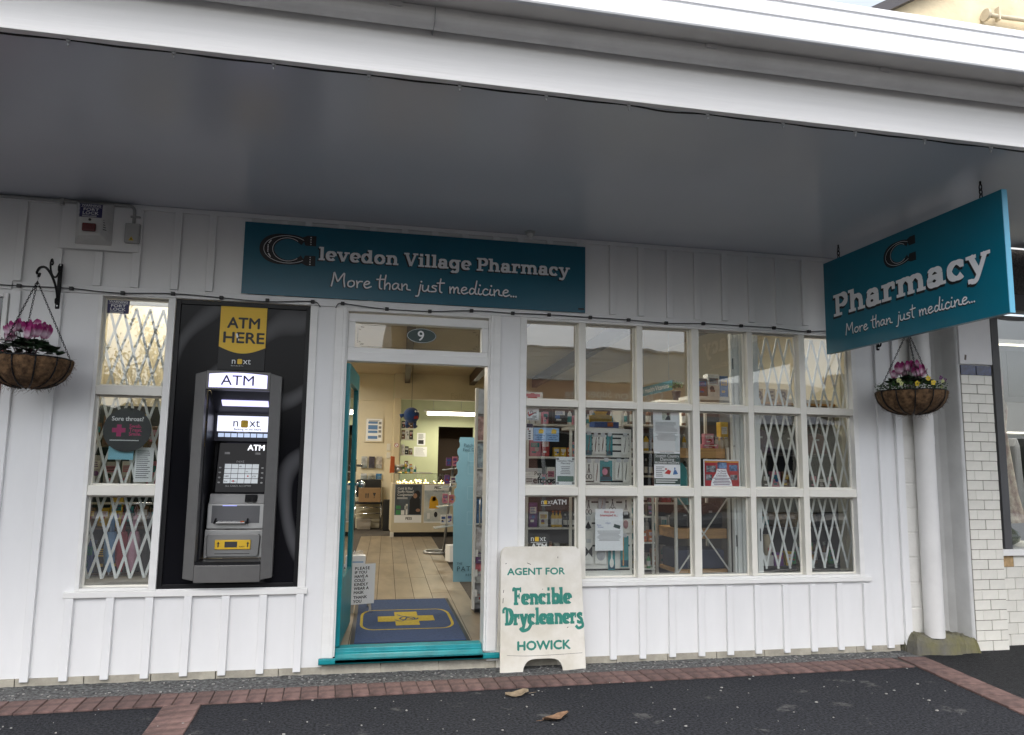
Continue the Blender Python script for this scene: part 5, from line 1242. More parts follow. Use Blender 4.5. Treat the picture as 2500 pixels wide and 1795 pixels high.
# ------------------------------------------------------------------ things seen through the doorway
MATB = mat('navy door mat', (.030,.055,.125), .95, var=.2, vs=40, bump=.4, bs=150)
dm = thing('door_mat', (.50,1.0,IF), 'blue door mat with a yellow pharmacy cross just inside the door', 'door mat')
def matq(x0, x1, y0, y1, z0, z1, mb=None):
    mb = mb or MB(); X = lambda x, y: x+.034*(y-.08)
    return mb.add([(X(x0,y0),y0,z0),(X(x1,y0),y0,z0),(X(x1,y1),y1,z0),(X(x0,y1),y1,z0),(X(x0,y0),y0,z1),(X(x1,y0),y0,z1),(X(x1,y1),y1,z1),(X(x0,y1),y1,z1)], [(4,5,6,7),(0,1,5,4),(1,2,6,5),(2,3,7,6),(3,0,4,7)])
part('rubber_edge', matq(.065,.93,.13,1.95,IF,IF+.008), BLKP, dm); part('pile', matq(.095,.90,.15,1.91,IF+.0081,IF+.013), MATB, dm)
mf = Frame((.065,.13,IF+.0135),(1,0,0),(.034,1,0)); YM = mat('mustard mat print', (.40,.30,.035), .95, var=.2, vs=60)
mb = MB(); P = []
for cx_, cy_, a0 in ((.70,1.02,0),(.165,1.02,90),(.165,.66,180),(.70,.66,270)):
    for a in range(0,91,15): P.append((cx_+.095*math.cos(R(a0+a)), cy_+.22*math.sin(R(a0+a))))
P.append(P[0]); ribbon(mb, mf, P, .022, .0004)
fpoly(mb, mf, [(.20,.74),(.34,.74),(.34,.58),(.53,.58),(.53,.74),(.66,.74),(.66,.96),(.53,.96),(.53,1.14),(.34,1.14),(.34,.96),(.20,.96)], .0002); part('cross_print', mb, YM, dm)
mb = MB(); ribbon(mb, mf, spline([(.36,1.02),(.40,.95),(.48,.90),(.50,.82),(.44,.78),(.38,.84),(.42,.92),(.50,.80),(.53,.86)],5), .016, .0012); ribbon(mb, mf, spline([(.34,.80),(.38,.74),(.42,.80),(.44,.90)],5), .014, .0014); part('snake_print', mb, MATB, dm)

ms = thing('mask_sign', (.17,1.35,IF), 'white PLEASE IF YOU HAVE A COLD sign on a small easel by the door', 'sign')
ua = R(-14); fr = Frame((.068,1.30,.235),(math.cos(ua),math.sin(ua)*-.6,0.035),(.02,.10,1))
mb = MB(); strip(mb, fr, 0,.205,0,.335,-.004,.004); part('paper', mb, PAPER, ms)
mb = MB()
for i, s in enumerate(('PLEASE','IF YOU','HAVE A','COLD','KINDLY','WEAR A','MASK','THANK','YOU')):
    text_mb(mb, fr, s, .034, .026,.288-.0335*i-(.006 if i > 6 else 0),.0008, bold=.03, sp=1.25 if i == 0 else 1.0)
part('lettering', mb, INK, ms)
EAS = mat('weathered timber', (.45,.41,.34), .7, var=.2, vs=12)
part('leg', MB().bar((.085,1.34,.161),(.105,1.40,.52),.030,.018), EAS, ms); part('leg', MB().bar((.245,1.34,.161),(.205,1.42,.52),.022,.018), EAS, ms); part('leg', MB().bar((.235,1.60,.161),(.17,1.42,.52),.022,.018), EAS, ms)
t = thing('face_mask_box', (.10,1.52,.53), 'white box of face masks on the easel behind the mask sign', 'box')
part('box', MB().obox((.105,1.50,.585),(.085,0,0),(0,.05,0),(0,0,.045)), PAPER, t, .003); mb = MB(); 
for i in range(9): mb.tube(spline([(.06+.01*i,1.49,.63),(.05+.014*i,1.49+random.uniform(-.04,.04),.665+random.uniform(0,.012)),(.07+.012*i,1.50,.632)],4), .002, 4)
part('mask_loops', mb, WHITE, t); part('stripe', MB().box(.035,.172,1.449,1.4495,.57,.582), SKYB, t)

# counter with two posters
ct = thing('sales_counter', (1.6,8.7,IF), 'cream shop counter with a glass case top at the end of the aisle', 'counter')
CNT = mat('cream counter laminate', (.62,.55,.40), .45, var=.04)
mb = MB(); mb.box(.80,3.2,8.42,9.1,.24,1.10); part('body', mb, CNT, ct, .004)
part('kickboard', MB().box(.86,3.1,8.50,9.0,IF,.2395), BLKP, ct); part('foot', MB().box(.79,.85,8.40,8.47,IF,.2395), WPL, ct)
part('glass_case', MB().box(.83,3.1,8.44,8.446,1.101,1.275), GLASS, ct); part('glass_case', MB().box(.83,3.1,8.44,9.0,1.277,1.283), GLASS, ct)
part('case_edge', MB().box(.83,3.1,8.434,8.439,1.275,1.282), BLKP, ct); part('case_edge', MB().box(.826,.832,8.434,8.445,1.101,1.275), BLKP, ct)
ll = thing('fairy_lights', (1.3,8.55,1.11), 'warm fairy lights heaped inside the glass counter case', 'lights'); mb = MB(); LITW = mat('fairy light bulb', (1.0,.70,.25), .4, emit=7)
for i in range(70): mb.ball((.90+.90*random.random(), 8.50+.25*random.random(), 1.112+.055*random.random()**2), .0075, 5, 4)
q = part('bulbs', mb, LITW, ll); q['kind'] = 'stuff'; part('wire', MB().tube(spline([(.9+.1*i,8.55+random.uniform(-.05,.1),1.112+random.uniform(0,.03)) for i in range(10)],4), .003, 4), mat('green wire', (.03,.06,.02), .5), ll)
def poster(x0, x1, z0, z1, y, base, label):
    return flat('counter_poster', x0, x1, z0, z1, y, base, label, 'poster', .002)
o, fr, w, h = poster(.850,1.335,.408,1.086,8.4165,PAPER,'Cold & Flu Stuffy Nose Congestion poster on the counter front')
mb = MB(); strip(mb, fr, .004,w-.004,.135,h-.004,.0003); part('photo_field', mb, mat('slate photo', (.16,.20,.25), .5, var=.35, vs=4, col2=(.05,.055,.06)), o)
mb = MB(); fpoly(mb, fr, [(.26,.15),(.46,.15),(.45,.42),(.40,.50),(.33,.50),(.27,.40)], .0008); disc2(mb, fr, .40,.50,.055,.07,.0012,16); part('figure_dark', mb, INK, o)
mb = MB(); disc2(mb, fr, .365,.475,.035,.045,.0018,14); disc2(mb, fr, .42,.22,.04,.03,.0018,12); part('figure_skin', mb, mat('photo skin', (.36,.20,.13), .5), o)
mb = MB(); 
for i, s in enumerate(('Cold & Flu?','Stuffy Nose?','Congestion?')): text_mb(mb, fr, s, .058, .045,.585-.055*i,.0016, bold=.012)
lines(mb, fr, .045,.26,.445,2,.018,.008,z=.0012); part('lettering', mb, WHITE, o)
text('brand_lettering', fr, 'FESS', .062, INK, o, x=.20, y=.055, z=.001, bold=.03)
mb = MB(); strip(mb, fr, .03,.11,.14,.22,.0014); strip(mb, fr, .03,.11,.245,.30,.0014); part('pack_green', mb, mat('pack green', (.06,.28,.10), .5), o); mb = MB(); strip(mb, fr, .12,.18,.14,.22,.0014); strip(mb, fr, .20,.235,.14,.33,.0014); strip(mb, fr, .18,.225,.235,.30,.0014); part('pack_white', mb, WHITE, o)
o, fr, w, h = poster(1.376,1.85,.408,1.080,8.4165,PAPER,'FESS poster with a child in a yellow raincoat on the counter front')
mb = MB(); strip(mb, fr, .004,w-.004,.02,h-.10,.0003); part('photo_field', mb, mat('pale blue photo', (.42,.52,.60), .5, var=.2, vs=4, col2=(.66,.67,.62)), o)
mb = MB(); fpoly(mb, fr, [(.09,.25),(.27,.25),(.25,.40),(.20,.47),(.13,.47),(.10,.40)], .0008); disc2(mb, fr, .375,.40,.06,.065,.0009,16); part('raincoat', mb, mat('raincoat yellow', (.70,.38,.02), .5), o)
mb = MB(); disc2(mb, fr, .18,.42,.035,.04,.0014,12); part('figure_skin', mb, MATS['photo skin'], o)
mb = MB(); text_mb(mb, fr, 'FESS', .065, .18,.60,.001, bold=.03); text_mb(mb, fr, 'Little Noses', .042, .15,.555,.001); lines(mb, fr, .06,.42,.53,2,.025,.009); disc2(mb, fr, .215,.145,.032,.05,.0014,12); part('lettering', mb, INK, o)
mb = MB(); disc2(mb, fr, .15,.27,.065,.055,.0013,14); strip(mb, fr, .06,.11,.07,.17,.0013); part('bubble', mb, WHITE, o)

# blue plush hanging
pt = thing('plush_toy', (1.03,7.5,2.05), 'round blue plush toy hanging above the counter', 'soft toy')
PL = mat('royal blue plush', (.012,.055,.20), .95, var=.2, vs=40, bump=.5, bs=90, sheen=.5)
part('body', MB().ball((1.03,7.5,2.27), .135, 18, 14), PL, pt)
for (a, b) in (((.92,7.5,2.27),(.845,7.5,2.25)),): part('arm', MB().tube([a,((a[0]+b[0])/2,7.49,2.265),b], [.03,.03,.04], 10), PL, pt)
for x in (.96,1.09): part('leg', MB().tube([(x,7.5,2.17),(x,7.49,2.10),(x+.01,7.47,2.075)], [.03,.03,.04], 10), PL, pt)
for x in (1.09,1.135): part('eye', MB().ball((x,7.395,2.33), .018, 8, 6), WHITE, pt)
part('hook', MB().tube([(1.03,7.5,2.40),(1.03,7.5,2.46),(1.03,7.5,3.289)], .003, 5), IRON, pt)
mb = MB(); fpoly(mb, WALL(1.09,7.375,2.20), [(-.03,0),(.05,.01),(.04,.06),(-.02,.05)], 0); part('red_patch', mb, mat('red felt', (.25,.03,.03), .9), pt)

# back wall: framed certificate, leaflets, switches, notices
o = thing('framed_certificate', (.50,10.38,1.9), 'white framed certificate with blue bands on the back wall', 'picture frame')
part('frame', MB().box(.315,.695,10.372,10.398,1.88,2.39), mat('pale frame', (.68,.62,.48), .4), o, .006); mb = MB(); fr = WALL(.315,10.371,1.88); strip(mb, fr, .03,.35,.03,.48,0); part('mount', mb, PAPER, o)
mb = MB()
for i, (a, b) in enumerate(((.38,.42),(.26,.35),(.19,.24),(.07,.13))): strip(mb, fr, .07,.26,a,b,.001)
part('blue_band', mb, mat('mid blue print', (.12,.25,.50), .5), o); mb = MB(); lines(mb, fr, .08,.30,.45,2,.02,.01, z=.001)
for z in (.37,.28,.20,.10): strip(mb, fr, .28,.335,z,z+.05,.001)
part('lettering', mb, PGREY, o)
cols = [(.45,.47,.48),(.06,.05,.07),(.50,.46,.42),(.55,.57,.60),(.50,.48,.40),(.06,.22,.45)]
nm_ = ['pale grey','black','tan','white','cream','blue']
for i in range(6):
    x0 = .275+.150*(i % 3); z0 = 1.352 if i < 3 else 1.13
    t = thing('leaflet_holder', (x0+.06,10.36,z0), f'{nm_[i]} leaflet in the {"upper" if i < 3 else "lower"} row on the back wall', 'leaflet', 'leaflets on the back wall')
    part('leaflet', MB().box(x0,x0+.115,10.355,10.365,z0+.01,z0+(.24 if i < 3 else .12)), mat('leaflet '+nm_[i], cols[i], .5, var=.4, vs=15), t); part('holder', MB().box(x0-.005,x0+.12,10.345,10.352,z0,z0+.08), GLASS, t)
    part('back', MB().box(x0-.005,x0+.12,10.367,10.3995,z0,z0+.10), WPL, t)
for z0, z1 in ((1.72,1.86),(1.56,1.68)): solid('light_switch', MB().box(.775,.85,10.385,10.3995,z0,z1), WPL, ('upper' if z0 > 1.7 else 'lower')+' white switch plate on the back wall beside the post', 'switch', bev=.006)
o = thing('no_smoking_sign', (.965,9.94,1.78), 'small round red no smoking sign on the cream post', 'sign'); mb = MB(); fr = WALL(.945,9.9485,1.82); disc2(mb, fr, 0,0,.045,.045,0,20); part('disc', mb, PAPER, o); mb = MB(); ribbon(mb, fr, [(.038*math.cos(2*math.pi*i/20), .038*math.sin(2*math.pi*i/20)) for i in range(21)], .009, .001); ribbon(mb, fr, [(-.026,.026),(.026,-.026)], .008, .0012); part('ring', mb, RB, o)
o, fr, w, h = flat('wall_notice',1.50,1.69,1.87,2.15,11.695,PAPER,'white notice with a dark picture on the green dispensary wall','notice'); mb = MB(); strip(mb, fr, .03,.15,.03,.12,.0004); lines(mb, fr, .03,.16,.25,6,.02,.008); part('print', mb, INK, o)
o, fr, w, h = flat('wall_calendar',1.44,1.73,1.62,1.84,11.695,PAPER,'white calendar sheet below the notice on the green dispensary wall','calendar'); mb = MB(); lines(mb, fr, .03,.26,.19,7,.025,.006); part('print', mb, PGREY, o)
mb = MB(); text_mb(mb, WALL(2.02,10.098,2.80), 'Follow', .17, 0,0,0, bold=.01); solid('header_lettering', mb, mat('pale gold letter', (.62,.56,.40), .4), 'pale raised letters on the header above the counter', 'lettering')

# chair with carton, tub, bin
ch = thing('visitor_chair', (.43,10.0,IF), 'black chair with chrome legs against the back wall', 'chair')
part('seat', MB().box(.17,.70,9.85,10.28,.66,.70), BLKP, ch, .015); part('backrest', MB().box(.19,.68,10.24,10.29,.78,1.13), BLKP, ch, .02)
for x in (.185,.685):
    part('leg', MB().tube([(x,9.87,IF),(x,9.87,.66)], .012, 8), CHROME, ch); part('leg', MB().tube([(x,10.26,IF),(x,10.27,1.1)], .012, 8), CHROME, ch)
part('rail', MB().tube([(.185,9.87,.60),(.685,9.87,.60)], .012, 8), CHROME, ch); part('rail', MB().tube([(.185,9.87,.48),(.685,9.87,.48)], .010, 8), CHROME, ch)
t = thing('cardboard_carton', (.45,9.95,.70), 'brown cardboard carton with fragile marks on the chair', 'carton'); part('box', MB().box(.24,.66,9.84,10.18,.701,.97), mat('brown cardboard', (.28,.17,.08), .8, var=.1, vs=10), t, .004)
mb = MB(); fr = WALL(.24,9.839,.70)
for x in (.13,.17): fpoly(mb, fr, [(x,.08),(x+.018,.08),(x+.018,.15),(x+.026,.15),(x+.009,.18),(x-.008,.15),(x,.15)], 0)
fpoly(mb, fr, [(.27,.18),(.33,.18),(.31,.12),(.304,.12),(.304,.09),(.32,.08),(.28,.08),(.296,.09),(.296,.12),(.29,.12)], 0); part('print', mb, INK, t)
solid('storage_tub', MB().poly([(.23,10.0,IF),(.49,10.0,IF),(.505,10.0,.37),(.215,10.0,.37)], (0,.22,0)), mat('clear grey plastic', (.35,.31,.26), .3), 'grey plastic tub on the floor under the chair', 'tub', bev=.01)
solid('waste_bin', MB().poly([(.725,9.75,IF),(.87,9.75,IF),(.875,9.75,.70),(.86,9.75,.75),(.73,9.75,.75),(.715,9.75,.70)], (0,.25,0)), BLKP, 'slim black bin beside the counter', 'bin', bev=.01)
# counter clutter
t = thing('orange_bag', (.80,8.6,1.28), 'orange carrier bag hanging at the end of the counter', 'bag'); part('bag', MB().poly([(.755,8.62,1.28),(.845,8.62,1.29),(.84,8.62,1.58),(.77,8.62,1.59)], (0,.05,0)), mat('orange plastic', (.55,.11,.02), .4), t, .008)
t = thing('counter_tin', (.93,8.7,1.283), 'steel tin with a white lid on the counter', 'tin'); part('tin', MB().lathe([(.085,1.284),(.09,1.40)], (.93,8.70,0), 18), STEEL, t); part('lid', MB().lathe([(.095,1.401),(.095,1.43)], (.93,8.70,0), 18), WPL, t)
SHELVC = [('red',(.40,.03,.03)),('blue',(.04,.12,.38)),('yellow',(.65,.42,.03)),('green',(.06,.25,.10)),('white',(.70,.70,.68)),('purple',(.16,.05,.22)),('pink',(.60,.22,.30)),('black',(.02,.02,.022)),('orange',(.55,.16,.03)),('teal',(.03,.25,.27)),('brown',(.16,.08,.04)),('silver',(.45,.45,.46))]
PM = {n: mat('pack '+n, c, .42, var=.15, vs=25) for n, c in SHELVC}
def bottle(x, y, z, h, r, cn, label, group, cap='white'):
    o = solid('bottle', MB().lathe([(r*.95,z),(r,z+.006),(r,z+h*.62),(r*.9,z+h*.70),(r*.42,z+h*.80),(r*.42,z+h*.86)], (x,y,0), 12), PM[cn], label, 'bottle', group)
    part('cap', MB().lathe([(r*.5,z+h*.861),(r*.5,z+h)], (x,y,0), 10), PM[cap], o); mb = MB().lathe([(r*1.01,z+h*.15),(r*1.01,z+h*.52)], (x,y,0), 12, cap=False); part('label', mb, PM['white'] if cn != 'white' else PM['teal'], o); return o
def pack(x0, x1, y0, y1, z0, z1, cn, label, group=None, cat='box', name='product_box', cn2='white'):
    o = solid(name, MB().box(x0,x1,y0,y1,z0,z1), PM[cn] if cn in PM else MATS[cn], label, cat, group, bev=.002, seg=1)
    w, h = x1-x0, z1-z0; mb = MB(); fr = WALL(x0,y0,z0); strip(mb, fr, w*.12,w*.88,h*.55,h*.82,.0003); strip(mb, fr, w*.2,w*.6,h*.2,h*.3,.0003); part('print', mb, PM[cn2], o)
    mb = MB(); disc2(mb, fr, w*random.uniform(.3,.7), h*random.uniform(.3,.5), w*.2, w*.2, .0008, 10); lines(mb, fr, w*.18, w*.8, h*.78, 3, h*.07, h*.03, z=.0012); part('print', mb, PM[random.choice(['black','red','blue','purple','silver'])], o); return o
random.seed(77)
for i in range(5): bottle(1.00+.055*i+random.uniform(-.01,.01), 8.62+random.uniform(0,.1), 1.284, random.uniform(.12,.2), .026, random.choice(['green','yellow','white','orange']), f'{ORD[i]} small bottle from the orange bag on the counter', 'bottles on the counter')
t = thing('paper_pile', (1.35,8.7,1.284), 'loose white papers lying on the counter top', 'papers'); part('sheets', MB().obox((1.36,8.72,1.292),(.16,.02,0),(-.01,.10,0),(0,0,.008)), PAPER, t)
ds = thing('dispensary_shelf', (1.2,10.2,1.3), 'open shelves stacked with folders behind the cream post', 'shelf')
for z in (1.30,1.62,1.93,2.15): part('shelf', MB().box(1.011,1.30,10.0,10.09,z,z+.02), WPL, ds)
part('upright', MB().box(1.012,1.03,10.0,10.09,1.10,2.3), WPL, ds)
for i, (z, cn) in enumerate(((1.321,'brown'),(1.641,'black'),(1.951,'brown'),(2.171,'brown'))):
    for k in range(3): pack(1.04+.08*k,1.04+.08*k+.07,9.995,10.08,z,z+random.uniform(.12,.2),random.choice(['brown','black','white','orange']),f'{ORD[k]} folder from the left on the {ORD[i]} shelf up behind the post','folders behind the post','folder','folder')
# spinner rack
sp = thing('spinner_rack', (1.32,5.8,IF), 'chrome spinner rack of packets at the right of the aisle', 'display rack')
part('base_ring', MB().tube([(1.33+.19*math.cos(2*math.pi*i/24),5.82+.19*math.sin(2*math.pi*i/24),IF+.02) for i in range(24)], .018, 8, closed=True), STEEL, sp)
part('pole', MB().tube([(1.42,5.82,IF),(1.55,5.82,1.55)], .02, 10), STEEL, sp)
for i, z in enumerate((.52,.82,1.10,1.36)):
    a = .2*i; tr = part('tray', MB().poly([(1.27+.04*i,5.68,z),(1.66+.02*i,5.68,z+.05),(1.66+.02*i,5.68,z+.062),(1.27+.04*i,5.68,z+.012)], (0,.26,0)), mat('clear acrylic', (.55,.62,.66), .15, spec=.5), sp)
for i, z in enumerate((.59,.885,1.165,1.425)):
    for k in range(3):
        x = 1.36+.09*k+.02*i; pack(x,x+.075,5.70,5.74,z,z+random.uniform(.09,.15),random.choice(['white','white','pink','blue','purple']),f'{ORD[k]} packet from the left in the {ORD[i]} spinner tray up','packets on the spinner rack','packet','packet',cn2=random.choice(['blue','orange','purple']))
t = thing('tissue_cube', (1.42,4.62,IF), 'white carton with an orange spot standing in the spinner rack foot', 'carton'); part('box', MB().obox((1.40,4.62,.295),(.075,.02,0),(-.02,.075,0),(0,0,.105)), PAPER, t, .004); mb = MB(); disc2(mb, Frame((1.36,4.54,.29),(1,.27,0),(0,0,1)), .02,0,.03,.045,.004,16); part('spot', mb, PM['orange'], t)
# blue cardboard stand with scalloped edge
bs_ = thing('patch_display', (1.35,3.02,IF), 'tall pale blue cardboard stand reading THE PATCH beside the aisle', 'display stand')
BLU = mat('pale blue card', (.20,.40,.52), .55, var=.05, vs=3); P = [(1.19,IF),(1.62,IF),(1.62,1.75),(1.235,1.75)]
sc_ = []
for i in range(12):
    z0 = 1.70-i*.075
    if i < 10: sc_ += [(1.222-.0045*i+.012*math.cos(R(a))*(-1 if i % 2 else 1), z0-.0375+.0375*math.sin(R(a))) for a in (90,45,0,-45)]
P += sc_; mb = MB(); mb.poly([(x,3.02+.02*(x-1.2),z) for x, z in P], (0,.012,0)); part('board', mb, BLU, bs_); part('strut', MB().poly([(1.45,3.033,IF),(1.45,3.40,IF),(1.45,3.05,1.3)], (.006,0,0)), BLU, bs_)
fr = WALL(1.19,3.017,IF); mb = MB(); text_mb(mb, fr, 'THE', .035, .035,.185,.003); text_mb(mb, fr, 'PATCH', .075, .035,.115,.003, sp=1.25); text_mb(mb, fr, 'REMEDY', .035, .135,.062,.003, sp=1.3); text_mb(mb, fr, 'Patch Up', .05, .085,1.485,.003); text_mb(mb, fr, 'Feel Good', .05, .077,1.435,.003); part('lettering', mb, mat('petrol type', (.02,.06,.09), .5), bs_)
mb = MB()
for z in (.62,.90,1.18,1.28): 
    ribbon(mb, fr, [(.14,z),(.30,z)], .003, .003); ribbon(mb, fr, [(.14,z+.14),(.30,z+.14)], .003, .003); ribbon(mb, fr, [(.14,z),(.14,z+.14)], .003, .003)
part('panel_outline', mb, mat('paler blue line', (.35,.55,.65), .5), bs_)
# greeting card stand at the right jamb
cs = thing('card_stand', (1.25,1.4,IF), 'tall white greeting card stand just inside the right door jamb', 'card stand')
part('side', MB().box(1.110,1.134,1.215,1.262,.19,2.13), WPL, cs, .003); part('back', MB().box(1.1345,1.60,1.262,1.28,.19,2.13), mat('grey card stand back', (.30,.30,.30), .5), cs); part('foot', MB().box(1.135,1.58,1.22,1.40,IF,.189), BLKP, cs)
part('header', MB().box(1.1345,1.60,1.225,1.2615,1.90,2.12), mat('pale header', (.62,.66,.72), .5, var=.2, vs=9), cs)
cc = [(.55,.30,.28),(.35,.45,.60),(.66,.62,.58),(.05,.16,.32),(.62,.56,.52),(.60,.10,.12)]
cn_ = ['coral','blue floral','cream fruit','navy','brown bow','red heart']
for i in range(6):
    z0 = 1.66-.245*i; part('shelf', MB().box(1.1345,1.60,1.222,1.2615,z0-.010,z0), WPL, cs)
    c0 = mat('card '+cn_[i], cc[i], .4, var=.5, vs=18, col2=tuple(min(.8,c*1.5+.1) for c in cc[i]))
    for k in range(2): solid('greeting_card', MB().poly([(1.140+.2*k,1.235,z0+.001),(1.325+.2*k,1.235,z0+.001),(1.325+.2*k,1.250,z0+.215),(1.140+.2*k,1.250,z0+.215)], (0,.006,0)), c0, f'{cn_[i]} greeting card, {["left","right"][k]} of its pair in the stand by the door', 'greeting card', 'greeting cards')
for i in range(3):
    z0 = .24+.17*i; part('clear_tray', MB().box(1.136,1.60,1.205,1.209,z0,z0+.12), GLASS, cs); part('tray_clip', MB().box(1.131,1.152,1.196,1.2045,z0+.06,z0+.12), WPL, cs)
    for k in range(3): pack(1.14+.13*k,1.14+.13*k+.11,1.222,1.255,z0+.001,z0+.10,random.choice(['brown','silver','white','purple']),f'{ORD[k]} packet from the jamb in the {ORD[i]} clear tray up of the card stand','packets on the card stand','packet','packet')
part('hand_rail', MB().tube(spline([(1.180,1.20,.90),(1.160,1.17,.91),(1.158,1.17,1.13),(1.180,1.20,1.15)],4), .007, 8), CHROME, cs)

# ------------------------------------------------------------------ window display, right
sw = thing('slatwall_panel', (1.96,.15,.606), 'white slatwall panel of beauty tools behind the second window column', 'display panel')
part('panel', MB().box(1.735,2.185,.150,.165,.60,1.735), WPL, sw)
for z in (.655,.835,1.005,1.165,1.292,1.325,1.505,1.56,1.61,1.66,1.693): part('slot', MB().box(1.76,2.165,.1485,.1499,z-.006,z+.007), BLKP, sw)
hk = MB().box(-.016,.016,-.008,0,-.014,.014).mesh('hang_clip', mat('clear clip', (.55,.56,.57), .25))
tools = [(1.802,1.854,1.527,1.690,'teal','tweezers'),(1.861,1.907,1.533,1.680,'white','tweezers'),(1.915,1.967,1.534,1.680,'white','slant tweezers'),(1.973,2.023,1.526,1.685,'teal','nail file'),(2.094,2.155,1.532,1.685,'white','long tweezers'),
 (1.794,1.864,1.328,1.478,'white','nail scissors'),(1.871,1.917,1.310,1.478,'white','cuticle stick'),(1.919,2.018,1.329,1.487,'teal','compact mirror'),(2.042,2.100,1.339,1.485,'white','nail tweezers'),(2.108,2.157,1.317,1.485,'white','nail clipper'),
 (1.805,1.850,1.060,1.205,'white','small scissors'),(1.905,1.965,1.090,1.210,'silver','metal comb'),(1.99,2.05,1.085,1.21,'white','eyelash curler'),(2.10,2.16,1.04,1.21,'white','nail nippers'),(1.795,1.852,.96,1.04,'white','black makeup wedge'),(2.095,2.16,.93,1.08,'white','pink sponge egg'),(1.795,1.858,.70,.87,'white','black bow clip'),(1.88,1.97,.70,.84,'white','grey shower puff'),(1.985,2.04,.655,.83,'teal','hair brush'),(2.085,2.15,.675,.91,'teal','bath brush')]
for i, (a, b, c, d, cn, nm) in enumerate(tools):
    t = thing('beauty_tool_card', ((a+b)/2,.13,c), f'{"teal" if cn == "teal" else "white"} card of {nm} on the slatwall panel', 'packet', 'beauty tools on the slatwall')
    part('card', MB().box(a,b,.132,.134,c,d), PM[cn] if cn != 'white' else WPL, t); inst('clip', hk, t, ((a+b)/2,.131,d+.004))
    mx_, w = (a+b)/2, b-a; fr = WALL(mx_,.1295,c); mb = MB(); h = d-c; m_ = CHROME
    if 'scissors' in nm or 'nippers' in nm or 'curler' in nm:
        for s in (-1,1):
            ribbon(mb, fr, [(-s*.004,h*.85),(s*.008,h*.40)], .006, 0); ribbon(mb, fr, [(s*.013+.011*math.cos(q*.6),h*.22+.018*math.sin(q*.6)) for q in range(12)], .005, .0002)
        m_ = mat('dark steel', (.09,.09,.095), .3, metal=.8)
    elif 'mirror' in nm:
        strip(mb, fr, -w*.3,w*.3,h*.2,h*.68,0); part('inlay', mb, INK, t); mb = MB(); disc2(mb, fr, -.01,h*.45,.022,.026,.001,16); m_ = PM['pink']
    elif 'wedge' in nm: fpoly(mb, fr, [(-.026,.012),(0,.002),(.026,.012),(.0,h*.8)], 0); m_ = BLKP
    elif 'egg' in nm: disc2(mb, fr, 0,h*.45,.021,.034,0,16); m_ = mat('dusty pink', (.40,.22,.22), .7)
    elif 'bow' in nm: fpoly(mb, fr, [(-.03,h*.3),(0,h*.5),(.03,h*.3),(.03,h*.8),(0,h*.6),(-.03,h*.8)], 0); m_ = BLKP
    elif 'puff' in nm: disc2(mb, fr, 0,h*.5,.036,.045,0,16); m_ = PM['silver']
    elif 'hair brush' in nm: disc2(mb, fr, 0,h*.3,.017,.035,0,16); strip(mb, fr, -.006,.006,h*.45,h*.9,0); m_ = WPL
    elif 'bath' in nm: strip(mb, fr, -.016,-.006,h*.05,h*.95,0); m_ = PINE
    else: ribbon(mb, fr, [(-w*.12,h*.12),(w*.02,h*.5),(w*.14,h*.9)], [.004,.009,.003], 0)
    part('tool', mb, m_, t)
    if cn == 'teal': mb = MB(); strip(mb, fr, -w*.45,w*.45,h*.03,h*.22,-.0015); part('card_foot', mb, mat('dark petrol card', (.01,.07,.11), .5), t)
solid('window_bed', MB().box(1.25,4.45,.092,.30,.575,.598), WPL, 'white ledge running inside the foot of the gridded window', 'ledge')
pack(1.31,1.53,.42,.55,1.245,1.42,'silver','pale grey carton behind the eftpos lettering')
solid('carton_shelf', MB().box(1.296,1.56,.086,.56,1.225,1.2445), WPL, 'short white shelf level with the lower glazing bar behind the first column', 'shelf', bev=.002)
random.seed(4)
def shelf_unit(name, x0, x1, y0, y1, zs, ztop, label, m=WPL, backm=None, posts=True):
    t = thing(name, ((x0+x1)/2,(y0+y1)/2,IF), label, 'shelf unit')
    for z in zs: part('shelf', MB().box(x0+.021,x1-.021,y0,y1-.013,z-.018,z), m, t, .002)
    for x in (x0,x1-.02): part('upright', MB().box(x,x+.02,y0,y1,IF,ztop), m, t, .002)
    part('back_panel', MB().box(x0+.021,x1-.021,y1-.012,y1,IF,ztop), backm or m, t)
    return t
def stock(x0, x1, y, z, hmax, kinds, label, group, step=.075):
    x = x0; n = -1
    while x < x1-.03:
        n += 1; od = ORD[min(n,13)]+' from the left, '
        k = random.choice(kinds); w = random.uniform(.6,1.0)*step
        if k[0] == 'b': bottle(x+w/2, y+random.uniform(0,.05), z+.001, hmax*random.uniform(.65,.95), w*.36, k[1], od+label.replace('*',k[1]+' bottle'), group+' bottles', random.choice(['white','black','silver']))
        elif k[0] == 'p': pack(x,x+w,y,y+.06,z+.001,z+hmax*random.uniform(.5,.95),k[1],od+label.replace('*',k[1]+' packet'),group+' packets',cn2=random.choice(['white','yellow','pink','teal']))
        x += w+random.uniform(.004,.02)
shelf_unit('gift_shelf',1.50,2.38,.85,1.15,(.62,.92,1.24,1.52,1.80),1.97,'white gift shelves stocked with small goods behind the first window pane',backm=DK)
stock(1.53,1.72,.87,.62,.20,[('p','black'),('p','brown')],'* on the lowest gift shelf','gift shelf low',.09)
for i in range(3): bottle(1.745+.032*i,.88,.921,.135,.017,'yellow',f'{ORD[i]} yellow bottle from the left on the gift shelf','yellow bottles','orange')
for i in range(4): bottle(1.86+.04*i,.90,.921,.11,.018,'black',f'{ORD[i]} small black bottle right of the yellow ones on the gift shelf','black bottles','silver')
for i in range(3): pack(1.745+.06*i,1.795+.06*i,.86,.92,1.521,1.60,'orange' if i == 2 else 'yellow',f'{ORD[i]} packet from the left above the opening hours notice','boxes above the hours notice')
pack(1.735,1.85,.84,.90,1.805,1.94,'black','dark upright panel box behind the blue stickers')
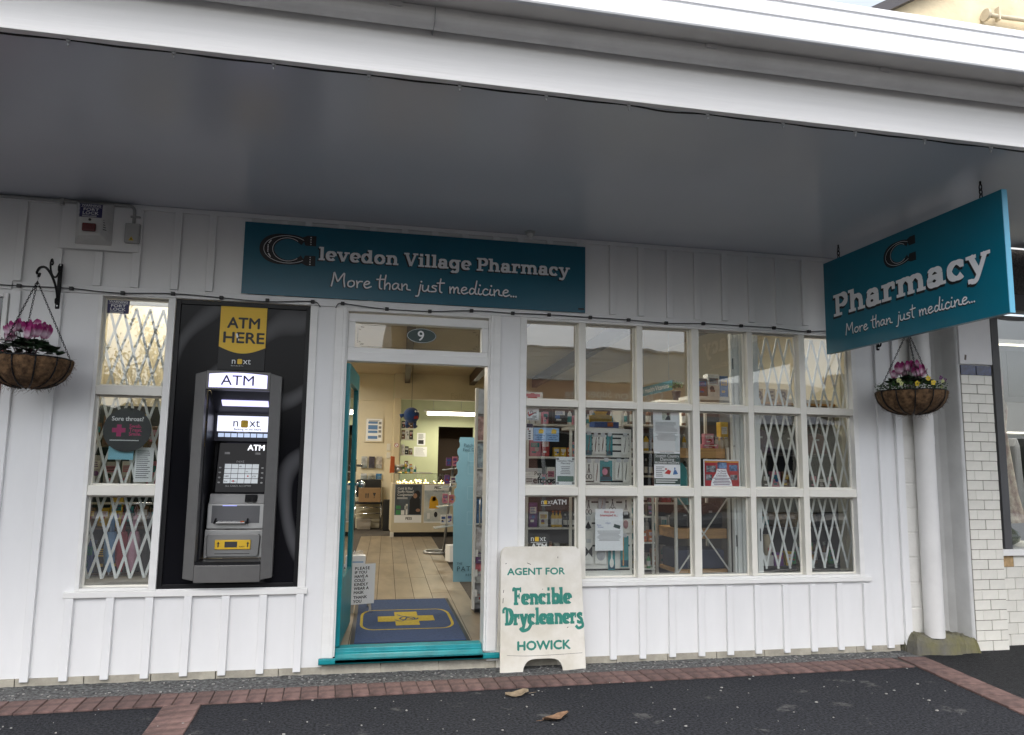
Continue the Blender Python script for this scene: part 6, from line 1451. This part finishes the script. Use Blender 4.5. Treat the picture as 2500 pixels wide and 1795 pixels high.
stock(1.53,1.74,.87,1.52,.24,[('p','pink'),('p','purple'),('p','red')],'* in the gift shelves behind the blue stickers','gift bags',.10)
stock(1.53,1.75,.87,1.24,.22,[('p','pink'),('p','white'),('p','purple'),('p','blue')],'* in the gift shelves above the eftpos lettering','card packs',.10)
stock(1.53,1.70,.87,.92,.22,[('p','purple'),('p','white')],'* low in the gift shelves behind the ATM stickers','low gift packs',.09)
stock(1.90,2.34,.87,1.24,.22,[('p','red'),('b','white'),('p','blue')],'* in the gift shelves right of the slatwall','right gift packs',.09)
stock(1.76,2.34,.87,.62,.18,[('p','black'),('b','black'),('p','silver')],'* right on the lowest gift shelf','gift shelf low right',.06)
stock(1.90,2.34,.87,1.52,.20,[('p','white'),('b','orange'),('p','pink'),('b','yellow')],'* beside the yellow packets on the gift shelf','gift shelf chest',.06)
stock(1.53,1.72,.87,1.80,.15,[('p','pink'),('p','white'),('p','purple')],'* on the top gift shelf','gift shelf top',.055); stock(1.87,2.34,.87,1.80,.15,[('p','pink'),('p','silver'),('b','white')],'* at the right of the top gift shelf','gift shelf top right',.06)
t = thing('vitamin_carton', (2.07,.5,1.755), 'blue and yellow vitamin carton on top of the slatwall display', 'carton')
part('base', MB().box(1.97,2.18,.42,.56,1.757,1.806), PM['blue'], t, .002); part('lid', MB().poly([(1.97,.56,1.807),(2.17,.56,1.807),(2.17,.56,1.865),(2.115,.56,1.875),(2.13,.56,1.90),(2.01,.56,1.90),(2.025,.56,1.875),(1.97,.56,1.865)], (0,.012,0)), PM['yellow'], t); mb = MB(); strip(mb, WALL(1.97,.42,1.757), .11,.16,.01,.045,.0003); part('patch', mb, PM['orange'], t)
solid('display_plinth', MB().box(1.74,2.22,.40,.60,1.735,1.7555).box(1.76,1.78,.42,.44,.2,1.735).box(2.16,2.18,.42,.44,.2,1.735), WPL, 'white ledge under the blue and yellow carton', 'ledge')
pack(1.30,1.50,.30,.42,1.933,2.02,'white','white boxed gift with coloured dots at the foot of the first upper pane',cn2='pink')
solid('high_shelf', MB().box(1.28,3.05,.086,.46,1.912,1.932), WPL, 'white high shelf level with the upper glazing bar', 'shelf')
# dark shelf with bottles seen through the third column
shelf_unit('bottle_shelf',2.62,3.35,1.55,1.95,(.50,.80,1.10,1.36,1.60,1.86),2.05,'dark shelves of bottles behind the dancing flyer',backm=DK)
for z, ks in ((.50,[('p','orange'),('b','green'),('p','silver')]),(.80,[('b','white'),('p','white'),('b','silver')]),(1.10,[('b','black'),('b','brown'),('p','red')]),(1.36,[('b','black'),('b','black'),('b','brown')]),(1.60,[('b','yellow'),('b','brown'),('b','yellow')]),(1.86,[('b','white'),('b','brown')])):
    stock(2.65,3.32,1.57,z,.20,ks,f'* on the {ORD[[.50,.80,1.10,1.36,1.60,1.86].index(z)]} bottle shelf up behind the flyer',f'bottle shelf {z}',.075)
# pine and steel rack with crossed braces
rk = thing('braced_rack', (2.98,.75,IF), 'white steel rack with pine shelves and crossed braces behind the middle panes', 'rack')
for x in (2.745,3.235):
    for y in (.585,1.0): part('post', MB().box(x-.011,x+.011,y-.011,y+.011,IF,2.02 if y > .9 else 1.62), WPL, rk)
for z in (.553,.840,1.525): part('pine_shelf', MB().box(2.760,3.222,.600,.99,z,z+(.085 if z > .6 else .032)), PINE, rk, .004)
part('brace', MB().bar((2.745,.568,1.215),(3.235,.568,.56),.012,.004), WPL, rk); part('brace', MB().bar((2.745,.562,.56),(3.235,.562,1.215),.012,.004), WPL, rk)
lad = thing('side_rack', (2.62,.9,IF), 'white wire side rack hung with goods behind the third lower pane', 'rack')
for y in (.75,1.15): part('post', MB().box(2.60,2.618,y,y+.018,IF,1.25), WPL, lad)
for z in (.35,.58,.80,1.02): part('shelf', MB().box(2.40,2.62,.74,1.17,z-.012,z), WPL, lad); stock(2.42,2.60,.76,z,.15,[('p','orange'),('b','green'),('p','black'),('b','white')],f'* on the {ORD[[.35,.58,.80,1.02].index(z)]} shelf up of the wire side rack',f'side rack {z}',.07)
solid('navy_case', MB().box(2.775,3.205,.62,.96,.586,.745), mat('navy fabric', (.035,.045,.085), .8, bump=.2, bs=120), 'navy fabric case on the bottom pine shelf', 'case', bev=.012)
def handbag(x0, x1, y, z, h, m, label):
    t = thing('handbag', ((x0+x1)/2,y,z), label, 'handbag', 'handbags on the racks'); w = x1-x0; xm = (x0+x1)/2
    part('bag', MB().poly([(x0,y,z),(x1,y,z),(x1+.004,y,z+h*.5),(x1-.03,y,z+h*.86),(xm,y,z+h),(x0+.03,y,z+h*.86),(x0-.004,y,z+h*.5)], (0,.12,0)), m, t, .015); part('strap', MB().tube(spline([(x0+.04,y+.05,z+h*.9),(xm-.05,y+.05,z+h*1.25),(xm+.05,y+.05,z+h*1.25),(x1-.04,y+.05,z+h*.9)],5), .007, 6), m, t)
    part('clasp', MB().box(xm-.015,xm+.015,y-.006,y-.0005,z+h*.62,z+h*.70), STEEL, t)
BL = mat('black leather', (.014,.014,.016), .4, bump=.2, bs=90)
handbag(2.985,3.215,.66,.926,.21,BL,'large black handbag on the middle pine shelf'); handbag(2.775,2.965,.68,.926,.16,BL,'smaller black handbag at the left of the middle pine shelf')
pack(3.060,3.148,.66,.72,1.648,1.740,'pink','pale pink soap box standing on the upper pine shelf'); pack(3.03,3.18,.64,.74,1.611,1.647,'pink','flat pink box on the upper pine shelf')
for i in range(3):
    t = thing('glass_jar', (3.185+.045*i,.68,1.611), f'{ORD[i]} small clear jar from the left on the upper pine shelf', 'jar', 'jars on the pine shelf'); part('jar', MB().lathe([(.018,1.612),(.020,1.64),(.020,1.68),(.014,1.695)], (3.185+.045*i,.68,0), 12), mat('jar glass', (.50,.48,.42), .1, spec=.6), t); part('lid', MB().lathe([(.016,1.696),(.016,1.715)], (3.185+.045*i,.68,0), 12), STEEL, t)
pack(3.245,3.318,.72,.80,1.612,1.85,'yellow','tall golden box beside the gathered grille')
solid('teal_bottle_bag', MB().poly([(2.79,.65,1.12),(2.90,.65,1.12),(2.89,.65,1.42),(2.84,.65,1.49),(2.80,.65,1.42)], (0,.05,0)), PM['teal'], 'teal pouch hanging below the upper pine shelf', 'pouch', bev=.01)
solid('brown_soft_toy', MB().ball((2.83,.80,1.70), .062, 12, 8).ball((2.83,.78,1.80), .05, 12, 8), PM['brown'], 'brown soft toy on the left of the upper pine shelf', 'soft toy')
# upper shelf with boxes in the fourth column
solid('wall_shelf', MB().box(3.18,4.799,1.21,1.46,2.092,2.127), WPL, 'high white shelf carrying toy boxes behind the fourth upper pane', 'shelf')
pack(3.275,3.372,1.22,1.30,2.128,2.30,'brown','landscape picture box on the high shelf',cn2='blue'); pack(3.378,3.50,1.22,1.32,2.128,2.345,'white','white foot care box with brown shapes on the high shelf',cn2='brown'); pack(3.506,3.59,1.22,1.32,2.128,2.33,'blue','blue box at the end of the high shelf',cn2='yellow')
# carved letters behind the grille
solid('carved_ledge', MB().box(3.45,4.799,.58,.74,2.010,2.030), PINE, 'pine ledge behind the folding grille', 'shelf')
for i, (x, s) in enumerate(((3.56,'B'),(3.68,'E'),(3.80,'R'))):
    t = thing('carved_letter_block', (x,.62,2.031), f'{["left","middle","right"][i]} carved wooden letter block on the ledge behind the grille', 'letter block', 'carved letter blocks'); part('block', MB().box(x-.045,x+.045,.60,.65,2.031,2.15), mat('pale carved wood', (.52,.38,.20), .6, var=.2, vs=12), t, .004); part('letter', text_mb(MB(), WALL(x-.032,.5985,2.05), s, .115, bold=.03), mat('dark carving', (.20,.12,.05), .7), t)
# vitamins sign and plant
vs_ = thing('hanging_aisle_sign', (3.6,3.2,2.3), 'teal hanging aisle sign ending Health/Vitamins', 'sign')
fr = Frame((3.765,3.95,2.372),(.02,-1,0),(0,0,1)); mb = MB(); strip(mb, fr, 0,.96,0,.118,-.008,.008); part('board', mb, mat('aisle sign teal', (.01,.20,.27), .4), vs_); part('lettering', text_mb(MB(), fr, 'al Health/Vitamins', .085, .03,.033,.002, bold=.008, width=.84), LET, vs_)
for q in (.1,.88):
    p = fr(q,.118); part('wire', MB().tube([p,(p.x,p.y,3.288)], .003, 5), STEEL, vs_)
pp = thing('potted_plant', (3.60,2.45,2.19), 'small green plant in a black pot on a high ledge', 'potted plant'); part('pot', MB().lathe([(.036,2.19),(.05,2.29),(.054,2.30)], (3.60,2.45,0), 16), BLKP, pp); mb = MB(); rn = random.Random(3)
for i in range(160): leaf_sprig(mb, (3.60+rn.gauss(0,.03),2.45+rn.gauss(0,.03),2.33+abs(rn.gauss(0,.03))), rn, .03)
part('foliage', mb, LEAF2, pp); solid('plant_ledge', MB().box(3.35,4.799,2.38,2.60,2.165,2.189), WPL, 'white ledge under the potted plant', 'shelf')
solid('tall_partition', MB().box(3.62,4.79,2.9,2.96,IF,2.16), DK, 'dark partition behind the right end of the shop floor', 'partition')
# behind the grille: shelves of bags and gifts
sh_ = shelf_unit('gift_cabinet',3.40,4.42,.62,1.05,(.600,.925,1.27,1.58,1.86),2.0,'dark gift cabinet behind the folding grille',m=mat('smoked shelf', (.06,.055,.05), .4),backm=DK)
PUR = mat('plum leather', (.060,.025,.075), .5, var=.2, vs=8); handbag(3.46,3.72,.64,1.581,.21,PUR,'plum handbag on the cabinet shelf behind the grille'); handbag(3.78,3.98,.66,1.581,.20,BL,'black handbag beside the plum one behind the grille'); handbag(4.05,4.28,.66,1.581,.19,mat('wine leather', (.09,.015,.02), .5),'wine red handbag at the right of the cabinet')
stock(3.44,3.66,.66,.925,.18,[('p','brown'),('b','white'),('p','teal')],'* left of the wicker tray behind the grille','wicker shelf',.06)
stock(3.90,4.38,.72,.600,.22,[('p','black'),('b','brown'),('p','green')],'* at the back right of the cabinet floor','cabinet floor',.07)
stock(3.44,3.95,.66,1.27,.20,[('p','brown'),('p','black'),('b','silver'),('p','pink')],'* on the cabinet shelf behind the grille','cabinet packs',.09); stock(4.0,4.38,.66,1.27,.20,[('p','white'),('p','black')],'* at the right of the cabinet behind the grille','cabinet right packs',.10)
wb = thing('wicker_basket', (3.95,.70,.926), 'woven wicker tray on the cabinet shelf behind the grille', 'basket'); part('weave', MB().lathe([(.20,.927),(.235,.95),(.255,1.03),(.262,1.04),(.248,1.04),(.225,.955),(.19,.937)], (3.95,.82,0), 36, sy=.65), mat('wicker', (.26,.17,.08), .7, var=.5, vs=40, bump=1.0, bs=90), wb)
rm = thing('rose_mug', (3.63,.5,.601), 'cream canister with a red rose on the cabinet floor', 'canister'); part('can', MB().lathe([(.034,.69),(.034,.868)], (3.635,.66,0), 18), mat('cream ceramic', (.62,.52,.36), .3), rm); mb = MB(); disc2(mb, WALL(3.637,.6255,.74), 0,0,.018,.020,0,12); part('rose', mb, RB, rm); part('stand', MB().box(3.59,3.68,.63,.70,.601,.689), PM['white'], rm)
pack(3.675,3.765,.62,.66,.601,.715,'purple','purple gift pouch below the wicker tray',cn2='red'); pack(3.80,3.86,.64,.72,.601,.72,'yellow','tan box on the cabinet floor beside the purple pouch',cn2='white'); bottle(3.72,.75,.601,.2,.03,'white','white bottle at the back of the cabinet floor','cabinet bottles')
gp = thing('gift_pot', (4.05,.66,.601), 'wooden pot of small gifts at the right of the cabinet floor', 'pot'); part('pot', MB().lathe([(.045,.602),(.05,.69)], (4.05,.68,0), 16), PINE, gp); mb = MB().ball((4.04,.67,.72), .03, 10, 8); part('gift', mb, SKYB, gp); part('gift', MB().ball((4.07,.69,.71), .022, 10, 8), PM['pink'], gp)
solid('display_column', MB().box(4.305,4.385,.50,.60,.2,2.3), mat('cream column', (.62,.58,.44), .5), 'slim cream column behind the last window column', 'column', bev=.004)

# ------------------------------------------------------------------ window display, left
solid('display_partition', MB().box(-1.949,-1.0,1.10,1.16,IF,3.28), ICREAM, 'cream partition at the back of the umbrella window', 'partition')
solid('display_partition', MB().box(-1.0,-.96,.42,1.099,IF,3.28), ICREAM, 'cream partition between the umbrella window and the cash machine', 'partition')
solid('display_floor', MB().box(-1.949,-1.001,.095,1.099,.56,.60), WPL, 'white ledge at the foot of the umbrella window', 'ledge')
UC = [((.16,.32,.55),'pale blue'),((.30,.02,.04),'dark red'),((.60,.32,.42),'pale pink'),((.015,.015,.017),'black')]
for i, (x, (c, n)) in enumerate(zip((-1.590,-1.518,-1.442,-1.352), UC)):
    t = thing('folded_umbrella', (x,.32,.66), f'{n} folded umbrella hanging in the left window', 'umbrella', 'folded umbrellas'); um = mat('umbrella '+n, c, .55, var=.15, vs=12)
    mb = MB(); nsec = 7; V = []; prof = [(.008,.665),(.026,.72),(.036,.80),(.034,.88),(.022,.94)]
    for (r, z) in prof:
        for j in range(16): a = 2*math.pi*j/16; V.append((x+r*(1+.25*(j % 2))*math.cos(a), .32+r*(1+.25*(j % 2))*math.sin(a), z))
    mb.add(V, [(p*16+j, p*16+(j+1) % 16, (p+1)*16+(j+1) % 16, (p+1)*16+j) for p in range(4) for j in range(16)], True); part('canopy', mb, um, t)
    part('band', MB().lathe([(.028,.905),(.028,.925)], (x,.32,0), 14), um, t); part('handle', MB().lathe([(.016,.935),(.018,1.04),(.014,1.05)], (x,.32,0), 12), um, t); part('loop', MB().tube([(x,.32,1.05),(x+.012,.32,1.09),(x,.32,1.125),(x-.012,.32,1.09),(x,.32,1.05)], .003, 5), um, t); part('ferrule', MB().lathe([(.003,.635),(.006,.668)], (x,.32,0), 8), STEEL, t)
solid('hanging_rail', MB().tube([(-1.94,.32,1.135),(-1.01,.32,1.135)], .009, 8), CHROME, 'chrome rail the folded umbrellas hang from', 'rail')
shelf_unit('accessory_shelf',-1.93,-1.02,.62,.92,(.62,.95,1.25,1.55),1.86,'dark accessory shelves behind the hanging umbrellas',m=mat('walnut shelf', (.09,.055,.03), .5),backm=DK)
for z, ks in ((.62,[('p','black'),('p','brown'),('p','blue')]),(.95,[('p','brown'),('p','yellow'),('p','black')]),(1.25,[('p','pink'),('p','white'),('p','silver'),('p','teal')]),(1.55,[('p','brown'),('p','yellow'),('p','brown')])):
    stock(-1.88,-1.06,.64,z,.25,ks,f'* on the {"first" if z < .7 else "second" if z < 1 else "third" if z < 1.3 else "fourth"} accessory shelf up behind the umbrellas',f'accessory shelf {z}',.11)

# ------------------------------------------------------------------ neighbour's window display
dr = thing('floral_dress', (6.0,.55,.98), 'long pink floral dress displayed in the neighbouring shop window', 'dress')
DRM = mat('floral dress cloth', (.50,.34,.32), .8, var=.4, vs=11, col2=(.62,.55,.45), dots=(16,.30,(.20,.28,.12)))
prof = [(.05,2.22),(.12,2.16),(.135,2.02),(.115,1.85),(.15,1.60),(.20,1.25),(.26,.98)]; mb = MB(); V = []
for (r, z) in prof:
    for j in range(28): a = 2*math.pi*j/28; q = r*(1+(.08*math.sin(a*7)*(2.2-z)/1.2)); V.append((6.0-.05*(2.2-z)+q*math.cos(a), .58+q*.7*math.sin(a), z))
mb.add(V, [(p*28+j, p*28+(j+1) % 28, (p+1)*28+(j+1) % 28, (p+1)*28+j) for p in range(6) for j in range(28)], True); part('cloth', mb, DRM, dr); part('stand', MB().tube([(5.97,.58,.1),(5.98,.58,2.25)], .014, 8), STEEL, dr); part('neck_cap', MB().ball((5.99,.58,2.26), .05, 10, 8), PM['pink'], dr)
vs2 = thing('glass_vase', (5.82,.35,.79), 'round green glass vase on the neighbouring window ledge', 'vase'); part('body', MB().lathe([(.06,.792),(.115,.83),(.125,.87),(.10,.92),(.06,.95),(.055,.985),(.065,.995)], (5.80,.35,0), 24), mat('olive glass', (.10,.12,.06), .06, spec=.7, trans=.5), vs2)
solid('window_ledge', MB().box(5.35,9,.165,.75,.70,.790), WPL, 'white ledge inside the neighbouring shop window', 'ledge')
gr_ = thing('garment_rail', (6.6,1.0,1.8), 'rail of dark coats in the neighbouring shop', 'clothes rail'); part('rail', MB().tube([(6.05,.95,1.83),(7.6,.95,1.83)], .018, 8), WPL, gr_)
for i in range(6): part('coat', MB().poly([(6.18+.14*i,.85,1.0),(6.30+.14*i,.85,1.0),(6.27+.14*i,.85,1.70),(6.24+.14*i,.85,1.79),(6.20+.14*i,.85,1.70)], (0,.3,0)), BL if i % 2 else mat('grey knit', (.25,.25,.26), .9), gr_, .02)
fd = thing('framed_board', (6.4,.52,2.1), 'grey framed fashion board in the neighbouring window', 'sign'); part('frame', MB().box(6.05,6.75,.50,.53,2.10,2.64), mat('mid grey frame', (.22,.22,.23), .5), fd, .004); part('board', MB().box(6.10,6.70,.494,.4995,2.15,2.59), mat('board grey', (.14,.14,.145), .4), fd)
# ------------------------------------------------------------------ across the street (seen mirrored in the glass)
struct('far_footpath', MB().box(-60,60,-18.0,-15.0,-.14,0), KERB)
sp_ = thing('superette', (9,-20,0), 'pink and white weatherboard superette across the street, mirrored in the windows', 'building')
PINKW = mat('salmon render', (.50,.27,.20), .8, var=.08, vs=2); WBD = mat('pale weatherboard', (.80,.80,.74), .6, var=.05, vs=3)
part('wall', MB().box(5.4,12.2,-24,-18.05,0,4.18), PINKW, sp_)
for i in range(7): part('weatherboard', MB().poly([(5.4,-18.05,4.20+.15*i),(5.4,-18.02,4.20+.15*i),(5.4,-18.04,4.345+.15*i),(5.4,-18.05,4.345+.15*i)], (6.8,0,0)), WBD, sp_)
part('parapet_core', MB().box(5.4,12.2,-18.4,-18.051,4.19,5.25), WBD, sp_)
part('capping', MB().box(5.35,12.25,-18.45,-17.98,5.252,5.31), WPL, sp_)
part('lettering', text_mb(MB(), Frame((10.1,-18.04,3.66),(-1,0,0),(0,0,1)), 'Clevedon Superette', .42, 0,0,0, bold=.015, width=3.3), WHITE, sp_)
for x in (5.9,8.3,10.5): 
    w_ = part('shop_window', MB().box(x,x+1.5,-18.05,-18.035,.7,2.5), mat('dark shop glass', (.02,.022,.025), .05), sp_); part('frame', MB().box(x-.06,x+1.56,-18.034,-18.02,2.501,2.58), WPL, w_)
part('awning', MB().box(5.4,12.2,-18.0,-16.0,2.90,3.05), mat('awning grey', (.35,.35,.34), .6), sp_)
for x in (5.6,8.9,12.0): part('awning_post', MB().tube([(x,-16.1,0),(x,-16.1,2.9)], .05, 8), WPL, sp_)
cb = thing('cottage', (16.5,-21,0), 'low grey roofed cottage across the street, faint in the right hand panes', 'building')
part('wall', MB().box(13.2,20,-24,-18.6,0,3.0), mat('cottage cream', (.60,.56,.44), .7), cb); part('roof', MB().poly([(12.9,-18.3,3.0),(12.9,-21.3,4.75),(12.9,-24.3,3.0)], (7.4,0,0)), mat('iron roof', (.22,.23,.24), .5), cb)
for x in (14.2,17.4): w_ = part('cottage_window', MB().box(x,x+1.2,-18.6,-18.58,1.0,2.2), MATS['dark shop glass'], cb); part('frame', MB().box(x-.06,x+1.26,-18.579,-18.56,2.201,2.27), WPL, w_)
BARK = mat('grey bark', (.10,.085,.07), .9, var=.3, vs=8, bump=.5, bs=30); TL = mat('tree leaf', (.045,.075,.025), .6, var=.4, vs=3, objvar=.1)
def tree(x, y, h, label, seed, leaves):
    rn = random.Random(seed); t = thing('street_tree', (x,y,-.1), label, 'tree', 'trees across the street')
    tr = MB(); tips = []
    def limb(p, d, l, r, lev):
        n = 4; pts = [p]; q = Vector(p)
        for i in range(n): d = (d+Vector((rn.uniform(-.25,.25), rn.uniform(-.25,.25), rn.uniform(-.05,.2)))).normalized(); q = q+d*l/n; pts.append(q.copy())
        tr.tube(pts, [r*(1-.55*i/n) for i in range(n+1)], 6)
        if lev == 0: tips.extend(pts[1:]); return
        for k in range(4): limb(pts[2+k % 3], (d+Vector((rn.uniform(-1,1), rn.uniform(-1,1), rn.uniform(-.1,.7)))).normalized(), l*.68, r*.45, lev-1)
    limb(Vector((x,y,-.1)), Vector((0,0,1)), h*.45, h*.028, 3)
    part('trunk', tr, BARK, t); mb = MB()
    for p in tips:
        for k in range(leaves): leaf_sprig(mb, p+Vector((rn.gauss(0,.18), rn.gauss(0,.18), rn.gauss(0,.18))), rn, rn.uniform(.10,.18))
    part('crown', mb, TL, t)
tree(-6.4,-19.5,6.2,'thinly leaved tree across the street, mirrored in the left window',2,7)
tree(-13.5,-22,7.0,'fuller tree farther along the opposite footpath',6,14)
hl = thing('village_hall', (3.3,-21,0), 'dark brown timber hall across the street, mirrored above the door', 'building')
part('wall', MB().box(1.45,5.15,-26,-18.6,0,5.0), mat('brown weatherboard', (.10,.075,.055), .7, var=.1), hl); part('gable', MB().poly([(1.2,-18.55,5.0),(5.3,-18.55,5.0),(5.3,-18.55,6.6),(3.3,-18.55,7.6),(1.2,-18.55,6.6)], (0,-7.4,0)), mat('dark iron roof', (.07,.07,.075), .5), hl)
for x in (1.9,3.8): w_ = part('hall_window', MB().box(x,x+.9,-18.6,-18.58,1.0,2.6), MATS['dark shop glass'], hl); part('frame', MB().box(x-.06,x+.96,-18.579,-18.56,2.601,2.68), WPL, w_)
HEDGE = mat('hedge leaf', (.030,.050,.020), .8, var=.6, vs=6, bump=1.0, bs=14)
def hedge(x0, x1, y, h, label, seed):
    rn = random.Random(seed); mb = MB(); nx = int((x1-x0)/.35); prof = [(0,0),(.25,h*.3),(.3,h*.65),(.15,h*.92),(-.3,h),(-.9,h*.95),(-1.2,h*.5),(-1.2,0)]
    V = []
    for i in range(nx+1):
        for (dy, z) in prof: V.append((x0+(x1-x0)*i/nx+rn.uniform(-.1,.1), y+dy+rn.uniform(-.14,.14), max(-.1,z+rn.uniform(-.16,.16)-(.1 if z == 0 else 0))))
    k = len(prof); mb.add(V, [(i*k+j, (i+1)*k+j, (i+1)*k+j+1, i*k+j+1) for i in range(nx) for j in range(k-1)], True)
    o = solid('hedge', mb, HEDGE, label, 'hedge')
hedge(-40,1.2,-18.6,3.1,'tall dark hedge along the opposite footpath, mirrored in the left window',4); hedge(20.3,45,-18.6,3.0,'dark hedge beyond the cottage across the street',5)
